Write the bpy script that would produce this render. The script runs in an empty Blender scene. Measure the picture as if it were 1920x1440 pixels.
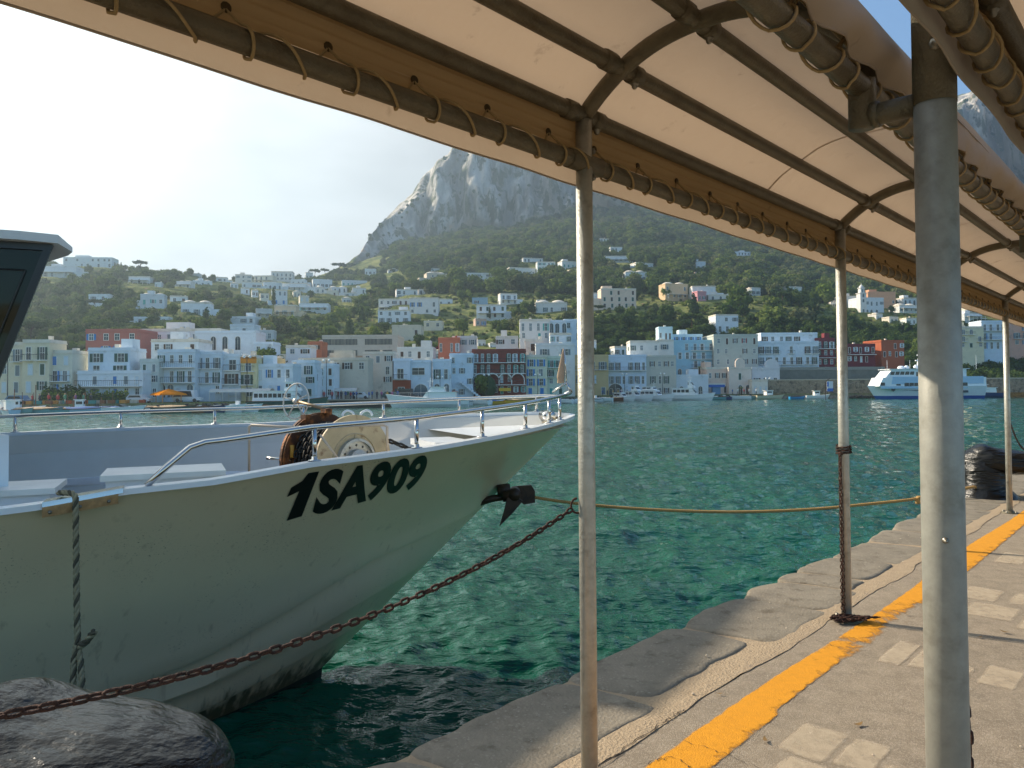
import bpy, bmesh, math, random
import numpy as np
from mathutils import Vector, Matrix
rnd = random.Random(7)
npr = np.random.default_rng(7)
SC = bpy.context.scene
COL = SC.collection
# ------------------------------------------------------------------ camera
F, EYE, PIT, ROL, HY = 1390.0, 3.3, math.radians(1.3), math.radians(0.4), 731.0
SYP = HY - 720 - F * math.tan(PIT)
_f = np.array([0, math.cos(PIT), math.sin(PIT)]); _u = np.array([0, -math.sin(PIT), math.cos(PIT)]); _r = np.array([1.0, 0, 0])
CR = _r * math.cos(ROL) - _u * math.sin(ROL)
CU = _u * math.cos(ROL) + _r * math.sin(ROL)
CF = _f
cam_d = bpy.data.cameras.new('camera'); cam = bpy.data.objects.new('camera', cam_d); COL.objects.link(cam)
cam_d.sensor_width = 36; cam_d.lens = 36 * F / 1920; cam_d.shift_y = SYP / 1920
cam_d.clip_start = 0.05; cam_d.clip_end = 12000
M = Matrix.Identity(4)
for i in range(3):
    M[i][0] = CR[i]; M[i][1] = CU[i]; M[i][2] = -CF[i]
M[2][3] = EYE
cam.matrix_world = M
SC.camera = cam
# ------------------------------------------------------------------ light
SUN_EL = math.radians(31)
SAZ = np.array([-0.896, 0.443]); SAZ /= np.linalg.norm(SAZ)
S = Vector((SAZ[0] * math.cos(SUN_EL), SAZ[1] * math.cos(SUN_EL), math.sin(SUN_EL)))
sd = bpy.data.lights.new('sun', 'SUN'); sun = bpy.data.objects.new('sun', sd); COL.objects.link(sun)
sd.energy = 5.0; sd.angle = math.radians(0.5); sd.color = (1.0, 0.86, 0.68)
sun.rotation_euler = S.to_track_quat('Z', 'Y').to_euler()
SC.view_settings.view_transform = 'Standard'; SC.view_settings.look = 'None'
SC.view_settings.exposure = 1.0; SC.view_settings.gamma = 1.0
SC.view_settings.use_curve_mapping = False
W = bpy.data.worlds.new('World'); SC.world = W; W.use_nodes = True
nt = W.node_tree; nt.nodes.clear()
def N_(t, ty, **k):
    n = t.nodes.new(ty)
    for a, b in k.items(): setattr(n, a, b)
    return n
out = N_(nt, 'ShaderNodeOutputWorld'); bg = N_(nt, 'ShaderNodeBackground')
sky = N_(nt, 'ShaderNodeTexSky', sky_type='NISHITA'); sky.sun_disc = False
sky.sun_elevation = SUN_EL; sky.sun_rotation = math.atan2(S.x, S.y); sky.air_density = 1.0; sky.dust_density = 0.6; sky.ozone_density = 2.0
SKYK = 0.11
tc = N_(nt, 'ShaderNodeTexCoord')
mp = N_(nt, 'ShaderNodeMapping'); mp.inputs['Scale'].default_value = (1.0, 1.0, 2.6)
nz = N_(nt, 'ShaderNodeTexNoise'); nz.inputs['Scale'].default_value = 2.3; nz.inputs['Detail'].default_value = 7; nz.inputs['Roughness'].default_value = 0.55
nt.links.new(tc.outputs['Generated'], mp.inputs[0]); nt.links.new(mp.outputs[0], nz.inputs['Vector'])
dt = N_(nt, 'ShaderNodeVectorMath', operation='DOT_PRODUCT'); dt.inputs[1].default_value = (-0.80, 0.52, 0.30)
nt.links.new(tc.outputs['Generated'], dt.inputs[0])
mr = N_(nt, 'ShaderNodeMapRange'); mr.inputs[1].default_value = 0.0; mr.inputs[2].default_value = 0.62; mr.inputs[3].default_value = -0.50; mr.inputs[4].default_value = 0.42
nt.links.new(dt.outputs['Value'], mr.inputs[0])
ad = N_(nt, 'ShaderNodeMath', operation='ADD'); nt.links.new(nz.outputs[0], ad.inputs[0]); nt.links.new(mr.outputs[0], ad.inputs[1])
cl = N_(nt, 'ShaderNodeMapRange', interpolation_type='SMOOTHSTEP'); cl.inputs[1].default_value = 0.40; cl.inputs[2].default_value = 0.78
nt.links.new(ad.outputs[0], cl.inputs[0])
# cloud brightness grows toward the sun
cb = N_(nt, 'ShaderNodeMapRange'); cb.inputs[1].default_value = 0.1; cb.inputs[2].default_value = 1.0; cb.inputs[3].default_value = 0.36; cb.inputs[4].default_value = 0.50
nt.links.new(dt.outputs['Value'], cb.inputs[0])
nz2 = N_(nt, 'ShaderNodeTexNoise'); nz2.inputs['Scale'].default_value = 2.8; nz2.inputs['Detail'].default_value = 6
nt.links.new(mp.outputs[0], nz2.inputs['Vector'])
cm = N_(nt, 'ShaderNodeMapRange'); cm.inputs[1].default_value = 0.3; cm.inputs[2].default_value = 0.7; cm.inputs[3].default_value = 0.64; cm.inputs[4].default_value = 1.30
nt.links.new(nz2.outputs[0], cm.inputs[0])
cmul = N_(nt, 'ShaderNodeMath', operation='MULTIPLY'); nt.links.new(cb.outputs[0], cmul.inputs[0]); nt.links.new(cm.outputs[0], cmul.inputs[1])
ccol = N_(nt, 'ShaderNodeVectorMath', operation='SCALE'); ccol.inputs[0].default_value = (0.96, 0.98, 1.0)
nt.links.new(cmul.outputs[0], ccol.inputs['Scale'])
sk = N_(nt, 'ShaderNodeVectorMath', operation='MULTIPLY'); sk.inputs[1].default_value = (SKYK * .70, SKYK * .92, SKYK * 1.04)
nt.links.new(sky.outputs[0], sk.inputs[0])
mx = N_(nt, 'ShaderNodeMix', data_type='RGBA')
nt.links.new(cl.outputs[0], mx.inputs[0]); nt.links.new(sk.outputs[0], mx.inputs[6]); nt.links.new(ccol.outputs[0], mx.inputs[7])
nt.links.new(mx.outputs[2], bg.inputs[0]); bg.inputs[1].default_value = 1.0; nt.links.new(bg.outputs[0], out.inputs[0])
# ------------------------------------------------------------------ render
SC.render.engine = 'CYCLES'
cy = SC.cycles
cy.use_denoising = True
cy.max_bounces = 7; cy.diffuse_bounces = 3; cy.glossy_bounces = 4; cy.transmission_bounces = 4; cy.transparent_max_bounces = 8; cy.volume_bounces = 0
cy.caustics_reflective = False; cy.caustics_refractive = False
cy.sample_clamp_indirect = 4.0
# ------------------------------------------------------------------ projection helpers (layout in metres from the photo)
def ray(px, py):
    return (px - 960) / F * CR - (py - 720 - SYP) / F * CU + CF
def atY(px, py, Y):
    d = ray(px, py); return np.array([0, 0, EYE]) + d * (Y / d[1])
def atZ(px, py, Z):
    d = ray(px, py); return np.array([0, 0, EYE]) + d * ((Z - EYE) / d[2])
def proj(p):
    d = np.asarray(p, float) - np.array([0, 0, EYE])
    zc = d @ CF
    return np.stack([960 + F * (d @ CR) / zc, 720 - F * (d @ CU) / zc + SYP], -1)
TH = math.atan2(1.99, 2.13)
D3 = np.array([math.sin(TH), math.cos(TH), 0]); N3 = np.array([math.cos(TH), -math.sin(TH), 0]); UP = np.array([0, 0, 1.0])
GZ = 1.7                                   # quay surface above the water
def Q(t, n, z=GZ):                         # quay coordinates: t along the edge, n inland
    return D3 * t + N3 * n + UP * z
# ------------------------------------------------------------------ materials
MATS = {}
def lin(c):
    if isinstance(c, str):
        c = [int(c[i:i + 2], 16) / 255 for i in (0, 2, 4)]
        return tuple(x / 12.92 if x <= 0.04045 else ((x + 0.055) / 1.055) ** 2.4 for x in c)
    return tuple(c)
def mat(name, col, rough=0.6, metal=0.0, var=0.12, vscale=3.0, col2=None, patch=None, bump=0.0, bscale=30.0, spec=0.5, stretch=None, coat=0.0, space='pos'):
    if name in MATS: return MATS[name]
    m = bpy.data.materials.new(name); m.use_nodes = True; t = m.node_tree; b = t.nodes['Principled BSDF']
    c = lin(col)
    b.inputs['Roughness'].default_value = rough; b.inputs['Metallic'].default_value = metal
    b.inputs['Specular IOR Level'].default_value = spec
    if coat: b.inputs['Coat Weight'].default_value = coat; b.inputs['Coat Roughness'].default_value = 0.12
    if space == 'pos':
        g = N_(t, 'ShaderNodeNewGeometry'); vec = g.outputs['Position']
    else:
        g = N_(t, 'ShaderNodeTexCoord'); vec = g.outputs['Object']
    if stretch:
        mpn = N_(t, 'ShaderNodeMapping'); mpn.inputs['Scale'].default_value = stretch; t.links.new(vec, mpn.inputs[0]); vec = mpn.outputs[0]
    n1 = N_(t, 'ShaderNodeTexNoise'); n1.inputs['Scale'].default_value = vscale; n1.inputs['Detail'].default_value = 6; n1.inputs['Roughness'].default_value = 0.6
    t.links.new(vec, n1.inputs['Vector'])
    r1 = N_(t, 'ShaderNodeMapRange'); r1.inputs[1].default_value = 0.25; r1.inputs[2].default_value = 0.75; r1.inputs[3].default_value = 1 - var; r1.inputs[4].default_value = 1 + var
    t.links.new(n1.outputs[0], r1.inputs[0])
    sc = N_(t, 'ShaderNodeVectorMath', operation='SCALE'); sc.inputs[0].default_value = c
    t.links.new(r1.outputs[0], sc.inputs['Scale']); last = sc.outputs[0]
    if col2 is not None:
        n2 = N_(t, 'ShaderNodeTexNoise'); n2.inputs['Scale'].default_value = patch[0]; n2.inputs['Detail'].default_value = 8; n2.inputs['Roughness'].default_value = 0.62
        t.links.new(vec, n2.inputs['Vector'])
        r2 = N_(t, 'ShaderNodeMapRange', interpolation_type='SMOOTHSTEP'); r2.inputs[1].default_value = patch[1]; r2.inputs[2].default_value = patch[2]; r2.inputs[4].default_value = patch[3] if len(patch) > 3 else 1.0
        t.links.new(n2.outputs[0], r2.inputs[0])
        mxn = N_(t, 'ShaderNodeMix', data_type='RGBA'); t.links.new(r2.outputs[0], mxn.inputs[0]); t.links.new(last, mxn.inputs[6])
        mxn.inputs[7].default_value = (*lin(col2), 1); last = mxn.outputs[2]
    t.links.new(last, b.inputs['Base Color'])
    if bump:
        n3 = N_(t, 'ShaderNodeTexNoise'); n3.inputs['Scale'].default_value = bscale; n3.inputs['Detail'].default_value = 5
        t.links.new(vec, n3.inputs['Vector'])
        bp = N_(t, 'ShaderNodeBump'); bp.inputs['Strength'].default_value = bump; bp.inputs['Distance'].default_value = 1.0 / bscale
        t.links.new(n3.outputs[0], bp.inputs['Height']); t.links.new(bp.outputs[0], b.inputs['Normal'])
    MATS[name] = m; return m
def cloth(name, col, trans=0.6, col2=None):
    if name in MATS: return MATS[name]
    m = bpy.data.materials.new(name); m.use_nodes = True; t = m.node_tree; t.nodes.clear()
    o = N_(t, 'ShaderNodeOutputMaterial'); d = N_(t, 'ShaderNodeBsdfDiffuse'); tr = N_(t, 'ShaderNodeBsdfTranslucent'); mxs = N_(t, 'ShaderNodeMixShader')
    g = N_(t, 'ShaderNodeNewGeometry'); n1 = N_(t, 'ShaderNodeTexNoise'); n1.inputs['Scale'].default_value = 1.3; n1.inputs['Detail'].default_value = 6
    t.links.new(g.outputs['Position'], n1.inputs['Vector'])
    r1 = N_(t, 'ShaderNodeMapRange'); r1.inputs[3].default_value = 0.86; r1.inputs[4].default_value = 1.1
    t.links.new(n1.outputs[0], r1.inputs[0])
    sc = N_(t, 'ShaderNodeVectorMath', operation='SCALE'); sc.inputs[0].default_value = lin(col); t.links.new(r1.outputs[0], sc.inputs['Scale'])
    sc2 = N_(t, 'ShaderNodeVectorMath', operation='SCALE'); sc2.inputs[0].default_value = lin(col2 or col); t.links.new(r1.outputs[0], sc2.inputs['Scale'])
    ns = N_(t, 'ShaderNodeTexNoise'); ns.inputs['Scale'].default_value = 7; ns.inputs['Detail'].default_value = 9; ns.inputs['Roughness'].default_value = .7; t.links.new(g.outputs['Position'], ns.inputs['Vector'])
    rs = N_(t, 'ShaderNodeMapRange'); rs.inputs[1].default_value = .62; rs.inputs[2].default_value = .72; rs.inputs[3].default_value = 1.0; rs.inputs[4].default_value = .72; t.links.new(ns.outputs[0], rs.inputs[0])
    s3 = N_(t, 'ShaderNodeVectorMath', operation='SCALE'); t.links.new(sc.outputs[0], s3.inputs[0]); t.links.new(rs.outputs[0], s3.inputs['Scale']); s4 = N_(t, 'ShaderNodeVectorMath', operation='SCALE'); t.links.new(sc2.outputs[0], s4.inputs[0]); t.links.new(rs.outputs[0], s4.inputs['Scale']); sc, sc2 = s3, s4
    t.links.new(sc.outputs[0], d.inputs[0]); t.links.new(sc2.outputs[0], tr.inputs[0]); mxs.inputs[0].default_value = trans
    n3 = N_(t, 'ShaderNodeTexNoise'); n3.inputs['Scale'].default_value = 5; n3.inputs['Detail'].default_value = 4; t.links.new(g.outputs['Position'], n3.inputs['Vector'])
    bp = N_(t, 'ShaderNodeBump'); bp.inputs['Strength'].default_value = 0.45; bp.inputs['Distance'].default_value = 0.04; t.links.new(n3.outputs[0], bp.inputs['Height'])
    t.links.new(bp.outputs[0], d.inputs['Normal'])
    t.links.new(d.outputs[0], mxs.inputs[1]); t.links.new(tr.outputs[0], mxs.inputs[2]); t.links.new(mxs.outputs[0], o.inputs[0])
    MATS[name] = m; return m
def leafmat(name, c1, c2, sc=0.5):
    if name in MATS: return MATS[name]
    m = bpy.data.materials.new(name); m.use_nodes = True; t = m.node_tree; t.nodes.clear()
    o = N_(t, 'ShaderNodeOutputMaterial'); d = N_(t, 'ShaderNodeBsdfDiffuse'); tr = N_(t, 'ShaderNodeBsdfTranslucent'); mxs = N_(t, 'ShaderNodeMixShader'); mxs.inputs[0].default_value = 0.3
    g = N_(t, 'ShaderNodeNewGeometry'); oi = N_(t, 'ShaderNodeObjectInfo')
    n1 = N_(t, 'ShaderNodeTexNoise'); n1.inputs['Scale'].default_value = sc; n1.inputs['Detail'].default_value = 4; t.links.new(g.outputs['Position'], n1.inputs['Vector'])
    a = N_(t, 'ShaderNodeMath', operation='MULTIPLY_ADD'); a.inputs[1].default_value = 0.9; t.links.new(oi.outputs['Random'], a.inputs[0]); t.links.new(n1.outputs[0], a.inputs[2])
    r = N_(t, 'ShaderNodeMapRange'); r.inputs[1].default_value = 0.35; r.inputs[2].default_value = 1.45; t.links.new(a.outputs[0], r.inputs[0])
    mxn = N_(t, 'ShaderNodeMix', data_type='RGBA'); t.links.new(r.outputs[0], mxn.inputs[0]); mxn.inputs[6].default_value = (*lin(c1), 1); mxn.inputs[7].default_value = (*lin(c2), 1)
    t.links.new(mxn.outputs[2], d.inputs[0]); t.links.new(mxn.outputs[2], tr.inputs[0])
    t.links.new(d.outputs[0], mxs.inputs[1]); t.links.new(tr.outputs[0], mxs.inputs[2]); t.links.new(mxs.outputs[0], o.inputs[0])
    MATS[name] = m; return m
# ------------------------------------------------------------------ mesh builder
BOXF = [(0, 3, 2, 1), (4, 5, 6, 7), (0, 1, 5, 4), (1, 2, 6, 5), (2, 3, 7, 6), (3, 0, 4, 7)]
class MB:
    def __init__(s): s.v = []; s.f = []; s.m = []
    def add(s, vs, fs, mi=0):
        o = len(s.v); s.v.extend(tuple(map(float, p)) for p in vs)
        s.f.extend(tuple(i + o for i in f) for f in fs); s.m.extend([mi] * len(fs)); return s
    def box(s, x0, y0, z0, x1, y1, z1, mi=0):
        return s.add([(x0, y0, z0), (x1, y0, z0), (x1, y1, z0), (x0, y1, z0), (x0, y0, z1), (x1, y0, z1), (x1, y1, z1), (x0, y1, z1)], BOXF, mi)
    def obox(s, c, ax, ay, az, mi=0):       # centre and three half-axis vectors
        c, ax, ay, az = (np.asarray(q, float) for q in (c, ax, ay, az))
        return s.add([c - ax - ay - az, c + ax - ay - az, c + ax + ay - az, c - ax + ay - az, c - ax - ay + az, c + ax - ay + az, c + ax + ay + az, c - ax + ay + az], BOXF, mi)
    def prism(s, poly, z0, z1, mi=0):
        n = len(poly); zz0 = z0 if hasattr(z0, '__len__') else [z0] * n; zz1 = z1 if hasattr(z1, '__len__') else [z1] * n
        vs = [(p[0], p[1], zz0[i]) for i, p in enumerate(poly)] + [(p[0], p[1], zz1[i]) for i, p in enumerate(poly)]
        fs = [tuple(reversed(range(n))), tuple(range(n, 2 * n))] + [(i, (i + 1) % n, n + (i + 1) % n, n + i) for i in range(n)]
        return s.add(vs, fs, mi)
    def extr(s, poly, off, mi=0):           # polygon of 3D points pushed along a vector
        n = len(poly); off = np.asarray(off, float); vs = [np.asarray(p, float) for p in poly] + [np.asarray(p, float) + off for p in poly]
        fs = [tuple(reversed(range(n))), tuple(range(n, 2 * n))] + [(i, (i + 1) % n, n + (i + 1) % n, n + i) for i in range(n)]
        return s.add(vs, fs, mi)
    def tube(s, pts, r, seg=8, mi=0, caps=True, closed=False, radii=None):
        P = np.array(pts, float); n = len(P)
        T = np.gradient(P, axis=0) if not closed else np.roll(P, -1, 0) - np.roll(P, 1, 0)
        T /= np.linalg.norm(T, axis=1)[:, None] + 1e-12
        a = np.array([0, 0, 1.0]) if abs(T[0][2]) < 0.9 else np.array([1.0, 0, 0])
        nn = np.cross(T[0], a); nn /= np.linalg.norm(nn); vs = []
        for i in range(n):
            nn = nn - T[i] * (nn @ T[i]); nn /= np.linalg.norm(nn) + 1e-12; bb = np.cross(T[i], nn)
            rr = radii[i] if radii is not None else r
            for k in range(seg):
                th = 2 * math.pi * k / seg; vs.append(P[i] + rr * (math.cos(th) * nn + math.sin(th) * bb))
        fs = []
        for i in range(n if closed else n - 1):
            j = (i + 1) % n
            for k in range(seg):
                fs.append((i * seg + k, i * seg + (k + 1) % seg, j * seg + (k + 1) % seg, j * seg + k))
        if caps and not closed:
            fs.append(tuple(reversed(range(seg)))); fs.append(tuple(range((n - 1) * seg, n * seg)))
        return s.add(vs, fs, mi)
    def lathe(s, prof, c=(0, 0, 0), seg=12, mi=0, axis=None):
        A = np.array(axis if axis is not None else (0, 0, 1.0), float); A /= np.linalg.norm(A)
        a = np.array([1.0, 0, 0]) if abs(A[0]) < 0.9 else np.array([0, 1.0, 0]); u = np.cross(A, a); u /= np.linalg.norm(u); w = np.cross(A, u)
        vs = []; c = np.asarray(c, float)
        for r, z in prof:
            for k in range(seg):
                th = 2 * math.pi * k / seg; vs.append(c + A * z + r * (math.cos(th) * u + math.sin(th) * w))
        fs = [(i * seg + k, i * seg + (k + 1) % seg, (i + 1) * seg + (k + 1) % seg, (i + 1) * seg + k) for i in range(len(prof) - 1) for k in range(seg)]
        fs.append(tuple(reversed(range(seg)))); fs.append(tuple(range((len(prof) - 1) * seg, len(prof) * seg)))
        return s.add(vs, fs, mi)
    def grid(s, G, mi=0, flip=False):       # G: rows x cols x 3
        G = np.asarray(G); a, b = G.shape[:2]
        fs = [((i * b + j), (i * b + j + 1), ((i + 1) * b + j + 1), ((i + 1) * b + j)) for i in range(a - 1) for j in range(b - 1)]
        if flip: fs = [tuple(reversed(f)) for f in fs]
        return s.add(G.reshape(-1, 3), fs, mi)
    def mesh(s, name, mats, smooth=False):
        me = bpy.data.meshes.new(name); me.from_pydata(s.v, [], s.f)
        for m in (mats if isinstance(mats, (list, tuple)) else [mats]): me.materials.append(m)
        if len(set(s.m)) > 1 or (s.m and s.m[0]): me.polygons.foreach_set('material_index', s.m)
        if smooth: me.polygons.foreach_set('use_smooth', [True] * len(s.f))
        me.update(); return me
    def build(s, name, mats, parent=None, smooth=False):
        return put(name, s.mesh(name, mats, smooth), parent)
def put(name, me, parent=None, loc=None, rz=0.0, scale=None):
    o = bpy.data.objects.new(name, me); COL.objects.link(o)
    if parent is not None: o.parent = parent
    if loc is not None: o.location = tuple(float(x) for x in loc)
    if rz: o.rotation_euler = (0, 0, rz)
    if scale is not None: o.scale = scale if hasattr(scale, '__len__') else (scale,) * 3
    return o
def tag(o, label=None, cat=None, group=None, kind=None):
    if label: o['label'] = label
    if cat: o['category'] = cat
    if group: o['group'] = group
    if kind: o['kind'] = kind
    return o
def thing(name, loc, label, cat, rz=0.0, group=None):
    o = put(name, None, None, loc, rz); o.empty_display_size = 0.1; return tag(o, label, cat, group)
def autosmooth(me, ang=40):
    me.polygons.foreach_set('use_smooth', [True] * len(me.polygons))
    try: me.set_sharp_from_angle(angle=math.radians(ang))
    except Exception: pass
def smoothstep(x): x = np.clip(x, 0, 1); return x * x * (3 - 2 * x)
def vnoise(x, y, seed=0):                   # smooth value noise, vectorised
    xi = np.floor(x).astype(np.int64); yi = np.floor(y).astype(np.int64); xf = x - xi; yf = y - yi
    u = xf * xf * (3 - 2 * xf); v = yf * yf * (3 - 2 * yf)
    def h(a, b):
        n = (a * 374761393 + b * 668265263 + seed * 1442695041) & 0x7fffffff
        n = ((n ^ (n >> 13)) * 1274126177) & 0x7fffffff
        return ((n ^ (n >> 16)) & 0xffff) / 65535.0
    return (h(xi, yi) * (1 - u) + h(xi + 1, yi) * u) * (1 - v) + (h(xi, yi + 1) * (1 - u) + h(xi + 1, yi + 1) * u) * v
def fbm(x, y, o=4, seed=0):
    s = 0; a = 1; t = 0
    for k in range(o): s = s + a * vnoise(x * 2 ** k, y * 2 ** k, seed + k); t += a; a *= 0.5
    return s / t - 0.5
# ================================================================== LAND
TC = {  # image column: (distances of the 13 control rows, their heights in the picture from row 3 on)
-700: ([118,118.3,142,152,165,200,260,330,400,450,455,520,700],[700,688,650,600,545,505,488,488,520,560]),
0:   ([118,118.3,142,152,165,200,260,330,400,450,455,520,700],[702,690,650,600,545,508,492,492,520,560]),
100: ([119,119.3,143,153,167,205,265,335,405,455,460,525,700],[705,690,650,600,545,512,497,497,520,560]),
200: ([122,122.3,146,158,172,210,270,340,410,460,465,530,700],[705,690,645,600,550,525,508,508,530,560]),
350: ([126,126.3,148,164,180,215,280,360,430,480,485,560,750],[702,675,640,595,558,537,524,524,540,580]),
500: ([131,131.3,165,192,212,260,330,420,520,600,605,700,900],[705,668,635,598,562,538,522,522,540,580]),
600: ([146,146.3,185,216,240,290,370,470,570,680,690,780,950],[702,660,628,592,560,540,520,519,530,545]),
660: ([152,152.3,190,222,250,305,390,500,620,780,800,880,1000],[698,652,622,590,560,535,508,502,500,515]),
700: ([155,155.3,192,228,258,315,405,520,680,860,890,980,1150],[695,648,618,584,552,515,484,430,440,450]),
760: ([158,158.3,196,236,270,330,420,540,710,930,970,1050,1200],[693,645,610,572,537,500,468,382,376,390]),
840: ([165,165.3,200,244,280,345,435,560,740,1000,1050,1150,1300],[692,645,607,562,524,487,446,306,302,310]),
875: ([168,168.3,204,248,285,350,440,570,750,1000,1060,1200,1350],[692,645,602,556,518,478,428,276,250,240]),
960: ([170,170.3,208,248,285,350,440,570,750,1000,1060,1200,1350],[692,645,600,553,512,470,440,240,200,190]),
1040:([172,172.3,212,250,288,350,430,550,740,980,1040,1200,1350],[692,645,600,555,502,462,415,270,230,210]),
1110:([198,198.3,226,252,290,345,430,550,740,980,1020,1200,1350],[692,650,600,550,497,457,402,345,270,240]),
1200:([212,212.3,231,258,290,330,420,550,740,980,1000,1200,1400],[698,655,602,547,497,452,402,394,340,300]),
1300:([214,214.3,234,266,292,325,400,540,740,980,1000,1200,1400],[700,648,607,556,502,462,422,414,350,300]),
1420:([220,220.3,238,268,294,325,390,540,740,980,1000,1200,1400],[696,652,612,562,517,477,442,434,360,300]),
1540:([223,223.3,238,268,296,335,400,540,740,980,1000,1200,1400],[697,657,617,572,532,502,472,462,380,300]),
1640:([223,223.3,238,268,298,340,400,540,740,980,1000,1200,1400],[697,662,622,582,547,512,482,472,380,280]),
1760:([223,223.3,240,262,290,330,400,520,700,850,900,1100,1400],[700,660,620,578,542,502,422,240,200,200]),
1830:([223,223.3,240,262,290,330,400,520,700,850,900,1100,1400],[700,662,612,577,537,492,402,200,180,180]),
1900:([223,223.3,240,262,290,330,400,520,700,850,900,1100,1400],[700,662,612,577,532,482,392,172,150,150]),
2700:([223,223.3,240,262,290,330,400,520,700,850,900,1100,1400],[700,662,612,577,532,482,392,172,150,150])}
TX = sorted(TC)
TY = np.array([TC[x][0] for x in TX], float)
TZ = []
for x in TX:
    Ys, ps = TC[x]
    TZ.append([-1.5, 1.5, 1.6] + [atY(x, p, Y)[2] for p, Y in zip(ps, Ys[3:])])
TZ = np.array(TZ); TX = np.array(TX, float)
CPX = np.arange(-700, 2701, 5.0)
CY = np.array([np.interp(CPX, TX, TY[:, k]) for k in range(13)]).T
CZ = np.array([np.interp(CPX, TX, TZ[:, k]) for k in range(13)]).T
def _sm(a, k):
    ker = np.ones(k) / k; p = np.pad(a, ((k // 2, k // 2), (0, 0)), mode='edge')
    return np.array([np.convolve(p[:, j], ker, 'valid') for j in range(a.shape[1])]).T
CY = _sm(CY, 7); CZ = _sm(CZ, 7)
def relief(X, Y, z):
    """bumps and terraces added to the smooth profile"""
    w = smoothstep((Y - np.interp(X / Y * F + 960, CPX, CY[:, 2]) - 6) / 60)
    a = 0.012 * Y
    z = z + w * a * 2.2 * fbm(X / 60, Y / 60, 4, 3)
    step = 3.2; q = z / step; fr = q - np.floor(q)
    zt = (np.floor(q) + smoothstep((fr - 0.72) / 0.28)) * step
    tw = w * smoothstep((620 - Y) / 150) * smoothstep((fbm(X / 90, Y / 90, 3, 11) + 0.12) / 0.1)
    return z * (1 - tw) + zt * tw
SEG = [1, 3, 10, 14, 22, 30, 34, 30, 26, 34, 8, 6]
rowsY, rowsZ, rowsC = [], [], []
for k in range(12):
    n = SEG[k]
    for i in range(n + (1 if k == 11 else 0)):
        v = i / n; rowsY.append(CY[:, k] * (1 - v) + CY[:, k + 1] * v); rowsZ.append(CZ[:, k] * (1 - v) + CZ[:, k + 1] * v)
        rowsC.append(k + v)
GYr = np.array(rowsY); GZr = np.array(rowsZ); KR = np.array(rowsC)[:, None] * np.ones_like(GYr)
GXr = (CPX[None] - 960) / F * GYr
# the cliff: vertical buttresses pushed in and out
jag = np.interp(CPX, [-700, 660, 720, 800, 2700], [0, 0.3, 0.8, 1, 1])[None]
clw = smoothstep((KR - 8.6) / 0.7) * smoothstep((11.2 - KR) / 0.9) * jag
rid = fbm(GXr / 34, GZr / 150, 5, 21); rid2 = np.abs(fbm(GXr / 70, GZr / 260, 4, 33)) * 2
dY = clw * (rid * 90 + rid2 * -70 + fbm(GXr / 9, GZr / 26, 3, 5) * 26)
edge = smoothstep((KR - 9.2) / 0.8) * smoothstep((12 - KR) / 1.5)
dZ = edge * jag * (fbm(GXr / 40, GYr * 0 + 3.3, 5, 8) * 34 + fbm(GXr / 9, GYr * 0 + 1.3, 3, 9) * 9)
GZ2 = relief(GXr, GYr, GZr); flat = (KR <= 2.0); GZ2 = np.where(flat, GZr, GZ2) + dZ
GY2 = GYr + dY
terr = MB(); terr.grid(np.stack([GXr * GY2 / GYr, GY2, GZ2], -1), flip=False)
tm = bpy.data.materials.new('hillside'); tm.use_nodes = True; t = tm.node_tree; b = t.nodes['Principled BSDF']
b.inputs['Roughness'].default_value = 0.95; b.inputs['Specular IOR Level'].default_value = 0.1
g = N_(t, 'ShaderNodeNewGeometry'); at = N_(t, 'ShaderNodeAttribute', attribute_name='cliff')
def noise_(scale, det=6, st=None, rough=0.6):
    n = N_(t, 'ShaderNodeTexNoise'); n.inputs['Scale'].default_value = scale; n.inputs['Detail'].default_value = det; n.inputs['Roughness'].default_value = rough
    if st:
        mpn = N_(t, 'ShaderNodeMapping'); mpn.inputs['Scale'].default_value = st; t.links.new(g.outputs['Position'], mpn.inputs[0]); t.links.new(mpn.outputs[0], n.inputs['Vector'])
    else: t.links.new(g.outputs['Position'], n.inputs['Vector'])
    return n.outputs[0]
def mrange(x, a, b_, c=0.0, d=1.0, sm=True):
    r = N_(t, 'ShaderNodeMapRange'); r.interpolation_type = 'SMOOTHSTEP' if sm else 'LINEAR'
    for i, q in enumerate((a, b_, c, d)): r.inputs[i + 1].default_value = q
    t.links.new(x, r.inputs[0]); return r.outputs[0]
def mix_(f, a, b_):
    m = N_(t, 'ShaderNodeMix', data_type='RGBA'); t.links.new(f, m.inputs[0])
    for s_, i in ((a, 6), (b_, 7)):
        if isinstance(s_, tuple): m.inputs[i].default_value = (*s_, 1)
        else: t.links.new(s_, m.inputs[i])
    return m.outputs[2]
grass = mix_(mrange(noise_(0.09), .4, .6), (0.07, 0.105, 0.03), (0.19, 0.20, 0.06))
grass = mix_(mrange(noise_(0.35), .55, .72), grass, (0.20, 0.15, 0.08))
sep = N_(t, 'ShaderNodeSeparateXYZ'); t.links.new(g.outputs['Normal'], sep.inputs[0])
steep = mrange(sep.outputs['Z'], 0.80, 0.55)
land = mix_(steep, grass, mix_(mrange(noise_(1.2), .4, .6), (0.17, 0.15, 0.11), (0.28, 0.25, 0.19)))
rock = mix_(mrange(noise_(0.030, 8, (1, 1, 0.30)), .42, .60), (0.22, 0.215, 0.20), (0.54, 0.51, 0.46))
rock = mix_(mrange(noise_(0.022, 5, (1, 1, 0.35)), .60, .70, 0, .75), rock, (0.42, 0.27, 0.15))
rock = mix_(mrange(noise_(0.05, 9, (1, 1, 0.45), .7), .50, .57, 0, .9), rock, (0.055, 0.075, 0.035))
full = mix_(mrange(at.outputs['Fac'], .3, .7), land, rock)
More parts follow.
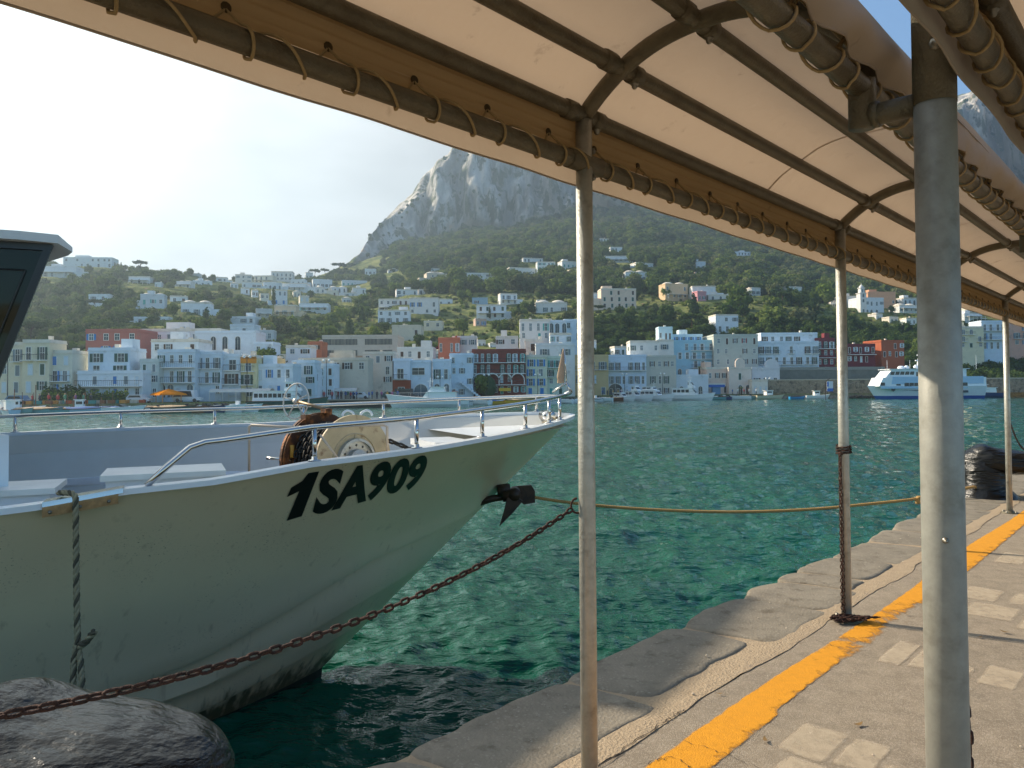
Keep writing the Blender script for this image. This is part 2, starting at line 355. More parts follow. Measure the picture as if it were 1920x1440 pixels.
t.links.new(full, b.inputs['Base Color'])
sepp = N_(t, 'ShaderNodeBump'); sepp.inputs['Strength'].default_value = 0.8; sepp.inputs['Distance'].default_value = 4.0
t.links.new(noise_(0.12, 8, (1, 1, 0.5), .65), sepp.inputs['Height']); t.links.new(sepp.outputs[0], b.inputs['Normal'])
terrain = terr.build('hillside', [tm], None, True); tag(terrain, 'steep green terraced hillside rising to a pale limestone cliff', 'hill', kind='structure')
ca = terrain.data.attributes.new('cliff', 'FLOAT', 'POINT')
cval = smoothstep((KR - 8.95 - 0.5 * fbm(GXr / 60, GYr / 60, 3, 17)) / 0.25) * smoothstep((11.5 - KR) / 0.4) * np.interp(CPX, [-700, 650, 690], [0, 0, 1])[None]
cval *= np.interp(CPX, [1060, 1100, 1720, 1780], [1, 0.25, 0.25, 1])[None]
ca.data.foreach_set('value', cval.reshape(-1).astype(np.float32))
def gz_at(X, Y):                            # ground height (smooth profile + relief)
    px = X / Y * F + 960; i = int(np.clip((px + 700) / 5, 0, len(CPX) - 2)); f = min(max((px - CPX[i]) / 5, 0), 1)
    z = np.interp(Y, CY[i] * (1 - f) + CY[i + 1] * f, CZ[i] * (1 - f) + CZ[i + 1] * f)
    return float(relief(np.array([X]), np.array([Y]), np.array([z]))[0]) if z > 1.65 else float(z)
def ground_px(px, py, ymin=0):              # where the sight line through a point of the photo meets the hillside
    i = int(np.clip((px + 700) / 5, 0, len(CPX) - 2)); Ys = np.linspace(max(CY[i][2], ymin), CY[i][9], 900)
    zs = np.interp(Ys, CY[i], CZ[i]); X = (px - 960) / F * Ys
    q = proj(np.stack([X, Ys, zs], -1))[:, 1]; k = int(np.argmax(q <= py)) if (q <= py).any() else len(Ys) - 1
    return X[k], Ys[k], zs[k]
# ------------------------------------------------------------------ SEA
sm_ = bpy.data.materials.new('sea_water'); sm_.use_nodes = True; t = sm_.node_tree; b = t.nodes['Principled BSDF']
b.inputs['Base Color'].default_value = (0.002, 0.085, 0.055, 1); b.inputs['Roughness'].default_value = 0.03; b.inputs['IOR'].default_value = 1.333
g = N_(t, 'ShaderNodeNewGeometry')
c_ = mix_(mrange(noise_(0.11, 4), .35, .65), (0.001, 0.080, 0.045), (0.002, 0.058, 0.038)); t.links.new(c_, b.inputs['Base Color'])
na = noise_(3.6, 4, (0.45, 1.25, 1), .55); nb = noise_(0.55, 4, (0.4, 1.2, 1))
ma = N_(t, 'ShaderNodeMath', operation='MULTIPLY_ADD'); ma.inputs[1].default_value = 2.2; t.links.new(nb, ma.inputs[0]); t.links.new(na, ma.inputs[2])
bp = N_(t, 'ShaderNodeBump'); bp.inputs['Strength'].default_value = 0.8; bp.inputs['Distance'].default_value = 0.16
t.links.new(ma.outputs[0], bp.inputs['Height']); t.links.new(bp.outputs[0], b.inputs['Normal'])
az = np.linspace(-1.15, 1.25, 560); rr = np.concatenate([np.linspace(0.5, 3, 4)[:-1], 3 * (260 / 3) ** np.linspace(0, 1, 560)])
A_, R_ = np.meshgrid(az, rr); WX = np.sin(A_) * R_; WY = np.cos(A_) * R_
wz = np.zeros_like(WX); wr = np.random.default_rng(3)
for k in range(54):
    lam = 0.22 * (6.0 / 0.22) ** wr.random(); th = math.radians(-75) + wr.normal() * 0.62; amp = 0.0102 * lam ** 0.45 * (0.6 + 0.8 * wr.random())
    kx, ky = math.cos(th) * 2 * math.pi / lam, math.sin(th) * 2 * math.pi / lam; ph = wr.random() * 6.28
    wob = 1.2 * fbm(WX / (lam * 5), WY / (lam * 5), 2, k) * 6
    fade = smoothstep((lam * 260 - R_) / (lam * 130))
    wz += amp * fade * (1 - np.abs(np.sin((kx * WX + ky * WY + ph + wob) / 2)) * 1.6)
sea = MB(); sea.grid(np.stack([WX, WY, wz - wz.mean()], -1)[::-1])
tag(sea.build('sea', [sm_], None, True), 'rippled teal harbour water', 'water', kind='structure')
far = MB(); far.box(-4000, -60, -6, 4000, 9000, -0.9); tag(far.build('sea_bed', [mat('sea_bed', (0.01, 0.05, 0.04))]), kind='structure')
# ================================================================== QUAY
asph = mat('worn_asphalt', '8b7f6e', 0.92, var=0.22, vscale=9, col2='6f675c', patch=(1.3, .5, .75, .35), bump=0.9, bscale=160, spec=0.25)
def speck(m, lo, hi, sc=180, col=(0.55, 0.5, 0.43), amt=0.55):
    t = m.node_tree; b = t.nodes['Principled BSDF']; src = b.inputs['Base Color'].links[0].from_socket
    g = N_(t, 'ShaderNodeNewGeometry'); v = N_(t, 'ShaderNodeTexVoronoi'); v.inputs['Scale'].default_value = sc; t.links.new(g.outputs['Position'], v.inputs['Vector'])
    s_ = N_(t, 'ShaderNodeSeparateColor'); t.links.new(v.outputs['Color'], s_.inputs[0])
    r = N_(t, 'ShaderNodeMapRange'); r.inputs[1].default_value = lo; r.inputs[2].default_value = hi; r.inputs[4].default_value = amt; t.links.new(s_.outputs[0], r.inputs[0])
    m2 = N_(t, 'ShaderNodeMix', data_type='RGBA'); t.links.new(r.outputs[0], m2.inputs[0]); t.links.new(src, m2.inputs[6]); m2.inputs[7].default_value = (*col, 1)
    t.links.new(m2.outputs[2], b.inputs['Base Color'])
speck(asph, .60, .9, 150, (0.50, 0.43, 0.35), .35)
basalt = mat('dark_quay_stone', '7f7769', 0.85, var=0.22, vscale=5, col2='564d40', patch=(7, .52, .7, .7), bump=0.45, bscale=60, spec=0.3)
speck(basalt, .9, .99, 90, (0.33, 0.30, 0.25), .5)
mortar = mat('pale_mortar', '9e8d76', 0.95, var=0.12, vscale=14, col2='8f8171', patch=(9, .6, .72, .7), bump=0.8, bscale=70, spec=0.2)
def paint(name, col, thr, soft=.16, amt=1.0):
    """paint worn down to the paving below it"""
    m = bpy.data.materials.new(name); m.use_nodes = True; t = m.node_tree; b = t.nodes['Principled BSDF']; b.inputs['Roughness'].default_value = 0.85
    o = t.nodes['Material Output']; tr = N_(t, 'ShaderNodeBsdfTransparent'); ms = N_(t, 'ShaderNodeMixShader')
    g = N_(t, 'ShaderNodeNewGeometry'); a = N_(t, 'ShaderNodeAttribute', attribute_name='wear')
    def nz(s, d=8, st=None):
        n = N_(t, 'ShaderNodeTexNoise'); n.inputs['Scale'].default_value = s; n.inputs['Detail'].default_value = d; n.inputs['Roughness'].default_value = .7
        if st:
            mpn = N_(t, 'ShaderNodeMapping'); mpn.inputs['Rotation'].default_value = (0, 0, TH); mpn.inputs['Scale'].default_value = st; t.links.new(g.outputs['Position'], mpn.inputs[0]); t.links.new(mpn.outputs[0], n.inputs['Vector'])
        else: t.links.new(g.outputs['Position'], n.inputs['Vector'])
        return n.outputs[0]
    x = N_(t, 'ShaderNodeMath', operation='ADD'); t.links.new(nz(11, 10), x.inputs[0]); t.links.new(a.outputs['Fac'], x.inputs[1])
    y = N_(t, 'ShaderNodeMath', operation='MULTIPLY_ADD'); t.links.new(nz(3.0, 6, (4, .6, 1)), y.inputs[0]); y.inputs[1].default_value = 0.55; t.links.new(x.outputs[0], y.inputs[2])
    r = N_(t, 'ShaderNodeMapRange'); r.inputs[1].default_value = thr; r.inputs[2].default_value = thr + soft; r.inputs[3].default_value = amt; r.inputs[4].default_value = 0
    t.links.new(y.outputs[0], r.inputs[0])
    c = N_(t, 'ShaderNodeMix', data_type='RGBA'); c.inputs[6].default_value = (*lin(col), 1); c.inputs[7].default_value = (*[q * .62 for q in lin(col)], 1)
    t.links.new(nz(28, 6), c.inputs[0]); t.links.new(c.outputs[2], b.inputs['Base Color'])
    n3 = N_(t, 'ShaderNodeTexNoise'); n3.inputs['Scale'].default_value = 160; t.links.new(g.outputs['Position'], n3.inputs['Vector'])
    bp = N_(t, 'ShaderNodeBump'); bp.inputs['Strength'].default_value = .6; bp.inputs['Distance'].default_value = .006; t.links.new(n3.outputs[0], bp.inputs['Height']); t.links.new(bp.outputs[0], b.inputs['Normal'])
    t.links.new(r.outputs[0], ms.inputs[0]); t.links.new(tr.outputs[0], ms.inputs[1]); t.links.new(b.outputs[0], ms.inputs[2]); t.links.new(ms.outputs[0], o.inputs['Surface'])
    return m
# pavement body
q = MB(); NE = -1.93
ts = np.arange(-14, 46.01, 0.12)
# sheet with ragged water-side edge
E0 = np.array([Q(t_, NE + 0.035 * fbm(np.array([t_ * 3.1]), np.array([.5]), 4, 2)[0] * 2, GZ) for t_ in ts])
rowsP = [E0]
for n_ in (-1.7, -1.2, -.4, 1, 3, 8, 20): rowsP.append(np.array([Q(t_, n_, GZ) for t_ in ts]))
q.grid(np.array(rowsP), flip=True)
low = E0.copy(); low[:, 2] = GZ - .12; q.grid(np.array([low, E0]), flip=True)
pav = q.build('pavement', [asph]); tag(pav, 'worn grey asphalt quay pavement', 'pavement', kind='structure')
# quay wall under the stones and mortar bed
q = MB()
q.prism([tuple(Q(-14, -2.50)[:2]), tuple(Q(46, -2.50)[:2]), tuple(Q(46, 20)[:2]), tuple(Q(-14, 20)[:2])][::-1], -3, GZ - .07)
qw = q.build('quay', [mat('wet_quay_wall', '5a5446', .9, var=.3, vscale=1.6, bump=1, bscale=6)]); tag(qw, 'stone quay wall above the water', 'quay', kind='structure')
def slab(poly, top, bot, dome=0.0, seed=0, sub=5, edge_r=0.03):
    """uneven flat stone with rounded arrises; poly in (t, n)"""
    P = np.array(poly); c = P.mean(0); bm_ = MB(); ring = []
    K = len(P)
    # densify outline with wobble
    out_ = []
    for i in range(K):
        a, b2 = P[i], P[(i + 1) % K]; m = max(2, int(np.linalg.norm(b2 - a) / 0.07))
        for j in range(m): out_.append(a + (b2 - a) * j / m)
    O = np.array(out_)
    for _ in range(1): O = (np.roll(O, 1, 0) + O * 2 + np.roll(O, -1, 0)) / 4
    d = O - c; L = np.linalg.norm(d, axis=1)[:, None]
    wob = np.array([fbm(O[:, 0] * 6 + seed, O[:, 1] * 6, 3, seed)]).T
    O = O + d / L * wob * 0.06
    rings = []
    for sc_, dz in ((1.0, bot), (1.0, top - edge_r), (1 - .35 * edge_r / L.mean(), top - edge_r * .3), (1 - edge_r / L.mean(), top)):
        pts = c + (O - c) * sc_; rings.append([Q(p[0], p[1], dz) for p in pts])
    for s_ in (.85, .65, .42, .2):
        pts = c + (O - c) * s_; zz = top + dome * (1 - s_ * s_) + 0.02 * fbm(pts[:, 0] * 3 + seed, pts[:, 1] * 3, 3, seed + 1)
        rings.append([Q(p[0], p[1], z_) for p, z_ in zip(pts, zz)])
    n = len(O); vs = [v for r_ in rings for v in r_]; vs.append(Q(c[0], c[1], top + dome))
    fs = [(k * n + i, k * n + (i + 1) % n, (k + 1) * n + (i + 1) % n, (k + 1) * n + i) for k in range(len(rings) - 1) for i in range(n)]
    k = len(rings) - 1; fs += [(k * n + i, k * n + (i + 1) % n, len(vs) - 1) for i in range(n)]
    bm_.add(vs, fs); return bm_
joints = [-3.3, -2.2, -1.0, .25, 1.25, 2.05, 3.18, 4.42, 5.33, 6.02, 6.42, 7.2, 8.2, 9.05, 10.2, 11.1, 11.9, 12.8, 13.7, 14.9, 15.8, 16.9, 18, 19.2, 20.4, 21.7, 23, 24.4, 26, 28]
stone_in = {3: -2.0, 6: -2.12, 7: -1.96, 8: -1.98, 9: -2.06}
sr = random.Random(5)
for i in range(len(joints) - 1):
    a, b2 = joints[i] + sr.uniform(.012, .03), joints[i + 1] - sr.uniform(.012, .03); inn = stone_in.get(i, -2.0 + sr.uniform(-.08, .05)); o1 = -2.62 - sr.uniform(0, .06); o2 = -2.62 - sr.uniform(0, .06)
    mid = -2.64 - sr.uniform(0, .07); sk = .10
    poly = [(a, o1), ((a + b2) / 2, mid), (b2, o2), (b2 + sk, (inn + o2) / 2), (b2 + sk * 1.1, inn + .0), ((a + b2) / 2 + sk, inn + sr.uniform(-.03, .03)), (a + sk * 1.2, inn), (a + sk * .6, (inn + o1) / 2)]
    mb = slab(poly, GZ - .004 + sr.uniform(-.006, .01), GZ - .42, .004, seed=i * 7 + 1, edge_r=.028)
    me = mb.mesh('stone', [basalt]); me.polygons.foreach_set('use_smooth', [True] * len(me.polygons))
    o = put('stone', me, qw)
# mortar bands: a sheet a little lower than the stones and flush with the asphalt
ts2 = np.arange(-6, 30.01, 0.08)
mo = MB(); rowsM = []
for k, n_ in enumerate((-2.60, -2.45, -2.25, -2.1, -2.0, NE + .004)):
    r_ = []
    for t_ in ts2:
        nn = n_
        if k == 5: nn = NE - .01 + 0.05 * fbm(np.array([t_ * 2.3]), np.array([9.5]), 4, 4)[0] * 2 + .03
        z_ = GZ - .012 + 0.006 * fbm(np.array([t_ * 9]), np.array([n_ * 9]), 2, 6)[0] + (0.016 if k >= 4 else 0)
        r_.append(Q(t_, nn, z_))
    rowsM.append(r_)
mo.grid(np.array(rowsM), flip=True)
me = mo.mesh('mortar', [mortar], True); put('mortar', me, qw)
# yellow line
def sheet(t0, t1, nf0, nf1, z, name, mats, nt_=200, nn_=8, wearf=None):
    m = MB(); G = []; Wv = []
    tt = np.linspace(t0, t1, nt_)
    for j in range(nn_):
        v = j / (nn_ - 1); row = []
        for t_ in tt:
            a = nf0(t_) if callable(nf0) else nf0; b2 = nf1(t_) if callable(nf1) else nf1
            row.append(Q(t_, a * (1 - v) + b2 * v, z)); Wv.append(wearf(t_, v) if wearf else 0)
        G.append(row)
    m.grid(np.array(G), flip=True); me = m.mesh(name, mats); a = me.attributes.new('wear', 'FLOAT', 'POINT'); a.data.foreach_set('value', np.array(Wv, np.float32))
    return me
yl = paint('yellow_road_paint', 'e39a0c', 0.93, .25)
ed = lambda t_, v: .55 * max(0, 1 - min(v, 1 - v) / .10) ** 1.5
ymn = lambda t_: -1.76 + .02 * math.sin(t_ * 1.3)
ymx = lambda t_: -1.53 + .015 * math.sin(t_ * 0.9 + 1) - (.03 if 3.6 < t_ < 4.6 else 0)
def yw(t_, v):
    w = ed(t_, v) + max(0, v - .55) * .55
    w += .32 * math.exp(-((t_ - 5.6) / .55) ** 2) * (0.3 + v) + .16 * math.exp(-((t_ - 4.75) / .3) ** 2)
    if abs(t_ - 4.9) < .02: w += .2
    return w
o = put('yellow_line', sheet(-3, 30, ymn, ymx, GZ + .004, 'yellow_line', [yl], 700, 14, yw)); tag(o, 'worn yellow painted safety line along the quay edge', 'road marking', kind='structure')
wp = paint('faded_pale_paint', 'e2cfb2', 0.90, .45, .55)
pe = lambda t_, v: .4 * max(0, 1 - min(v, 1 - v) / .08) + .08
for k, (a, b2, c, d) in enumerate([(3.22, 3.57, -1.43, -1.215), (3.25, 3.57, -1.20, -1.04), (2.95, 3.20, -1.36, -1.13), (2.92, 3.41, -1.02, -.80), (4.62, 5.12, -1.44, -1.31), (4.66, 5.10, -1.29, -1.16), (4.5, 4.9, -1.14, -.98),
                               (7.95, 8.5, -1.45, -1.22), (6.45, 6.88, -1.42, -1.16), (6.0, 6.4, -1.30, -.98), (5.85, 6.3, -.95, -.7), (6.5, 6.9, -1.1, -.8), (4.65, 5.0, -.94, -.76), (4.0, 4.5, -.5, -.2), (9.2, 9.8, -1.3, -1.0), (2.2, 2.8, -.9, -.7)]):
    o = put('faded_marking', sheet(a, b2, c, d, GZ + .004, 'faded_marking', [wp], 20, 12, lambda t_, v, a=a, b2=b2: pe(t_, v) + pe(0, (t_ - a) / (b2 - a)))); tag(o, kind='structure')

# grit and leaves lying on the quay
pr0 = random.Random(21); pebm = mat('pale_pebble', 'b8aa96', .9, var=.2); leafm_ = mat('dry_leaf', '7a6038', .9, var=.3)
def pebble_mesh(seed):
    r_ = random.Random(seed); bm_ = bmesh.new(); bmesh.ops.create_icosphere(bm_, subdivisions=1, radius=1)
    for v in bm_.verts: v.co *= 1 + r_.uniform(-.25, .25); v.co.z *= .55
    me = bpy.data.meshes.new('pebble'); bm_.to_mesh(me); bm_.free(); me.materials.append(pebm); return me
pms = [pebble_mesh(k) for k in range(4)]
for k in range(46):
    t_, n_ = pr0.uniform(2.4, 9), pr0.choice([pr0.uniform(-2.5, -1.75), pr0.uniform(-1.9, -1.72), pr0.uniform(-1.5, -.6)]); s_ = pr0.uniform(.003, .009)
    o = put('pebble', pms[k % 4], None, Q(t_, n_, GZ + s_ * .4 + .006), pr0.uniform(0, 6), s_); tag(o, 'tiny pale pebble among the loose grit on the quay', 'pebble', 'loose grit on the quay')
for k in range(9):
    t_, n_ = pr0.uniform(2.5, 6.5), pr0.uniform(-1.95, -.8); m = MB(); L_ = pr0.uniform(.018, .035); m.grid(np.array([[(L_ * u, w * L_ * .35 * math.sin(math.pi * (u + 1) / 2 + .05), .004 + .25 * L_ * u * u) for w in (-1, 0, 1)] for u in np.linspace(-1, 1, 6)]))
    o = m.build('leaf', [leafm_], None, True); o.location = tuple(Q(t_, n_, GZ + .007)); o.rotation_euler = (0, 0, pr0.uniform(0, 6)); tag(o, 'small dry curled leaf lying on the quay pavement', 'leaf', 'dry leaves on the quay')
# thin cracks: dark jagged strips along the asphalt joint and across the paving
def crack(pts, w):
    m = MB(); P = []
    for (a, b), (c, d) in zip(pts[:-1], pts[1:]):
        for u in np.linspace(0, 1, 14)[:-1]: P.append((a + (c - a) * u + pr0.uniform(-.012, .012), b + (d - b) * u + pr0.uniform(-.012, .012)))
    G = []
    for i, (a, b) in enumerate(P): ww = w * (.4 + .9 * pr0.random()); G.append([Q(a - ww * .3, b - ww, GZ + .0075), Q(a + ww * .3, b + ww, GZ + .0075)])
    m.grid(np.array(G), flip=False); me = m.mesh('crack', [mat('crack_shadow_dirt', '3a3127', 1.0)]); return me
for k, pts in enumerate([[(2.5, -1.9), (3.1, -1.93), (3.3, -1.92)], [(5.2, -1.3), (5.25, -.9), (5.22, -.2)], [(4.75, -1.85), (4.7, -1.6), (4.8, -1.5)], [(7.6, -1.5), (7.55, -.9), (7.7, -.3)], [(3.0, -1.8), (3.02, -1.5), (2.95, -1.2)], [(2.7, -1.78), (2.85, -1.72), (2.8, -1.6)]]):
    put('crack', crack(pts, .0022 if k else .0035), pav)
# ================================================================== CANOPIES, POSTS
galv = mat('galvanised_steel', 'b4b3a9', 0.40, 0.4, var=0.16, vscale=26, col2='5c5648', patch=(14, .5, .75, .5), bump=0.25, bscale=90, spec=.5)
galv2 = mat('weathered_galvanised_pipe', '67604d', 0.5, 0.35, var=0.25, vscale=18, col2='4a3f2c', patch=(9, .48, .7, .6), bump=0.5, bscale=120)
ropem = mat('tan_cord', 'a08a62', 0.9, var=.15, vscale=60, bump=.5, bscale=300)
rust = mat('rusty_iron', '452a1f', 0.85, 0.1, var=.35, vscale=40, col2='241812', patch=(30, .45, .65, .8), bump=1, bscale=150)
fabric = cloth('cream_awning_fabric', 'bcaf9e', .32, 'a9937c')
fabric2 = cloth('double_fold_fabric', 'ae9a78', .32, 'ab9670')
bolt_m = mat('steel_bolt', '8a8578', .4, .7)
SP = 2.92; T0 = 2.405; NP = -1.836; PR = 0.034
def zc(h): return EYE + h
def bolt(parent, p, d, r=.018):
    b = MB(); b.lathe([(r * 1.5, 0), (r * 1.5, .004), (r, .005), (r, .016), (r * .5, .022)], p, 8, 0, d); return b.build('bolt', [bolt_m], parent, True)
def roof_h0(u):                              # arch height over the width, u 0..1
    return .215 * (1 - abs(2 * u - 1) ** 2.4)
DROP = [.05]
def roof_h(u): return roof_h0(u) - DROP[0] * max(0, (u - .5) * 2) ** 2
def make_canopy(name, label, n0, n1, flip, t_lo, t_hi, arches, hbase=1.12):
    """n0: water side row, n1: landward row"""
    root = thing(name, Q((t_lo + t_hi) / 2, (n0 + n1) / 2, GZ), label, 'canopy'); R0 = np.array(root.location)
    def L(p): return np.asarray(p) - R0
    # purlins
    for u in (0, .175, .48, .80, 1):
        n_ = n0 + (n1 - n0) * u; hh = hbase + roof_h(u)
        m = MB(); m.tube([L(Q(t_, n_, zc(hh))) for t_ in np.linspace(t_lo, t_hi, 20)], .032, 14); m.build('purlin', [galv2], root, True)
        for t_ in arches:                   # sleeve couplings beside every arch
            for dd in (-.12, .06):
                c = MB(); c.tube([L(Q(t_ + dd, n_, zc(hh))), L(Q(t_ + dd + .06, n_, zc(hh)))], .0385, 14); c.build('pipe_coupling', [galv2], root, True)
            bolt(root, L(Q(t_ + .09, n_, zc(hh) - .034)), -UP, .012)
    for t_ in arches:
        m = MB(); m.tube([L(Q(t_, n0 + (n1 - n0) * u, zc(hbase + roof_h(u)) - .004)) for u in np.linspace(0, 1, 28)], .033, 12); m.build('arch', [galv2], root, True)
    # roof fabric: sags a little between the arches
    tt = np.linspace(t_lo, t_hi, 260); uu = np.linspace(-.045, 1.05, 26); G = []
    for u in uu:
        row = []
        uc = min(max(u, 0), 1); ex = max(-u, u - 1, 0)
        for t_ in tt:
            ph = ((t_ - T0) / SP) % 1; sag = .014 * math.sin(math.pi * ph) ** 2 * math.sin(math.pi * uc * 3.0) ** 2
            row.append(L(Q(t_, n0 + (n1 - n0) * u, zc(hbase + roof_h(uc) + .036 - ex * .6 - sag + .003 * fbm(np.array([t_ * 2]), np.array([u * 6]), 3, 4)[0]))))
        G.append(row)
    m = MB(); m.grid(np.array(G)); rf = m.build('roof_fabric', [fabric], root, True)
    for t_ in np.arange(T0 - SP * .4, t_hi, SP):
        if min(abs(t_ - a) for a in arches) < .35: continue
        m = MB(); g2 = []
        for dd in (-.009, .009): g2.append([L(Q(t_ + dd + .02 * u, n0 + (n1 - n0) * u, zc(hbase + roof_h(u) + .031))) for u in np.linspace(0, 1, 24)])
        m.grid(np.array(g2)); m.build('roof_seam', [fabric], root, True)
    # lacing beams, valances, inner flaps with eyelets and cord on both long sides
    for side, nb, sg in ((0, n0, -1), (1, n1, 1)):
        lh = .925
        m = MB(); m.tube([L(Q(t_, nb, zc(lh))) for t_ in np.linspace(t_lo, t_hi, 30)], .034, 14); m.build('lacing_beam', [galv2], root, True)
        hem = (.845 if n0 < -1 else .862) if sg * flip < 0 else .955; top_h = hbase + .05 - (DROP[0] if sg > 0 else 0)
        no = nb + sg * (.048 if sg < 0 else .046); tt = np.linspace(t_lo, t_hi, 420)
        G = []
        for v in np.linspace(0, 1, 9):
            row = []
            for t_ in tt:
                w = .003 * math.sin(t_ * 9 + v * 2) + .010 * fbm(np.array([t_ * 2.2]), np.array([v * 1.5]), 3, 12)[0]
                if hem > .9: w += sg * (.050 * math.sin(math.pi * v) * (.6 + .5 * math.sin(t_ * 3.1)) + .012 * math.sin(t_ * 23 + 4 * v) * v)
                row.append(L(Q(t_, no + w * (.3 + v), zc(top_h - v * (top_h - hem)))))
            G.append(row)
        m = MB(); m.grid(np.array(G)); m.build('valance', [fabric], root, True)
        m = MB(); m.tube([p for p in G[-1]], .0035, 6); m.build('hem', [fabric], root, True)
        # folded inner flap
        G = []; fl = .985
        for v in np.linspace(0, 1, 13):
            row = []
            for t_ in tt[::2]:
                zz = hbase + .035 - v * (hbase + .035 - fl); row.append(L(Q(t_, nb + sg * ((.034 if sg < 0 else .012) + .010 * math.sin(v * 27)) + .004 * math.sin(t_ * 7), zc(zz))))
            G.append(row)
        m = MB(); m.grid(np.array(G)); m.build('eyelet_flap', [fabric2], root, True)
        # eyelets and lacing cord
        es = [t_ + rnd.uniform(-.018, .018) for t_ in np.arange(T0 - SP * 2 + .12, t_hi, SP / 9) if t_ > t_lo + .05 and min(abs(t_ - a) for a in arches) > .06]
        em = MB(); em.lathe([(.007, -.003), (.014, -.003), (.0155, 0), (.014, .003), (.007, .003)], (0, 0, 0), 10, 0, N3)
        eme = em.mesh('eyelet', [mat('dull_brass', '4d4028', .5, .5)], True)
        path = []
        for e_, t_ in enumerate(es):
            put('eyelet', eme, root, L(Q(t_, nb - sg * -.030 + (-sg) * .004, zc(1.012))))
            rr = .034 + .0065; t2 = es[e_ + 1] if e_ + 1 < len(es) else t_ + SP / 9
            j = .05 * (rnd.random() - .5)
            inn = -sg                              # towards the inside of the canopy
            pts = [(t_, .020 * inn * 0 + sg * .028, 1.008), (t_ + .012, inn * .006, lh + rr + .006)]
            for a_ in np.linspace(80, -95, 10):    # tight loop in front of and under the pipe
                pts.append((t_ + .02 + .03 * (80 - a_) / 175 + j, inn * rr * math.cos(math.radians(a_)), lh + rr * math.sin(math.radians(a_))))
            for a_ in np.linspace(-120, -250, 7):
                pts.append((t_ + .05 + .02 * (-120 - a_) / 130, inn * rr * math.cos(math.radians(a_)), lh + rr * math.sin(math.radians(a_))))
            for a_ in np.linspace(85, -70, 9):     # long diagonal
                pts.append((t_ + .10 + (t2 - t_ - .20) * (85 - a_) / 155, inn * (rr + .002) * math.cos(math.radians(a_)), lh + (rr + .002) * math.sin(math.radians(a_))))
            for a_ in np.linspace(-100, -255, 7):
                pts.append((t2 - .09 + .05 * (-100 - a_) / 155, inn * rr * math.cos(math.radians(a_)), lh + rr * math.sin(math.radians(a_))))
            path += [L(Q(a, nb + b_, zc(c))) for a, b_, c in pts]
        m = MB(); m.tube(path, .0048, 6); m.build('lacing_cord', [ropem], root, True)
    return root, L
arA = [T0 + SP * k for k in range(-1, 6)]
can1, L1 = make_canopy('canopy', 'long barrel roofed canopy of cream fabric laced on pipes along the quay edge', NP, -.757, 1, T0 - SP * 1.6, T0 + SP * 5.4, arA)
for t_ in arA:
    m = MB(); m.tube([L1(Q(t_, NP, GZ - .01)), L1(Q(t_, NP, zc(1.10)))], PR, 20); pole = m.build('pole', [galv], can1, True)
    if t_ > T0 - 1:
        b = MB(); c0 = L1(Q(t_, NP, GZ)); b.lathe([(.10, .0), (.10, .008), (.04, .012), (.038, .03)], c0, 20); fl = b.build('base_plate', [galv2], can1, True)
        for a in (0.5, 2.1, 3.7, 5.3): bolt(can1, c0 + np.array([.075 * math.cos(a), .075 * math.sin(a), .008]), UP, .011)
        for hh in (.87, .98):
            bolt(can1, L1(Q(t_ + .036, NP + .012, zc(hh))), D3, .010)
        c = MB(); c.tube([L1(Q(t_ - .10, NP, zc(.925))), L1(Q(t_ + .10, NP, zc(.925)))], .040, 14); c.build('pipe_coupling', [galv2], can1, True)
# short T post on the landward beam and its arm
for t_ in arA:
    m = MB(); m.tube([L1(Q(t_, -.757, zc(.80))), L1(Q(t_, -.757, zc(1.04)))], .040, 16); m.build('stub_post', [galv2], can1, True)
can2, L2 = make_canopy('canopy', 'second fabric canopy overhead, its laced beam beside the thick post at top right', -.425, .75, 1, T0 - SP * 1.6, T0 + SP * 5.4, arA)
for t_ in arA:
    if abs(t_ - T0) < .1: continue
    m = MB(); m.tube([L2(Q(t_, .75, GZ - .01)), L2(Q(t_, .75, zc(1.10)))], PR, 16); m.build('pole', [galv], can2, True)
# thick posts carrying both canopies
thickm = mat('thick_post_galvanised', '979890', 0.5, 0.15, var=0.15, vscale=22, col2='5f5c4c', patch=(7, .46, .70, .55), bump=0.08, bscale=160)
CN = -.557; CRd = .056
for k, t_ in enumerate([T0, T0 + SP * 3]):
    base = Q(t_, CN, GZ)
    root = thing('support_post', base, ['thick galvanised pipe post in the right foreground joining both canopies', 'thick galvanised post far down the quay between the canopies'][k], 'post')
    m = MB(); m.tube([(0, 0, 0), (0, 0, 2.72)], CRd, 40); m.build('lower_tube', [thickm], root, True)
    m = MB(); m.tube([(0, 0, 2.42), (0, 0, 3.6)], CRd + .0015, 40); m.build('upper_sleeve', [galv2], root, True)
    for dz in (.833,):
        a = N3 * (-.757 - CN + .0); m = MB(); m.tube([np.array([0, 0, 1.6 + dz]) + N3 * -.05, np.array([0, 0, 1.6 + dz]) + N3 * -.215], .033, 16); m.build('arm', [galv2], root, True)
        m = MB(); m.tube([np.array([0, 0, 1.6 + dz]) + N3 * -.150, np.array([0, 0, 1.6 + dz]) + N3 * -.17], .0395, 16); m.build('arm_collar', [galv2], root, True)
    d = -UP * .0 + np.array([-0.42, -0.9, 0]); d /= np.linalg.norm(d)
    bolt(root, d * (CRd + .003) + UP * 2.575, d, .012); bolt(root, d * (CRd - .001) + UP * 1.17, d, .006)
    m = MB(); m.lathe([(.13, 0), (.13, .012), (.062, .014), (.058, .04)], (0, 0, 0), 24); m.build('base_plate', [galv2], root, True)
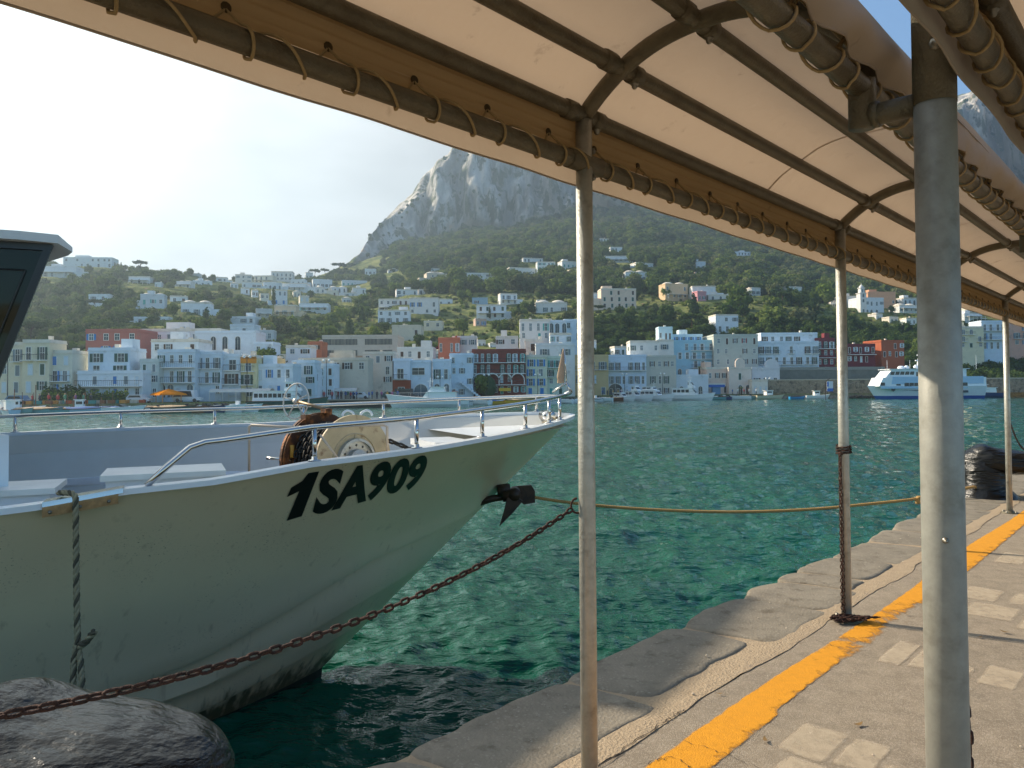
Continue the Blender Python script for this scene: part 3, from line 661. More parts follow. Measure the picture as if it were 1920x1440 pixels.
# ================================================================== CHAINS AND ROPES
def link_mesh(L_, w_, r_, seg=12, cs=5):
    pts = []
    for k in range(seg):
        a = 2 * math.pi * k / seg; x = math.cos(a) * (w_ / 2 - r_); z = math.sin(a) * (w_ / 2 - r_)
        x += math.copysign((L_ - w_) / 2, math.cos(a)) if abs(math.cos(a)) > 1e-3 else 0
        pts.append((x, 0, z))
    m = MB(); m.tube(pts, r_, cs, closed=True); return m.mesh('link', [rust], True)
def chain(label, pts, L_, w_, r_, twist=0.0, name='chain', group=None, origin=None):
    P = np.array(pts, float); seg = np.linalg.norm(np.diff(P, axis=0), axis=1); s = np.concatenate([[0], np.cumsum(seg)])
    pitch = L_ - 2 * r_ * 1.15; n = int(s[-1] / pitch); o0 = P[0] if origin is None else np.array(origin)
    root = thing(name, o0, label, 'chain', group=group); me = link_mesh(L_, w_, r_)
    for k in range(n):
        a = (k + .5) * pitch; p = np.array([np.interp(a, s, P[:, j]) for j in range(3)])
        p2 = np.array([np.interp(a + .4 * pitch, s, P[:, j]) for j in range(3)]); p1 = np.array([np.interp(a - .4 * pitch, s, P[:, j]) for j in range(3)])
        d = Vector(p2 - p1).normalized(); up = Vector((0, 0, 1)) if abs(d.z) < .9 else Vector((1, 0, 0)); y = up.cross(d).normalized(); z = d.cross(y)
        R = Matrix((d, y, z)).transposed() @ Matrix.Rotation((math.pi / 4 + (math.pi / 2) * (k % 2)) + twist * a + rnd.uniform(-.18, .18), 3, 'X')
        o = put('link', me, root); o.matrix_local = Matrix.Translation(Vector(p - o0)) @ R.to_4x4()
    return root
pA = np.array([.3, 3.01]); p0 = np.array([.3 - 1.99, 3.01 - 2.13])
us = np.array([0, .224, .457, .687, 1.0]); zs = np.array([2.83, 2.677, 2.597, 2.635, 2.82]); cf = np.polyfit(us, zs, 3)
cp = [(*(pA + (p0 - pA) * u - np.array([.04, 0]) * (1 - u)), np.polyval(cf, u)) for u in np.linspace(0.012, 1, 60)]
chain('rusty chain hung along the quay edge from the near pole, over the black bollard', cp, .043, .025, .0048, twist=1.1)
hk = MB(); c = np.array([*(pA), 2.83]); hk.tube([c + np.array([-.02 - .025 * math.sin(a), -.035 * 0, .03 * math.cos(a)]) + np.array([-.02, 0, 0]) for a in np.linspace(0, 5, 14)], .005, 6)
hk.v = [tuple(np.array(v) - np.array([*Q(T0, NP, GZ)]) + np.array([0, 0, 0])) for v in hk.v]
o = hk.build('hook', [rust], can1, True); o.location = tuple(np.array(Q(T0, NP, GZ)) - np.array(can1.location))
# chain on the second pole: collar of wraps, two hanging strands, a heap on the ground
pB = Q(T0 + SP, NP, 0); side = np.array([-.93, -.37, 0]); fr = np.array([-.25, -.97, 0])
def helix(c, r, z0, z1, turns, n=60, ph=0): return [(c[0] + r * math.cos(ph + turns * 2 * math.pi * k / n), c[1] + r * math.sin(ph + turns * 2 * math.pi * k / n), z0 + (z1 - z0) * k / n) for k in range(n + 1)]
strand1 = [tuple(pB + side * .044 + fr * .015 + UP * z) for z in np.linspace(2.84, 1.75, 20)]
strand2 = [tuple(pB + side * (.036 - .008 * (2.84 - z)) + fr * .030 + UP * z) for z in np.linspace(1.75, 2.84, 20)]
hr = random.Random(3)
heap = [(pB[0] + x + hr.uniform(-.02, .02), pB[1] + y + hr.uniform(-.02, .02), GZ + .02 + hr.uniform(0, .03)) for x, y in [(.16 * math.cos(q_ * 1.9) * hr.uniform(.6, 1.15) - .02, .05 * math.sin(q_ * 2.3) - .075) for q_ in range(26)]]
collar = helix(pB, .046, 2.84, 2.90, 3.2, 70, 1)
cpth = heap + strand2[0:1] + strand2 + collar + strand1
chain('rusty chain wrapped round the middle pole and heaped at its foot', cpth, .032, .019, .0038, twist=.8)
pC = Q(T0, CN, 0); vr = np.array([.98, -.1, 0])
cpth = [tuple(pC + np.array([.02 + .058 * (1 - math.exp(-(2.63 - z) * 9)) + .012 * math.sin(z * 9), .045, 0]) + UP * z) for z in np.linspace(2.60, 1.72, 24)]
chain('dark chain dangling down the right side of the thick post', cpth, .050, .028, .0050, twist=.5)
pD = Q(T0 + 3 * SP, NP, 0); pE = Q(T0 + 4 * SP, NP, 0)
chain('slack chain hanging between the farthest poles at the right edge', [tuple(Q(T0 + 3 * SP, NP, 0) * (1 - u) + Q(T0 + 4 * SP, NP, 0) * u + UP * (2.95 - 1.1 * u * (1 - u) * 2)) for u in np.linspace(0.02, 1, 40)], .043, .025, .0048)
def rope(name, label, pts, r, mats, strands=3, pitch=.12, cat='rope', parent=None):
    P = np.array(pts, float); s = np.concatenate([[0], np.cumsum(np.linalg.norm(np.diff(P, axis=0), axis=1))])
    n = max(12, int(s[-1] / (pitch / 9))); ss = np.linspace(0, s[-1], n); C = np.array([np.interp(ss, s, P[:, j]) for j in range(3)]).T
    T = np.gradient(C, axis=0); T /= np.linalg.norm(T, axis=1)[:, None]
    a = np.array([0, 0, 1.0]) if abs(T[0][2]) < .9 else np.array([0, 1.0, 0]); u_ = np.cross(T, a); u_ /= np.linalg.norm(u_, axis=1)[:, None]; w_ = np.cross(T, u_)
    m = MB(); o0 = C[0]
    for k in range(strands):
        ph = ss / pitch * 2 * math.pi + k * 2 * math.pi / strands
        m.tube(C - o0 + (u_ * np.cos(ph)[:, None] + w_ * np.sin(ph)[:, None]) * r * .5, r * .56, 6, k % len(mats))
    o = m.build(name, mats, parent, True)
    if parent is None: o.location = tuple(o0); tag(o, label, cat)
    else: o.location = tuple(o0)
    return o
hemp = mat('tan_mooring_rope', 'b08a52', .95, var=.2, vscale=40, bump=.6, bscale=200)
def spline(ctrl, n=80):
    C_ = np.array(ctrl, float); k = len(C_); tt = np.linspace(0, k - 1, n); out_ = []
    for t_ in tt:
        i = min(int(t_), k - 2); f = t_ - i; p1, p2 = C_[i], C_[i + 1]; p0_ = C_[i - 1] if i > 0 else 2 * p1 - p2; p3 = C_[i + 2] if i + 2 < k else 2 * p2 - p1
        out_.append(.5 * ((2 * p1) + (-p0_ + p2) * f + (2 * p0_ - 5 * p1 + 4 * p2 - p3) * f * f + (-p0_ + 3 * p1 - 3 * p2 + p3) * f ** 3))
    return out_
# mooring rope from the bow, sagging over the water to the far bollard
rb = np.array([-0.10, 9.75, 2.00]); re_ = Q(12.3, -2.42, GZ + .16)
def at_mid(px, py, u):                       # point on the vertical plane rope-start to rope-end seen at a picture point
    xy = rb[:2] * (1 - u) + re_[:2] * u; return xy
def plane_pt(px, py):
    d = ray(px, py); A = np.array([[d[0], -(re_ - rb)[0]], [d[1], -(re_ - rb)[1]]]); k, u = np.linalg.solve(A, np.array([rb[0], rb[1]])); return np.array([0, 0, EYE]) + d * k
rp = [rb, plane_pt(1000, 932), plane_pt(1100, 946), plane_pt(1230, 956), plane_pt(1380, 960), plane_pt(1520, 955), plane_pt(1640, 944), plane_pt(1725, 934), plane_pt(1815, 915), re_]
rope('mooring_rope', 'tan mooring rope stretched from the bow over the water to the bollard', spline(rp, 160), .021, [hemp], 3, .11)
kn = plane_pt(1725, 936)
m = MB()
for k in range(9):
    a = hr.uniform(0, 6.28); m.tube([(.05 * math.cos(a + q) * (1 + .3 * math.sin(3 * q)), .03 * math.sin(q * 2 + a), .045 * math.sin(a + q) - .01) for q in np.linspace(0, 4.5, 12)], .013, 6)
for k in range(7):
    a = hr.uniform(0, 6.28); m.tube([(0, 0, -.02), (.07 * math.cos(a), .03 * math.sin(a), -.05 - .02 * abs(math.sin(a)))], .008, 5)
o = m.build('rope_knot', [hemp], None, True); o.location = tuple(kn); tag(o, 'frayed knot in the tan mooring rope left of the thick post', 'knot')
rope('mooring_rope', 'second strand of tan rope reaching the far bollard from behind the thick post', spline([plane_pt(1725, 934), plane_pt(1790, 908) + [0, .3, 0], Q(12.4, -2.6, GZ + .32)], 60), .019, [hemp], 3, .11)
# ================================================================== BOLLARDS
blk = mat('black_bollard_paint', '070705', .27, .0, var=.35, vscale=9, col2='2a2418', patch=(12, .56, .68, .6), bump=.45, bscale=13, spec=.45, stretch=(.45, .8, 2.2), space='obj')
def bollard(loc, rz, sc, label):
    root = thing('bollard', loc, label, 'bollard', rz); m = MB()
    m.lathe([(.40, -.05), (.40, .0), (.37, .04), (.31, .10), (.29, .22), (.285, .34), (.30, .50)], (0, 0, 0), 32)
    o = m.build('shaft', [blk], root, True); o.scale = (sc,) * 3
    # long rounded head overhanging landwards, uneven cast surface
    nu, nv = 96, 48; G = []
    for j in range(nv + 1):
        ph = -math.pi / 2 + math.pi * j / nv; row = []
        for i in range(nu + 1):
            th = 2 * math.pi * i / nu; cx = math.copysign(abs(math.cos(ph)) ** .75, 1) * math.cos(th); cyy = math.copysign(abs(math.cos(ph)) ** .75, 1) * math.sin(th); cz = math.copysign(abs(math.sin(ph)) ** .8, math.sin(ph))
            x = cx * .53 + .22; y = cyy * .34; z = .50 + cz * (.165 + .03 * max(0, -cx)) + .07 * math.exp(-((x + .05) / .13) ** 2) * max(0, cz) - .05 * max(0, x) ** 1.5
            k = .010 * float(fbm(np.array([x * 7 + y * 4]), np.array([z * 12 + y * 5]), 2, 9)[0]) * 2
            row.append((x + cx * k, y + cyy * k, z + cz * k))
        G.append(row)
    h = MB(); h.grid(np.array(G)); o = h.build('head', [blk], root, True); o.scale = (sc,) * 3
    return root
bollard((-1.62, 2.34, GZ - .06), math.atan2(D3[1], D3[0]) - .9, 1.0, 'big black cast iron bollard in the lower left corner')
bollard(tuple(Q(12.6, -2.36, GZ)), math.atan2(D3[1], D3[0]) - 1.2, 1.05, 'rusty black bollard far along the quay edge beside the thin pole')
# ================================================================== MOORED BOAT (big bow on the left)
PHI = 3.565; BA = np.array([math.cos(PHI), math.sin(PHI), 0]); BN = np.array([-BA[1], BA[0], 0]); B0 = np.array([.85, 10.154, 0])
def BP(q, l, z): return B0 + BA * q + BN * l + UP * z
boat = thing('moored_boat', BP(5, 0, 0), 'large white boat moored bow first at the quay, registration number on its bow', 'boat')
BL = np.array(boat.location)
def bl(p): return np.asarray(p, float) - BL
class BM(MB):
    def build(s, name, mats, parent=None, smooth=False):
        s.v = [tuple(np.array(v) - BL) for v in s.v]; return MB.build(s, name, mats, parent if parent is not None else boat, smooth)
def wg(s, side): return 3.273 * (1 - math.exp(-max(s, 0) / 2.807)) + (.05 if s > .02 else 0)
def zg0(s, side): return EYE - .347 - .047 * s - .043 * side * wg(s, side)
# trim the sheer so that it passes through the measured gunwale points
nearp = [(1075, 782), (910, 822), (782, 844), (587, 869), (400, 902), (233, 920), (80, 947), (0, 958)]
farp = [(1060, 772), (1022, 773), (726, 784), (467, 795), (227, 803), (0, 813)]
corr = {1: ([], []), -1: ([], [])}
SS = np.linspace(0, 9, 500)
for side, pts in ((1, nearp), (-1, farp)):
    G = np.array([BP(s, side * wg(s, side), zg0(s, side)) for s in SS]); q = proj(G)
    for (px, py) in pts:
        i = int(np.argmin(np.abs(q[:, 0] - px))); corr[side][0].append(SS[i]); corr[side][1].append((q[i, 1] - py) / F * G[i, 1])
def zg(s, side):
    a = sorted(zip(*corr[side])); c = float(np.interp(s, [x[0] for x in a], [x[1] for x in a])); return zg0(s, side) + c * min(1, s / .3)
def zst(s): return 2.953 - .85 * s
hullm = mat('white_hull_paint', 'd8c9a8', .28, 0, var=.05, vscale=1.2, col2='8d8166', patch=(2.4, .60, .74, .35), spec=.5, coat=.3)
t = hullm.node_tree; b = t.nodes['Principled BSDF']; src = b.inputs['Base Color'].links[0].from_socket; g = N_(t, 'ShaderNodeNewGeometry')
sf = noise_(46, 6, (1, 1, 2.2), .7); big = noise_(1.1, 3)
mm = N_(t, 'ShaderNodeMath', operation='MULTIPLY'); t.links.new(mrange(sf, .60, .65), mm.inputs[0]); t.links.new(mrange(big, .50, .60), mm.inputs[1])
zz = N_(t, 'ShaderNodeSeparateXYZ'); t.links.new(g.outputs['Position'], zz.inputs[0]); strk = noise_(9, 5, (1, 1, .06), .6)
hl = N_(t, 'ShaderNodeMath', operation='MULTIPLY_ADD'); t.links.new(strk, hl.inputs[0]); hl.inputs[1].default_value = -.9; t.links.new(zz.outputs['Z'], hl.inputs[2])
c1_ = mix_(mm.outputs[0], src, (.12, .09, .05)); c2_ = mix_(mrange(hl.outputs[0], -.10, -.38), c1_, (.10, .10, .055))      # grime above the waterline
st_ = N_(t, 'ShaderNodeMath', operation='MULTIPLY'); t.links.new(mrange(strk, .60, .72, 0, .35), st_.inputs[0]); t.links.new(mrange(zz.outputs['Z'], 2.7, 1.9), st_.inputs[1])
t.links.new(mix_(st_.outputs[0], c2_, (.28, .20, .11)), b.inputs['Base Color'])
antif = mat('dark_green_antifouling', '1c2a22', .6, var=.2)
capm = mat('white_gelcoat', 'dfe3e4', .28, var=.04, vscale=5, coat=.3)
innm = mat('pale_grey_bulwark_paint', 'c4c2b8', .5, var=.05, vscale=3, col2='8f8a7c', patch=(5, .6, .8, .25))
steel = mat('polished_stainless', 'c9c6c0', .14, 1.0, var=.05)
lev = [  # lower level lines: start on the stem, width, length scale, height table
 (1.34, 2.60, 3.8, [1.34, 3, 4.7, 6, 8, 14], [1.81, 1.50, .90, .66, .5, .4]),
 (2.05, 2.45, 3.4, [2.05, 3, 4.7, 6, 8, 14], [1.21, .98, .55, .40, .3, .22]),
 (2.75, 2.38, 3.1, [2.75, 3.4, 4.7, 6, 8, 14], [.61, .50, .26, .16, .08, .04]),
 (3.40, 2.35, 2.9, [3.4, 4.7, 6, 8, 14], [.06, .0, -.05, -.08, -.1])]
def lv(j, s, side):
    s0, w, L_, a, c = lev[j]
    if s <= s0: return 0.0, zst(s)
    return w * (1 - math.exp(-(s - s0) / L_)), float(np.interp(s, a, c))
def hull_sec(s, side):
    G = (wg(s, side) if s > .001 else .0, zg(s, side)); c1 = lv(0, s, side); rows = []
    for v in np.linspace(0, 1, 13):
        w = c1[0] + (G[0] - c1[0]) * (1 - v) ** 1.25; rows.append((w, G[1] + (c1[1] - G[1]) * v))
    pr = c1
    for j in (1, 2, 3):
        nx = lv(j, s, side); k = min(1, max(0, pr[0] / .5)); stp = .15 * k
        rows.append((max(pr[0] - stp * .2, 0), pr[1] - .035 * k)); a = (max(pr[0] - stp, 0), pr[1] - .06 * k); rows.append(a)
        rows.append(((a[0] + nx[0]) / 2, (a[1] + nx[1]) / 2)); rows.append(nx); pr = nx
    rows.append((pr[0] * .75, min(pr[1], 0) - .35 if s > 3.4 else pr[1])); rows.append((0, min(-.9, zst(s)) if s > 3.4 else zst(s)))
    return rows
ST = np.concatenate([np.linspace(0, 1.2, 16)[:-1], np.linspace(1.2, 6, 60)[:-1], np.linspace(6, 15, 24)])
def hull_pt(s, v, side=1):                   # v in 0..1 between sheer and upper chine
    c1 = lv(0, s, side); G = (wg(s, side), zg(s, side)); w = c1[0] + (G[0] - c1[0]) * (1 - v) ** 1.25
    return BP(s, side * w, G[1] + (c1[1] - G[1]) * v)
for side in (1, -1):
    m = BM(); G = np.array([[BP(s, side * w, z) for (w, z) in hull_sec(s, side)] for s in ST]); nr = G.shape[1]
    m.grid(G, flip=(side > 0))
    m.m = [1 if (k % (nr - 1)) >= nr - 3 else 0 for k in range(len(m.f))]
    o = m.build('hull_side', [hullm, antif], None, False); autosmooth(o.data, 28)
tr = BM(); tr.add([BP(15, w, z) for (w, z) in hull_sec(15, 1)][:] + [BP(15, -w, z) for (w, z) in reversed(hull_sec(15, -1))], [tuple(range(2 * nr))]); tr.build('transom', [hullm])
# cap rail all round, inner bulwark with a step and ledge, deck
def ring(off, dz, side, s0=0.0): return [BP(max(s, s0), side * max(wg(s, side) - off, 0), zg(s, side) + dz) for s in ST if s >= s0 * .0]
def hullw(s, z, side):
    sec = sorted([(z_, w_) for (w_, z_) in hull_sec(s, side)]); return float(np.interp(z, [a[0] for a in sec], [a[1] for a in sec]))
def inner(s, w, z, side, gap=.035):
    z = max(z, zst(s) + .06); return BP(s, side * max(min(w, hullw(s, z, side) - gap), 0), z)
for side in (1, -1):
    cw = .15
    for nm, prof, mt in (('cap_rail', [(-.012, -.03), (-.012, .012), (cw, .012), (cw, -.05)], capm),
                         ('bulwark_upper_panel', [(cw + .04, -.03), (cw + .05, -.27), (cw - .04, -.275)], innm),
                         ('bulwark_lower_panel', [(cw - .04, -.27), (cw + .02, -.62), (cw - .05, -.625)], innm),
                         ('bulwark_ledge', [(cw - .05, -.62), (cw + .34, -.62), (cw + .34, -.70), (cw - .05, -.72)], capm),
                         ('bulwark_foot', [(cw + .02, -.70), (cw + .02, -1.12)], innm)):
        m = BM(); m.grid(np.array([[(BP(s, side * max(wg(s, side) - o_, 0), zg(s, side) + dz) if nm == 'cap_rail' else inner(s, wg(s, side) - o_, zg(s, side) + dz, side)) for (o_, dz) in prof] for s in ST if s > (-1 if nm == 'cap_rail' else .35)]), flip=(side < 0))
        o = m.build(nm, [mt], None, False); autosmooth(o.data, 30)
dk = BM(); dk.grid(np.array([[inner(s, abs(k) * (hullw(s, zg(s, 1) - 1.1, 1) - .03), zg(s, 1) * (k + 1) / 2 + zg(s, -1) * (1 - k) / 2 - 1.1, 1 if k >= 0 else -1) for k in np.linspace(-1, 1, 9)] for s in ST if s > 1.3])); dk.build('deck', [mat('grey_deck', '8d9192', .8, var=.1)])
# small triangular foredeck with pale hatch
fd = BM(); fd.grid(np.array([[BP(s, wg(s, 1) * k * .93, (zg(s, 1) + zg(s, -1)) / 2 - .12) for k in np.linspace(-1, 1, 7)] for s in np.linspace(.25, 1.7, 8)])); fd.build('foredeck', [capm])
hb = BM(); hb.obox(BP(2.0, .3, 2.66), BA * .26, BN * .5, UP * .04); hb.build('hatch', [capm])
fb = BM(); fb.tube([BP(.42, .12, 2.95), BP(.42, -.12, 2.95)], .07, 12); fb.build('bow_roller', [steel], None, True)
# deck lockers whose lids show over the sheer
for (q0, l0, hw, hl, z_) in ((5.05, 1.35, .50, .36, 2.29), (6.35, 1.15, .45, .38, 2.21)):
    z_ = zg(q0, 1) - .04
    m = BM(); m.obox(BP(q0, l0, z_ - .30), BA * (hw - .04), BN * (hl - .04), UP * .28); lk = m.build('deck_locker', [capm])
    m = BM(); m.obox(BP(q0, l0, z_ + .01), BA * hw, BN * hl, UP * .025); o = m.build('lid', [mat('white_grp_lid', 'e6e2d6', .55)], lk); 
# bow rail
def railpts(side, dz, s_list, off=.07): return [BP(s, side * max(wg(s, side) - off, 0), zg(s, side) + dz(s)) for s in s_list]
nr_ = [1.15 * 0 + s for s in np.linspace(.14, 4.75, 40)]
rail = BM(); RH = .30
near_r = railpts(1, lambda s: RH + .02 * math.exp(-s), nr_) + [BP(4.86, wg(4.86, 1) - .07, zg(4.86, 1) + .27), BP(5.02, wg(5.02, 1) - .06, zg(5.02, 1) + .14), BP(5.16, wg(5.16, 1) - .05, zg(5.16, 1) + .012)]
far_r = railpts(-1, lambda s: RH - .07, list(np.linspace(9.0, .14, 50)))
rail.tube(far_r + [BP(.05, -.02, zg(0, 1) + RH + .02)] + near_r, .024, 12); rl = rail.build('bow_rail', [steel], None, True)
for side, pxs in ((1, [588, 780, 905, 985, 1030, 1049]), (-1, [28, 228, 405, 568, 720, 863, 1005])):
    for px in pxs:
        ss = np.linspace(.15, 8.8, 300); qx = proj(np.array([BP(s, side * (wg(s, side) - .07), zg(s, side)) for s in ss]))[:, 0]; s = float(ss[int(np.argmin(np.abs(qx - px)))])
        p = BP(s, side * max(wg(s, side) - .07, 0), zg(s, side)); m = BM(); m.tube([p, p + UP * (RH - .0 if side > 0 else RH - .07)], .021, 12); m.build('stanchion', [steel], None, True)
        m = BM(); m.lathe([(.055, .013), (.055, .02), (.026, .024), (.024, .05)], p, 14); m.build('stanchion_foot', [steel], None, True)
jb = BP(.04, 0, zg(0, 1) + RH)
m = BM(); m.tube([jb, jb + np.array([-.07, 0, .14])], .016, 8); m.tube([jb + np.array([-.07, 0, .14]), jb + np.array([-.10, -.02, .60])], .010, 8); m.tube([jb + np.array([-.07, 0, .14]), jb + np.array([-.26, .05, .01])], .014, 8); m.build('jackstaff', [steel], None, True)
m = BM(); G = []
for k in range(12):
    v = k / 11; w = .008 + .055 * v ** .9; c = jb + np.array([-.105 - .02 * v, -.02, .60 - .46 * v]); G.append([c + np.array([w * math.cos(a) - w * .5, w * .45 * math.sin(a), .015 * math.sin(a * 3)]) * (1 if k < 10 else .8) for a in np.linspace(0, 2 * math.pi, 11)])
m.grid(np.array(G)); m.build('furled_pennant', [cloth('faded_pennant', 'b9a48c', .3)], None, True)
# rubbing plate and dock line on the sheer
s1, s2 = 5.42, 6.22
def near_s(px):
    ss = np.linspace(.15, 9, 600); qx = proj(np.array([BP(s, wg(s, 1), zg(s, 1)) for s in ss]))[:, 0]; return float(ss[int(np.argmin(np.abs(qx - px)))])
sa, sb_ = near_s(222), near_s(78)
m = BM(); m.grid(np.array([[BP(s, wg(s, 1) + o_, zg(s, 1) + dz) for (o_, dz) in ((.016, -.085), (.022, -.03), (.022, -.002))] for s in np.linspace(sa, sb_, 8)]), flip=True); m.build('rubbing_strip', [mat('worn_bronze_plate', 'a8865c', .45, .3, var=.3, vscale=30)])
for px in (92, 152, 205): bolt(boat, bl(BP(near_s(px), wg(near_s(px), 1) + .018, zg(near_s(px), 1) - .055)), BN, .009)
m = BM(); m.grid(np.array([[BP(s, wg(s, 1) + o_, zg(s, 1) + dz) for (o_, dz) in ((.026, -.012), (.02, .022), (-.17, .022))] for s in np.linspace(sa - .03, sb_, 8)]), flip=True); m.build('chafe_plate', [steel])
# winch drum with anchor chain
wc = BP(3.42, .62, 2.62); wax = np.array([.76, -.65, 0.0]); wax /= np.linalg.norm(wax); wpr = np.cross(UP, wax)
# place by sight: flange centre
cF = atY(664, 864, 8.3); wc = cF
creamm = mat('cream_rust_stained_paint', 'b7a480', .6, var=.15, vscale=6, col2='6d4423', patch=(7, .55, .7, .7)); orng = mat('rusty_orange_steel', '9a5c26', .7, .1, var=.3, vscale=8, col2='3a2012', patch=(5, .42, .56, .9), bump=.5, bscale=60)
winch = put('anchor_winch', None, boat, bl(wc)); 
def wb(m, name, mats, smooth=True): return m.build(name, mats, winch, smooth)
m = MB(); m.lathe([(.515, -.012), (.515, .012)], (0, 0, 0), 48, 0, wax); wb(m, 'front_flange', [creamm], False)
m = MB(); m.tube([wpr * .30 * math.cos(a) + UP * .30 * math.sin(a) + wax * .014 for a in np.linspace(0, 2 * math.pi, 40)[:-1]], .010, 6, closed=True)
for a in (1.55, 3.1, 5.2): m.tube([wpr * .17 * math.cos(a) + UP * .17 * math.sin(a) + wax * .014, wpr * .30 * math.cos(a) + UP * .30 * math.sin(a) + wax * .014], .010, 6)
wb(m, 'flange_rib', [creamm])
m = MB(); m.lathe([(.25, .01), (.25, .07), (.22, .075), (.22, .04), (.13, .04), (.13, .10), (.08, .12)], (0, 0, 0), 32, 0, wax); wb(m, 'hub', [galv], False)
for k in range(12):
    a = k * math.pi / 6; bolt(winch, wpr * .175 * math.cos(a) + UP * .175 * math.sin(a) + wax * .036, wax, .010)
m = MB(); m.lathe([(.52, -.62), (.52, -.59)], (0, 0, 0), 48, 0, wax); m.lathe([(.53, -.66), (.53, -.62)], (0, 0, 0), 48, 0, wax)
for a in (1.45, 2.0): m.obox(wpr * .53 * math.cos(a) + UP * .53 * math.sin(a) - wax * .60, wax * .05, wpr * .04, UP * .03)
m.obox(UP * .55 - wax * .56 + wpr * .03, wax * .05, wpr * .045, UP * .025)
wb(m, 'brake_band', [orng], False)
m = MB(); m.lathe([(.30, -.59), (.30, -.012)], (0, 0, 0), 32, 0, wax); wb(m, 'drum', [orng], True)
lk_m = link_mesh(.10, .062, .013); lk2 = bpy.data.meshes['link'] if False else lk_m; lk2.materials[0] = mat('black_anchor_chain', '2b2823', .6, .4, var=.3, vscale=30)
for layer, rad in ((0, .36), (1, .41)):
    for row in range(7):
        for k in range(24 if layer == 0 else 26):
            a = 2 * math.pi * k / (24 if layer == 0 else 26) + row * .13
            if not (-.4 < a % (2 * math.pi) < 3.6): continue
            p = (wpr * math.cos(a) + UP * math.sin(a)) * rad - wax * (.055 + .078 * row); d = Vector(-wpr * math.sin(a) + UP * math.cos(a)); y = Vector(wpr * math.cos(a) + UP * math.sin(a)); z = d.cross(y)
            o = put('chain_link', lk2, winch); o.matrix_local = Matrix.Translation(Vector(p)) @ (Matrix((d, y, z)).transposed() @ Matrix.Rotation(math.pi / 4 + (k % 2) * math.pi / 2 + rnd.uniform(-.2, .2), 3, 'X')).to_4x4()
# brake hand wheel on its inclined shaft
hw = atY(555, 752, 8.95) - wc; sh = UP * .58 - wax * .58
m = MB(); ax = hw - sh; ax = ax / np.linalg.norm(ax); m.tube([sh, hw + ax * .02], .018, 8); wb(m, 'brake_shaft', [mat('worn_shaft', '9b8568', .5, .4)])
wa = np.array([-.35, -.90, .15]); wa /= np.linalg.norm(wa); u1 = np.cross(UP, wa); u1 /= np.linalg.norm(u1); u2 = np.cross(wa, u1)
m = MB(); m.tube([hw + .215 * (u1 * math.cos(a) * .85 + u2 * math.sin(a)) for a in np.linspace(0, 2 * math.pi, 40)[:-1]], .009, 6, closed=True)
for k in range(5):
    a = .4 + k * 2 * math.pi / 5; m.tube([hw, hw + .215 * (u1 * math.cos(a) * .85 + u2 * math.sin(a))], .009, 6)
m.lathe([(.03, -.02), (.03, .03)], hw, 10, 0, wa); wb(m, 'hand_wheel', [mat('white_wheel_paint', 'cfccc0', .4)])
m = MB(); lv0 = -wpr * 0; p_ = atY(545, 862, 8.35) - wc; q_ = atY(500, 859, 8.35) - wc; m.tube([p_, q_], .014, 8, radii=[.010, .018]); wb(m, 'brake_lever', [steel])
m = MB(); m.obox(atY(548, 846, 8.35) - wc, (.02, 0, 0), (0, .02, 0), (0, 0, .07)); wb(m, 'bracket', [mat('yellow_ochre_paint', 'c08a30', .6, var=.2)])
# pipe frame round the winch
fr_m = mat('cream_pipe_paint', 'c8b39a', .45, var=.1)
def fp(px, py, Y): return atY(px, py, Y)
m = BM(); m.tube([fp(467, 885, 8.15), fp(467, 800, 8.15), fp(472, 797, 8.15), fp(590, 803, 7.75)], .014, 8)
m.tube([fp(590, 800, 7.75), fp(720, 797, 7.95), fp(726, 800, 7.95), fp(726, 850, 7.95)], .014, 8); m.tube([fp(600, 815, 7.76), fp(640, 868, 7.8)], .012, 8); m.tube([fp(560, 801, 7.9), fp(590, 800, 7.75)], .013, 8)
m.build('winch_guard', [fr_m], None, True)
cpts = [fp(728, 826, 8.6), fp(745, 832, 8.7), fp(765, 840, 8.85), fp(800, 860, 9.0)]
me_l = link_mesh(.11, .066, .014); me_l.materials[0] = MATS['black_anchor_chain']
P_ = np.array(cpts); s_ = np.concatenate([[0], np.cumsum(np.linalg.norm(np.diff(P_, axis=0), axis=1))])
for k in range(int(s_[-1] / .085)):
    a = (k + .5) * .085; p = np.array([np.interp(a, s_, P_[:, j]) for j in range(3)]); d = Vector(P_[-1] - P_[0]).normalized(); y = Vector((0, 0, 1)).cross(d).normalized(); z = d.cross(y)
    o = put('chain_link', me_l, boat); o.matrix_local = Matrix.Translation(Vector(p - BL)) @ (Matrix((d, y, z)).transposed() @ Matrix.Rotation(math.pi / 4 + (k % 2) * math.pi / 2, 3, 'X')).to_4x4()
# white horn cleat on the far sheer
c0 = BP(2.55, -wg(2.55, -1) + .07, zg(2.55, -1) + .01); m = BM()
for sg in (-1, 1): m.tube(spline([c0 + BA * .05 * sg, c0 + BA * .06 * sg + UP * .08, c0 + BA * .14 * sg + UP * .12, c0 + BA * .20 * sg + UP * .09, c0 + BA * .22 * sg + UP * .04], 16), .018, 8)
m.build('cleat', [capm], None, True)
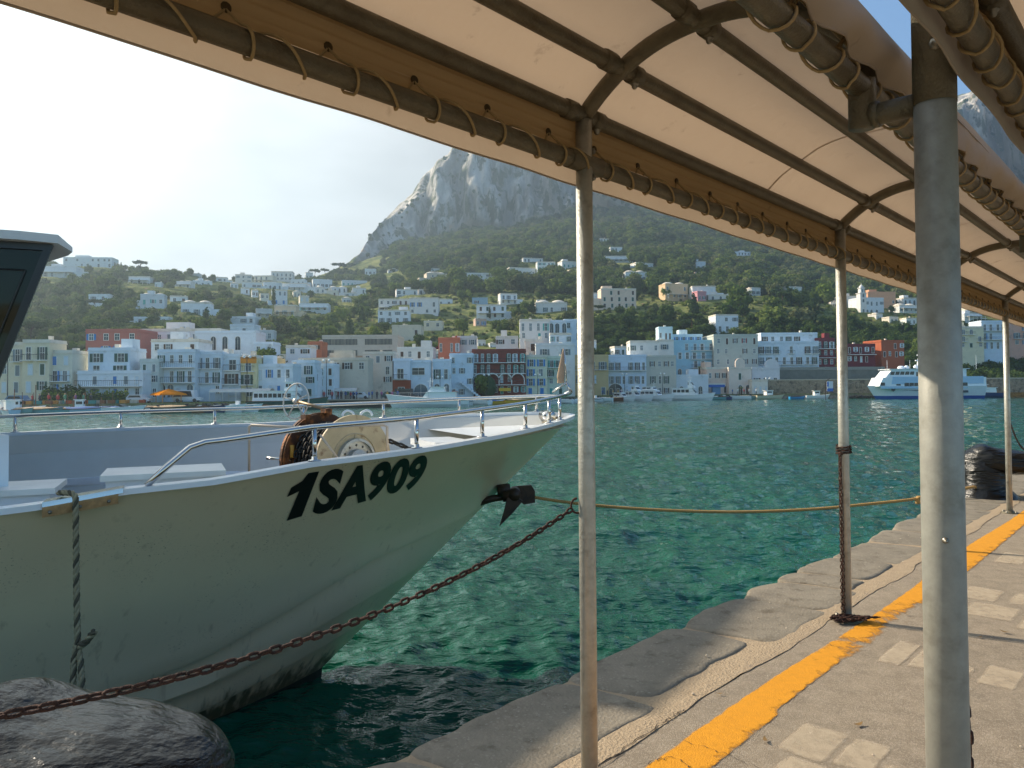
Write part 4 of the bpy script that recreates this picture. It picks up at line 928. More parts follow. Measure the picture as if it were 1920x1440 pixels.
# registration number laid on the hull
def hull_sv(px, py):
    best = None
    for s in np.linspace(1.5, 5.2, 120):
        P = np.array([hull_pt(s, v) for v in np.linspace(0, 1, 40)]); q = proj(P); dd = np.hypot(q[:, 0] - px, q[:, 1] - py); i = int(np.argmin(dd))
        if best is None or dd[i] < best[0]: best = (dd[i], s, i / 39)
    return best[1:]
corners = {'bl': hull_sv(527, 984), 'tl': hull_sv(545, 893), 'br': hull_sv(786, 915), 'tr': hull_sv(806, 852)}
tcu = bpy.data.curves.new('registration', 'FONT'); tcu.body = '1SA909'; tcu.offset = 0.043; tcu.shear = 0.05; tcu.space_character = 1.02; tcu.resolution_u = 5
tcu.body = 'SA909'; to = bpy.data.objects.new('tmp', tcu); COL.objects.link(to); bpy.context.view_layer.update()
tme = bpy.data.meshes.new_from_object(to.evaluated_get(bpy.context.evaluated_depsgraph_get())); bpy.data.objects.remove(to)
bmt = bmesh.new(); bmt.from_mesh(tme)
one = [(x + .12, y) for x, y in [(-.58, 0), (-.32, 0), (-.165, .73), (-.37, .73), (-.45, .62), (-.62, .55), (-.65, .41), (-.47, .46)]]   # the figure 1 with its flag
bmt.faces.new([bmt.verts.new((x, y, 0)) for x, y in one])
xs = [v.co.x for v in bmt.verts]; ys_ = [v.co.y for v in bmt.verts]; xa, xb, ya, yb = min(xs), max(xs), min(ys_), max(ys_)
for k in range(1, 26):                       # cut the letters into strips so that they can follow the curved plating
    bmesh.ops.bisect_plane(bmt, geom=bmt.verts[:] + bmt.edges[:] + bmt.faces[:], plane_co=(xa + (xb - xa) * k / 26, 0, 0), plane_no=(1, 0, 0))
for k in range(1, 8):
    bmesh.ops.bisect_plane(bmt, geom=bmt.verts[:] + bmt.edges[:] + bmt.faces[:], plane_co=(0, ya + (yb - ya) * k / 8, 0), plane_no=(0, 1, 0))
bmesh.ops.triangulate(bmt, faces=bmt.faces[:])
K_ = {k: np.array(v) for k, v in corners.items()}
for v in bmt.verts:
    a = (v.co.x - xa) / (xb - xa); c = (v.co.y - ya) / (yb - ya)
    a2 = a ** .92
    sv = (K_['bl'] * (1 - a2) + K_['br'] * a2) * (1 - c) + (K_['tl'] * (1 - a2) + K_['tr'] * a2) * c
    p = hull_pt(float(sv[0]), float(sv[1])); e1 = hull_pt(float(sv[0]) + .02, float(sv[1])) - p; e2 = hull_pt(float(sv[0]), float(sv[1]) + .01) - p
    n = np.cross(e1, e2); n /= np.linalg.norm(n); n = n if n @ BN > 0 else -n
    v.co = Vector(p + n * .006 - BL)
rme = bpy.data.meshes.new('registration_number'); bmt.to_mesh(rme); bmt.free(); rme.materials.append(mat('black_lettering', '0b0b0a', .45))
put('registration_number', rme, boat)
# stockless anchor hanging at the stem
anc = mat('dark_bronze_anchor', '3a2a1c', .5, .3, var=.3, vscale=14, col2='1a1411', patch=(12, .45, .6, .8))
ac = atY(965, 928, 9.55); anchor = put('anchor', None, boat, bl(ac)); ex = np.array([1.0, .15, 0]); ex /= np.linalg.norm(ex)
m = MB(); m.tube([ex * -.62 + UP * -.14 + np.array([0, .1, 0]), ex * -.30 + UP * -.04, ex * .0 + UP * .0], .045, 10, radii=[.05, .045, .05]); m.build('shank', [anc], anchor, True)
m = MB(); m.tube([np.array([0, -.16, .02]), np.array([0, .16, .02])], .075, 12); m.obox(ex * -.05, ex * .10, (0, .10, 0), UP * .07); m.build('crown', [anc], anchor, True)
for yy in (-.15, .15):
    m = MB(); o_ = np.array([0, yy, 0]); P4 = [o_ + ex * .0 + UP * .09, o_ + ex * .22 + UP * .10, o_ + ex * .27 + UP * .02, o_ + ex * .27 - UP * .13, o_ + ex * .12 - UP * .15, o_ + ex * -.02 - UP * .02]
    if yy < 0: P4 = [o_ + ex * .02 + UP * .0, o_ + ex * .10 - UP * .06, o_ - ex * .02 - UP * .20, o_ - ex * .20 - UP * .37, o_ - ex * .14 - UP * .18, o_ - ex * .10 - UP * .02]
    m.extr(P4, (0, .05, 0)); m.build('fluke', [anc], anchor)
m = MB(); m.tube([ex * -.22 + UP * .05, ex * -.06 + UP * .07], .085, 14); m.build('hawse_lip', [anc], anchor, True)
# wheelhouse and unseen upper deck
dg = bpy.data.materials.new('dark_tinted_glass'); dg.use_nodes = True; b = dg.node_tree.nodes['Principled BSDF']; b.inputs['Base Color'].default_value = (.014, .018, .008, 1); b.inputs['Roughness'].default_value = .05; b.inputs['Specular IOR Level'].default_value = .22
MATS['dark_tinted_glass'] = dg
dark = mat('dark_window_frame', '14150f', .35)
bt = BP(6.32, 1.3, 3.6); tp = atY(94, 458, 6.51); bt = atY(0, 690, 6.37); up_ = (tp - bt); k_ = 1.55
bt2 = tp - up_ * k_
aft = BA * 3.2
m = BM(); m.extr([tp, bt2, bt2 + aft * 1.0, tp + aft], -BN * .06); m.build('side_window_wall', [dg])
mm_ = BM(); w0 = BN * .012
for (a, c, r_) in ((tp, bt2, .03), (tp - up_ * .02, tp - up_ * .02 + aft, .04)): mm_.obox((a + c) / 2 + w0, (c - a) / 2, BN * .02, np.cross(BN, (c - a) / np.linalg.norm(c - a)) * r_)
pa = tp - up_ * .22 + BA * .10; pb = tp - up_ * .90 + BA * .10; pc = pb + BA * 1.1; pd = pa + BA * 1.1
for (a, c) in ((pa, pb), (pb, pc), (pa, pd), (pd, pc)): mm_.tube([a + w0, c + w0], .008, 6)
pe_ = tp - up_ * 1.02; mm_.obox(pe_ + aft / 2 + w0, aft / 2, BN * .02, UP * .04); mm_.build('window_frame', [dark])
m = BM(); P0, P1 = tp, bt2; fdv = BA * 1.2 - BN * 2.3; m.extr([P0 - BN * .01, P1 - BN * .01, P1 + fdv, P0 + fdv], BA * .05); m.build('front_window_wall', [dg])
m = BM(); tipp = atY(136, 470, 6.60); m.prism([tuple(p[:2]) for p in (tipp, tipp + BN * .10 + BA * .10, tp + BN * .14 + BA * .2, tp + BN * .14 + BA * 3.4, tp - BN * 2.6 + BA * 3.4, tp - BN * 2.4 + BA * .95, tipp - BN * .22 + BA * .06)][::-1],
    [tipp[2] - .012] * 2 + [tp[2] + .0] * 4 + [tipp[2] - .012], [tipp[2] + .03] * 2 + [tp[2] + .075] * 4 + [tipp[2] + .03]); m.v = [v for v in m.v]; m.build('wheelhouse_roof', [mat('white_roof_paint', 'c9c6bd', .5, var=.06)])
m = BM(); lowz = bt2[2]; m.prism([tuple(p[:2]) for p in (bt2 - BA * .25 - BN * .1, bt2 + aft, bt2 + aft - BN * 2.3, bt2 - BN * 2.2 + BA * .8)], 1.4, lowz + .02); m.build('deckhouse', [capm])
# unseen upper deck block, added aft of the wheelhouse to shade the quay
m = BM(); m.prism([(-6.62, 9.1), (-7.40, 7.85), (-9.2, 4.95), (-13, 5.5), (-12.6, 8.6), (-7.25, 10.3)], 1.6, 7.0); m.build('unseen_superstructure', [capm])
m = BM(); m.tube([(-7.75, 10.45, 8.0), (-8.95, 8.45, 8.0)], .13, 12); m.tube([(-8.9, 8.5, 6.9), (-8.9, 8.5, 8.0)], .05, 8); m.build('shade_boom', [steel], None, True)  # unseen boom added to cast the shadow bar across the edge stones
# dock line hanging from the sheer to the bollard
gr = mat('grey_braided_rope', '8a8266', .9, var=.2, vscale=50, bump=.6, bscale=200); grd = mat('dark_fleck_strand', '4a4636', .9)
s_r = near_s(141); pt = BP(s_r, wg(s_r, 1) + .03, zg(s_r, 1) + .03); sx = near_s(106)
def nearY(px, py, Y): return atY(px, py, Y)
Yr = pt[1] - .03
rope('dock_line', 'grey flecked rope tied round the near rail and hanging down the hull', spline([BP(sx, wg(sx, 1) - .16, zg(sx, 1) + .05), BP((sx + s_r) / 2, wg(s_r, 1) - .05, zg(s_r, 1) + .045), pt, atY(142, 960, Yr), atY(143, 1050, Yr - .05), atY(144, 1130, Yr - .1), atY(146, 1210, Yr - .15)], 90), .021, [gr, gr, grd], 3, .13)
rope('dock_line', 'left leg of the doubled grey rope below the knot, by the hull', spline([atY(144, 1208, Yr - .15), atY(138, 1250, Yr - .2), atY(136, 1330, Yr - .3)], 30), .021, [gr, gr, grd], 3, .13)
rope('dock_line', 'right leg of the doubled grey rope below the knot, by the hull', spline([atY(146, 1208, Yr - .15), atY(152, 1250, Yr - .2), atY(156, 1330, Yr - .3)], 30), .021, [gr, gr, grd], 3, .13)
rope('dock_line', 'short loose tail of the grey rope sticking out right of the knot', spline([atY(148, 1212, Yr - .17), atY(160, 1205, Yr - .17), atY(172, 1190, Yr - .17), atY(178, 1184, Yr - .17)], 20), .024, [gr, grd, grd], 3, .10)
# ================================================================== TOWN
def plaster(hexc, dirt=.5):
    r, g_, b_ = (int(hexc[i:i + 2], 16) for i in (0, 2, 4))
    if b_ > r + 12 and r > 150: r, g_, b_ = (int(c * .45 + w * .55) for c, w in ((r, 228), (g_, 228), (b_, 226)))   # whitewash with a hint of blue
    elif r < g_ + 45: r, g_, b_ = (int(c * .68 + w * .32) for c, w in ((r, 222), (g_, 217), (b_, 208)))
    hexc = '%02x%02x%02x' % (r, g_, b_)
    return mat('plaster_' + hexc, hexc, .9, var=.07, vscale=.8, col2='8c8574', patch=(.55, .56, .74, dirt), bump=.25, bscale=4, spec=.2)
def flatm(name, hexc, rough=.6, **k): return mat(name, hexc, rough, var=.08, vscale=6, **k)
glass_t = flatm('window_glass', '26323a', .12); glass_l = flatm('window_glass_pale', '54656e', .15); wht = flatm('white_trim', 'dcdad2', .6); grn = flatm('green_shutter', '1f4a3a', .6); grn2 = flatm('turquoise_shutter', '2f9a92', .6)
brn = flatm('brown_shutter', '4a3322', .7); blu = flatm('blue_shutter', '2477b8', .6); gry = flatm('grey_shutter', '6d7b80', .7); wsh = flatm('white_shutter', 'c6d2d8', .6); redm = flatm('red_shutter', '8c1f22', .6)
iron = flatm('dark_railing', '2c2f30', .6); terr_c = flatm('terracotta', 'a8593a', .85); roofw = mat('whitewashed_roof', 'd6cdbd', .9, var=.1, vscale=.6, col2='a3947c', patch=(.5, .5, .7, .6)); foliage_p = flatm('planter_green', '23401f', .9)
SHUT = {'g': grn, 't': grn2, 'n': brn, 'b': blu, 'y': gry, 'w': wsh, 'r': redm}
WM = {}
def arch_poly(w, h, k=8):
    r = w / 2; return [(-r, 0), (r, 0)] + [(r * math.cos(a), h - r + r * math.sin(a)) for a in np.linspace(0, math.pi, k)]
def win_mesh(kind, w, h, sh, trim=None):
    key = (kind, round(w, 1), round(h, 1), sh, trim)
    if key in WM: return WM[key]
    m = MB(); sm = SHUT.get(sh, gry); tm_ = trim or wht
    if kind in ('w', 'd', 'c'):
        f = .10
        m.box(-w / 2 - f, -.07, h, w / 2 + f, 0, h + f, 0); m.box(-w / 2 - f, -.10, -f, w / 2 + f, 0, 0, 0); m.box(-w / 2 - f, -.07, 0, -w / 2, 0, h, 0); m.box(w / 2, -.07, 0, w / 2 + f, 0, h, 0)
        m.box(-w / 2, -.025, 0, w / 2, 0, h, 1); m.box(-.03, -.045, 0, .03, -.02, h, 0); m.box(-w / 2, -.045, h * .55, w / 2, -.02, h * .55 + .06, 0)
        if kind == 'c': m.box(-w / 2 + .02, -.06, .02, w / 2 - .02, -.03, h - .02, 2)
        elif sh != '-':
            for s_ in (-1, 1): m.box(s_ * (w / 2 + f + w * .25) - w * .24, -.09, 0, s_ * (w / 2 + f + w * .25) + w * .24, -.02, h, 2)
    elif kind == 'a':
        m.extr([(x, -.03, z) for x, z in arch_poly(w, h)], (0, .03, 0), 1)
        P = arch_poly(w, h, 10)[1:]; P2 = arch_poly(w + .3, h + .15, 10)[1:]
        for i in range(len(P) - 1):
            a, b2, c, d = P[i], P[i + 1], P2[i + 1], P2[i]; m.extr([(a[0], -.09, a[1]), (b2[0], -.09, b2[1]), (c[0], -.09, c[1]), (d[0], -.09, d[1])], (0, .09, 0), 0)
        m.box(-.03, -.05, 0, .03, -.02, h - .1, 0)
    WM[key] = m.mesh('window', [tm_, glass_t if (len(WM) % 3) else glass_l, sm]); return WM[key]
BALM = {}
def bal_mesh(w, d=.9, col=None):
    key = (round(w, 1), d, col)
    if key in BALM: return BALM[key]
    m = MB(); m.box(-w / 2, -d, -.16, w / 2, 0, 0, 0)
    m.box(-w / 2, -d, .92, w / 2, -d + .05, .99, 1); m.box(-w / 2, -d, .92, -w / 2 + .05, 0, .99, 1); m.box(w / 2 - .05, -d, .92, w / 2, 0, .99, 1)
    n = max(4, int(w / .35))
    for k in range(n + 1): x = -w / 2 + (w - .03) * k / n; m.box(x, -d, 0, x + .03, -d + .03, .93, 1)
    BALM[key] = m.mesh('balcony', [wht, iron]); return BALM[key]
def shore(px): return float(np.interp(px, CPX, CY[:, 0]))
RECTS = []                                    # what each building covers in the photo, to keep trees off its face
def building(label, x0, x1, yt, yb, Y, col, rows=2, cols=3, wk='w', sh='y', yaw=0.0, depth=None, base=None, grp=None, bal='', cat='house', arch0=0, chim=1, stripe=None, dome=0, perg=0, wfrac=.33, ww=None, name='house', blank=0.0, lit=1, trim=None, skip=()):
    xm = (x0 + x1) / 2; Y = ground_px(xm, yb)[1] if Y is None else max(Y, shore(xm) + 5); Wd = (x1 - x0) / F * Y; zt = atY(xm, yt, Y)[2]; zb = atY(xm, yb, Y)[2] if base is None else base; H = zt - zb
    depth = depth or min(10, max(5, Wd * .8)); X = (xm - 960) / F * Y
    wv = (Wd - depth * abs(math.sin(yaw)) * .9) / math.cos(yaw) if yaw else Wd; wv = max(wv, Wd * .5)
    gb = gz_at(X, Y + 1); sink = max(.6, zb - min(gb, gz_at(X, Y + depth)) + .8); sink = min(sink, 14)
    root = thing(name, (X, Y, zb), label, cat, yaw, grp); pm = plaster(col)
    m = MB(); m.box(-wv / 2, 0, -sink, wv / 2, depth, H, 0); m.build('wall', [pm], root)
    p = MB(); e = .12
    p.box(-wv / 2 - e, -e, H + .003, wv / 2 + e, depth + e, H + .16, 0)
    for a in ((-wv / 2 - .02, -.02, wv / 2 + .02, .22), (-wv / 2 - .02, depth - .22, wv / 2 + .02, depth + .02), (-wv / 2 - .02, .225, -wv / 2 + .22, depth - .225), (wv / 2 - .22, .225, wv / 2 + .02, depth - .225)): p.box(a[0], a[1], H + .165, a[2], a[3], H + .62, 0)
    p.build('parapet', [roofw if col[0] in 'de' else pm], root)
    r2 = random.Random(int(x0 * 7 + yt * 3)); fh = H / rows
    if stripe:                                  # differently painted ground floor
        m = MB(); m.box(-wv / 2 - .03, -.03, 0, wv / 2 + .03, depth * .5, fh * stripe[1] - .01, 0); m.build('lower_wall', [plaster(stripe[0])], root)
    wy = -.03 if stripe else 0
    for r in range(rows):
        z0 = fh * r
        for c in range(cols):
            if (r, c) in skip or r2.random() < max(blank, .16 if cols > 2 else 0): continue
            x = -wv / 2 + wv * (c + .5 + r2.uniform(-.1, .1)) / cols; cw = wv / cols; k = wk[r % len(wk)]; s_ = sh[(r * cols + c) % len(sh)]
            if r == 0 and arch0: k = 'a'
            k = 'c' if (k == 'w' and r2.random() < .22) else k; s_ = '-' if (k in 'wd' and r2.random() < .45) else s_; w = min(ww or 1.1, cw * wfrac if k != 'a' else cw * .66); hh = {'w': min(1.5, fh * .5), 'd': min(2.2, fh * .72), 'a': min(fh * .85, 3.0), 'c': min(2.0, fh * .62)}[k]
            zo = {'w': fh * .32, 'd': .12 if r else .05, 'a': .1, 'c': fh * .18}[k]
            if w < .35: w = .35
            o = put('window' if k != 'd' else 'balcony_door', win_mesh(k, w, hh, s_, trim), root, (x, wy if r == 0 or not stripe else 0, z0 + zo))
            if k == 'd' and bal == 'i' and r > 0: put('balcony', bal_mesh(min(cw * .9, w * 2.4)), root, (x, 0, z0 + .1))
        if bal == 'L' and r > 0: put('balcony', bal_mesh(wv * .97, 1.3), root, (0, 0, z0 + .06))
    if lit and wv > 3:                          # a window or two on the sun side
        for r in range(rows):
            if r2.random() < .6: o = put('window', win_mesh('w', .8, min(1.2, fh * .42), sh[0], trim), root, (-wv / 2, depth * r2.uniform(.3, .7), fh * r + fh * .34)); o.rotation_euler = (0, 0, -math.pi / 2)
    for k in range(chim):
        m = MB(); x = r2.uniform(-wv * .4, wv * .4); y = r2.uniform(1, depth - .5); s_ = r2.uniform(.25, .45); m.box(x - s_, y - s_, H + .17, x + s_, y + s_, H + r2.uniform(.9, 1.5), 0); m.build('chimney', [roofw], root)
    if r2.random() < .35 and wv > 6:
        m = MB(); x = r2.uniform(-wv * .3, wv * .3); m.box(x - wv * .14, depth * .35, H + .17, x + wv * .14, depth * .8, H + 2.3, 0); m.build('roof_room', [pm], root)
    if dome:
        m = MB(); R = min(wv / (2 * dome) - .2, depth / 2 - .3)
        for k in range(dome):
            x = -wv / 2 + wv * (k + .5) / dome; m.lathe([(R * math.cos(a), R * .55 * math.sin(a)) for a in np.linspace(0, 1.5, 6)], (x, depth / 2, H + .165), 16)
        m.build('vault', [roofw], root, True)
    if perg:
        m = MB(); pw = wv * .9
        for k in range(5):
            x = -pw / 2 + pw * k / 4; m.box(x - .08, -2.2, 0, x + .08, -2.05, 2.3, 0)
        m.box(-pw / 2, -2.25, 2.3, pw / 2, 0, 2.42, 0); m.build('pergola', [wht], root)
    RECTS.append((x0 - 3, x1 + 3, yt, yb - (yb - yt) * .12, Y)); return root, wv, H, depth
W_, B_, C_ = 'dfdfdc', 'b9cfe0', 'd9cba8'
Bd = building
# ---- first row along the water, left to right
Bd('cream three storey house partly behind the wheelhouse at the left edge', -50, 44, 648, 742, 130, 'd9c9a6', 3, 4, 'cwd', 'wy', bal='i')
Bd('cream house with a pale blue top floor and small balcony, left end of the waterfront', 42, 92, 643, 742, 129, 'dccba4', 3, 2, 'wcd', 'wg', bal='i', stripe=None)
Bd('lower cream house with pale blue windows right of the pale blue topped one', 90, 135, 663, 742, 130, 'd6cfb8', 3, 2, 'wdc', 'bw', bal='i')
r_, wv_, H_, d_ = Bd('pale blue house with green shutters above two planted terraces', 165, 243, 658, 700, 133, 'c3d5e2', 2, 2, 'dd', 'g', bal='', base=atY(200, 702, 133)[2])
Bd('broad white terrace base with green planter rails and garage doors', 145, 268, 701, 748, 130, 'c9d6de', 2, 6, 'wc', 'byw', bal='L', chim=0, depth=3.5)
Bd('narrow grey green house beside the orange market tent', 262, 297, 679, 745, 133, 'b9c4bd', 3, 2, 'dwc', 'gy')
Bd('wide pale blue house with stacked arched terraces behind the orange tent', 295, 366, 661, 746, 135, 'b4cbdd', 3, 4, 'adw', 'gw', bal='L', arch0=1)
Bd('pale blue house with two dark upper windows left of the narrow white one', 363, 415, 665, 746, 137, 'bcd2e2', 3, 3, 'wdd', 'yg', bal='i')
Bd('narrow white three storey house with one balcony per floor', 414, 452, 669, 747, 138, 'ccdbe6', 3, 1, 'cdd', 'wn', bal='i', ww=1.2)
r_, wv_, H_, d_ = Bd('narrow yellow house with an orange banner hung under its roof', 451, 481, 672, 747, 138, 'd9c98c', 3, 1, 'cdd', 'g', bal='i', ww=1.2)
m = MB(); m.box(-wv_ / 2, -.12, H_ - .9, wv_ / 2, -.05, H_ + .3, 0); m.build('banner', [flatm('orange_banner', 'd98a1c')], r_)
Bd('small ochre block on the roofs behind the long white house', 481, 520, 677, 690, 146, 'cfa663', 1, 3, 'w', 'y')
Bd('long low white house with pale shutters right of the yellow one', 481, 549, 688, 747, 139, 'c9d8e3', 2, 4, 'cw', 'ywb')
Bd('tall pale blue house behind the cabin boat', 548, 590, 681, 747, 146, 'b5cfe0', 3, 2, 'wwd', 'yg')
Bd('small white cottage with a dark tiled eave in front of the tall blue house', 571, 596, 697, 748, 141, 'cfdde8', 2, 2, 'ww', 'gn')
Bd('white stepped house with an outside stair right of the small cottage', 594, 626, 687, 747, 150, 'c4d7e6', 3, 2, 'wwc', 'yn')
Bd('beige narrow house beside the rubble gap', 618, 645, 667, 742, 165, 'c9b9a0', 3, 2, 'wdw', 'n')
Bd('brown rubble ruin with a big arch between beige houses', 643, 682, 672, 745, 172, '7d6a50', 2, 1, 'aa', 'n', arch0=1, chim=0, lit=0)
Bd('tall beige house with a terrace railing on its roof', 680, 738, 664, 742, 168, 'd3c4b0', 4, 3, 'wwdw', 'yn', bal='')
r_, wv_, H_, d_ = Bd('pale blue house with a rust red ground floor', 736, 769, 677, 745, 168, 'c2d6ea', 2, 1, 'dd', 'w', bal='i', stripe=('9c4a30', .95), ww=2.0)
Bd('pale blue house with one very wide arched window', 768, 806, 680, 746, 169, 'bdd3e8', 2, 1, 'aw', 'w', arch0=1, ww=3.5, wfrac=.6)
Bd('white house with a glazed loggia and tall green arched door', 811, 846, 678, 745, 172, 'c9dbec', 2, 2, 'ad', 'gw', arch0=1)
r_, wv_, H_, d_ = Bd('tall pale blue house with outside stairs beside the dark red one', 843, 887, 667, 746, 174, 'b4cfe8', 4, 3, 'wwww', 'ny', blank=.3)
m = MB()
for k in range(9): m.box(-wv_ * .05 + k * .52, -1.4, 3.9 - k * .42 - .5, -wv_ * .05 + k * .52 + .55, 0, 3.9 - k * .42, 0)
m.build('stairs', [plaster('c9dbec')], r_)
r_, wv_, H_, d_ = Bd('dark red four storey house with white edged arcades and balconies', 885, 986, 659, 742, 178, '84453a', 4, 8, 'wwdd', 'wtg', bal='', cat='building', lit=0, trim=wht)
for r in (1, 2, 3): put('balcony', bal_mesh(wv_ * .99, 1.2), r_, (0, 0, H_ / 4 * r))
for k in range(4):
    P = arch_poly(2.9, 2.5, 12)[1:]; P2 = arch_poly(3.3, 2.75, 12)[1:]; m = MB()
    for i in range(len(P) - 1): m.extr([(P[i][0], -1.25, P[i][1]), (P[i + 1][0], -1.25, P[i + 1][1]), (P2[i + 1][0], -1.25, P2[i + 1][1]), (P2[i][0], -1.25, P2[i][1])], (0, .2, 0), 0)
    o = m.build('arcade_arch', [wht], r_); o.location = (-wv_ / 2 + wv_ * (k + .65) / 4.3, 0, H_ / 4 + .05)
m = MB(); m.box(wv_ * .0, -3.0, 1.7, wv_ * .22, -.02, 1.85, 0); m.box(wv_ * .0, -3.0, 1.1, wv_ * .22, -2.95, 1.7, 0); m.build('awning', [flatm('yellow_awning', 'd2a62a')], r_)
m = MB(); m.lathe([(.2, 0), (1.6, .6), (2.1, 2.2), (1.7, 4.0), (.3, 5.2)], (-wv_ * .2, -2.2, -.3), 10); m.build('climbing_plant', [foliage_p], r_)
Bd('pale yellow house with bright blue shutters right of the dark red one', 985, 1026, 670, 742, 179, 'd6d3b2', 4, 2, 'cddd', 'b', ww=1.3)
Bd('narrow pale green house behind the boat pennant', 1024, 1060, 672, 742, 180, 'c6ceb8', 4, 2, 'cwdd', 'tgy', bal='i')
Bd('ochre house with white framed balconies crossing behind the near pole', 1058, 1141, 669, 744, 214, 'c9a363', 3, 4, 'cdd', 'wy', bal='i')
r_, wv_, H_, d_ = Bd('long pale blue house with a large dark arched gateway', 1140, 1212, 669, 746, 219, 'b9cde8', 3, 6, 'cdd', 'ynw', bal='', blank=.12)
put('balcony', bal_mesh(wv_ * .98, 1.2), r_, (0, 0, H_ * .67)); put('gateway', win_mesh('a', 4.2, 4.2, 'g'), r_, (-wv_ * .31, -.04, .05))
Bd('grey beige house with few windows left of the bright blue hotel', 1205, 1268, 670, 745, 220, 'b5b2a2', 3, 5, 'wdw', 'gn', blank=.35)
# ---- hotels behind
r_, wv_, H_, d_ = Bd('bright sky blue hotel with rows of white framed balconies', 1252, 1341, 641, 706, 238, '86bfd6', 4, 6, 'addd', 'w', cat='hotel', bal='', depth=14, yaw=.02, arch0=1, name='hotel', lit=0)
for r in (1, 2, 3): put('balcony', bal_mesh(wv_ * .45, 1.1), r_, (wv_ * .22, 0, H_ / 4 * r + .05))
Bd('white sunlit annex wall at the left end of the blue hotel', 1233, 1264, 640, 706, 234, 'e3ddd2', 3, 1, 'www', 'y', depth=9, blank=.5, name='annex', lit=0)
Bd('small turquoise penthouse on top of the blue hotel', 1236, 1262, 616, 641, 241, 'a9dcea', 1, 3, 'w', 'n', lit=0)
Bd('low white and blue roof pavilion above the blue hotel', 1262, 1318, 630, 642, 245, 'cfe4ea', 1, 4, 'w', 'b', lit=0, perg=0)
Bd('plain grey green four storey block with small tall windows in a grid', 1339, 1422, 630, 708, 236, 'a9aea2', 4, 5, 'wwww', 'nnrnnnnn', cat='building', depth=15, bal='', name='apartment_block', lit=0, wfrac=.25, ww=.9)
Bd('long pale blue hotel with iron balconies right of the grey block', 1420, 1536, 643, 704, 238, 'b3c8dc', 3, 8, 'wdd', 'gny', cat='hotel', bal='i', depth=14, name='hotel', lit=0)
Bd('set back white top storey of the long pale blue hotel', 1428, 1534, 627, 643, 241, 'c3d5e2', 1, 7, 'd', 'ng', lit=0, perg=0, name='penthouse')
Bd('dark red house with white balconies just left of the middle pole', 1531, 1566, 637, 688, 240, '7d3c40', 3, 3, 'wwd', 'wg', bal='L', lit=0)
Bd('dark red house with white colonnade between the poles', 1588, 1642, 648, 682, 240, '74373a', 2, 5, 'ww', 'wn', bal='L', lit=0)
Bd('orange red house on the road right of the colonnade', 1645, 1705, 641, 672, 244, 'ab5f41', 2, 4, 'ww', 'nw', lit=0, yaw=.25)
r_, wv_, H_, d_ = Bd('pink customs house wing with two tall windows', 1322, 1368, 692, 741, 229, 'dfb9a2', 2, 3, 'cw', 'n', yaw=.1, depth=9, lit=0)
r_, wv_, H_, d_ = Bd('pink and white customs house with three arches and a rounded gable', 1364, 1412, 692, 741, 228, 'e6cbb8', 2, 3, 'ac', 'gn', arch0=1, yaw=.08, depth=10, chim=0, lit=0)
m = MB(); m.extr([(x, -.1, z) for x, z in arch_poly(wv_ * .42, 3.2, 12)], (0, .5, 0)); o = m.build('rounded_gable', [plaster('e6cbb8')], r_); o.location = (0, 0, H_ + .17)
r_, wv_, H_, d_ = Bd('white shaded side wing of the customs house with dark windows', 1410, 1462, 692, 730, 230, 'cdcbd0', 1, 3, 'w', 'n', depth=10, lit=0, chim=0)
m = MB(); m.extr([(x, -.05, z) for x, z in arch_poly(wv_ * .5, 3.0, 12)], (0, .5, 0)); o = m.build('rounded_gable', [plaster('cdcbd0')], r_); o.location = (wv_ * .22, 0, H_ + .17)
Bd('small white flat roofed kiosk in front of the customs house', 1410, 1440, 715, 742, 225, 'e3dccf', 1, 3, 'c', 'w', depth=5, chim=0, lit=0)
r_, wv_, H_, d_ = Bd('low white vaulted boat shed behind the yachts', 1262, 1328, 706, 744, 222, 'c9ced6', 1, 2, 'a', 'n', arch0=1, chim=0, depth=8, lit=0)
m = MB(); m.extr([(-wv_ / 2 - 5, 0, -2), (-wv_ / 2, 0, -2), (-wv_ / 2, 0, H_)], (0, 8, 0)); m.build('ramp', [plaster('c9ced6')], r_)
# right end behind the thick post
Bd('pale yellow house with green balconies right of the thick post', 1800, 1846, 615, 654, 262, 'd3cca4', 3, 3, 'wdd', 'g', bal='i', lit=0)
Bd('blue white four storey house right of the pale yellow one', 1842, 1890, 604, 654, 264, 'a9c8e6', 3, 4, 'ddd', 'bg', bal='L', lit=0)
Bd('pink and white house at the right edge under the canopy', 1878, 1935, 606, 650, 268, 'd6a48e', 3, 3, 'wdd', 'y', bal='i', lit=1)
# ---- second row
r_, wv_, H_, d_ = Bd('pink red villa with blue windows above the left waterfront', 160, 257, 622, 668, 158, 'b06e62', 2, 4, 'ww', 'b', depth=9, lit=0, chim=1, cat='villa', name='villa')
m = MB(); m.extr([(x, -.06, z) for x, z in arch_poly(2.6, 1.5, 10)], (0, .06, 0)); o = m.build('terrace_arch', [glass_t], r_); o.location = (-wv_ * .2, 0, 0)
m = MB(); m.box(-wv_ / 2 - 2.4, 0, -2, -wv_ / 2, 4, 1.2, 0); m.build('stair_wing', [plaster('c47a5e')], r_)
Bd('long white row house above the pink villa roof line', 256, 412, 621, 648, 170, 'd3d3d6', 1, 9, 'w', 'ywn', chim=3, depth=7, lit=0)
Bd('white vaulted house with two green arched doors', 365, 480, 625, 657, 166, 'ccd9e4', 1, 5, 'a', 'g', dome=0, depth=8, yaw=.05)
Bd('white house with dark roof edge above the arched terraces', 283, 372, 641, 664, 152, 'd6e0e8', 1, 4, 'w', 'yn', depth=7)
Bd('pale blue cube house on the slope above the vaulted one', 431, 476, 611, 630, None, 'bdd3e4', 1, 1, 'w', 'y', chim=0)
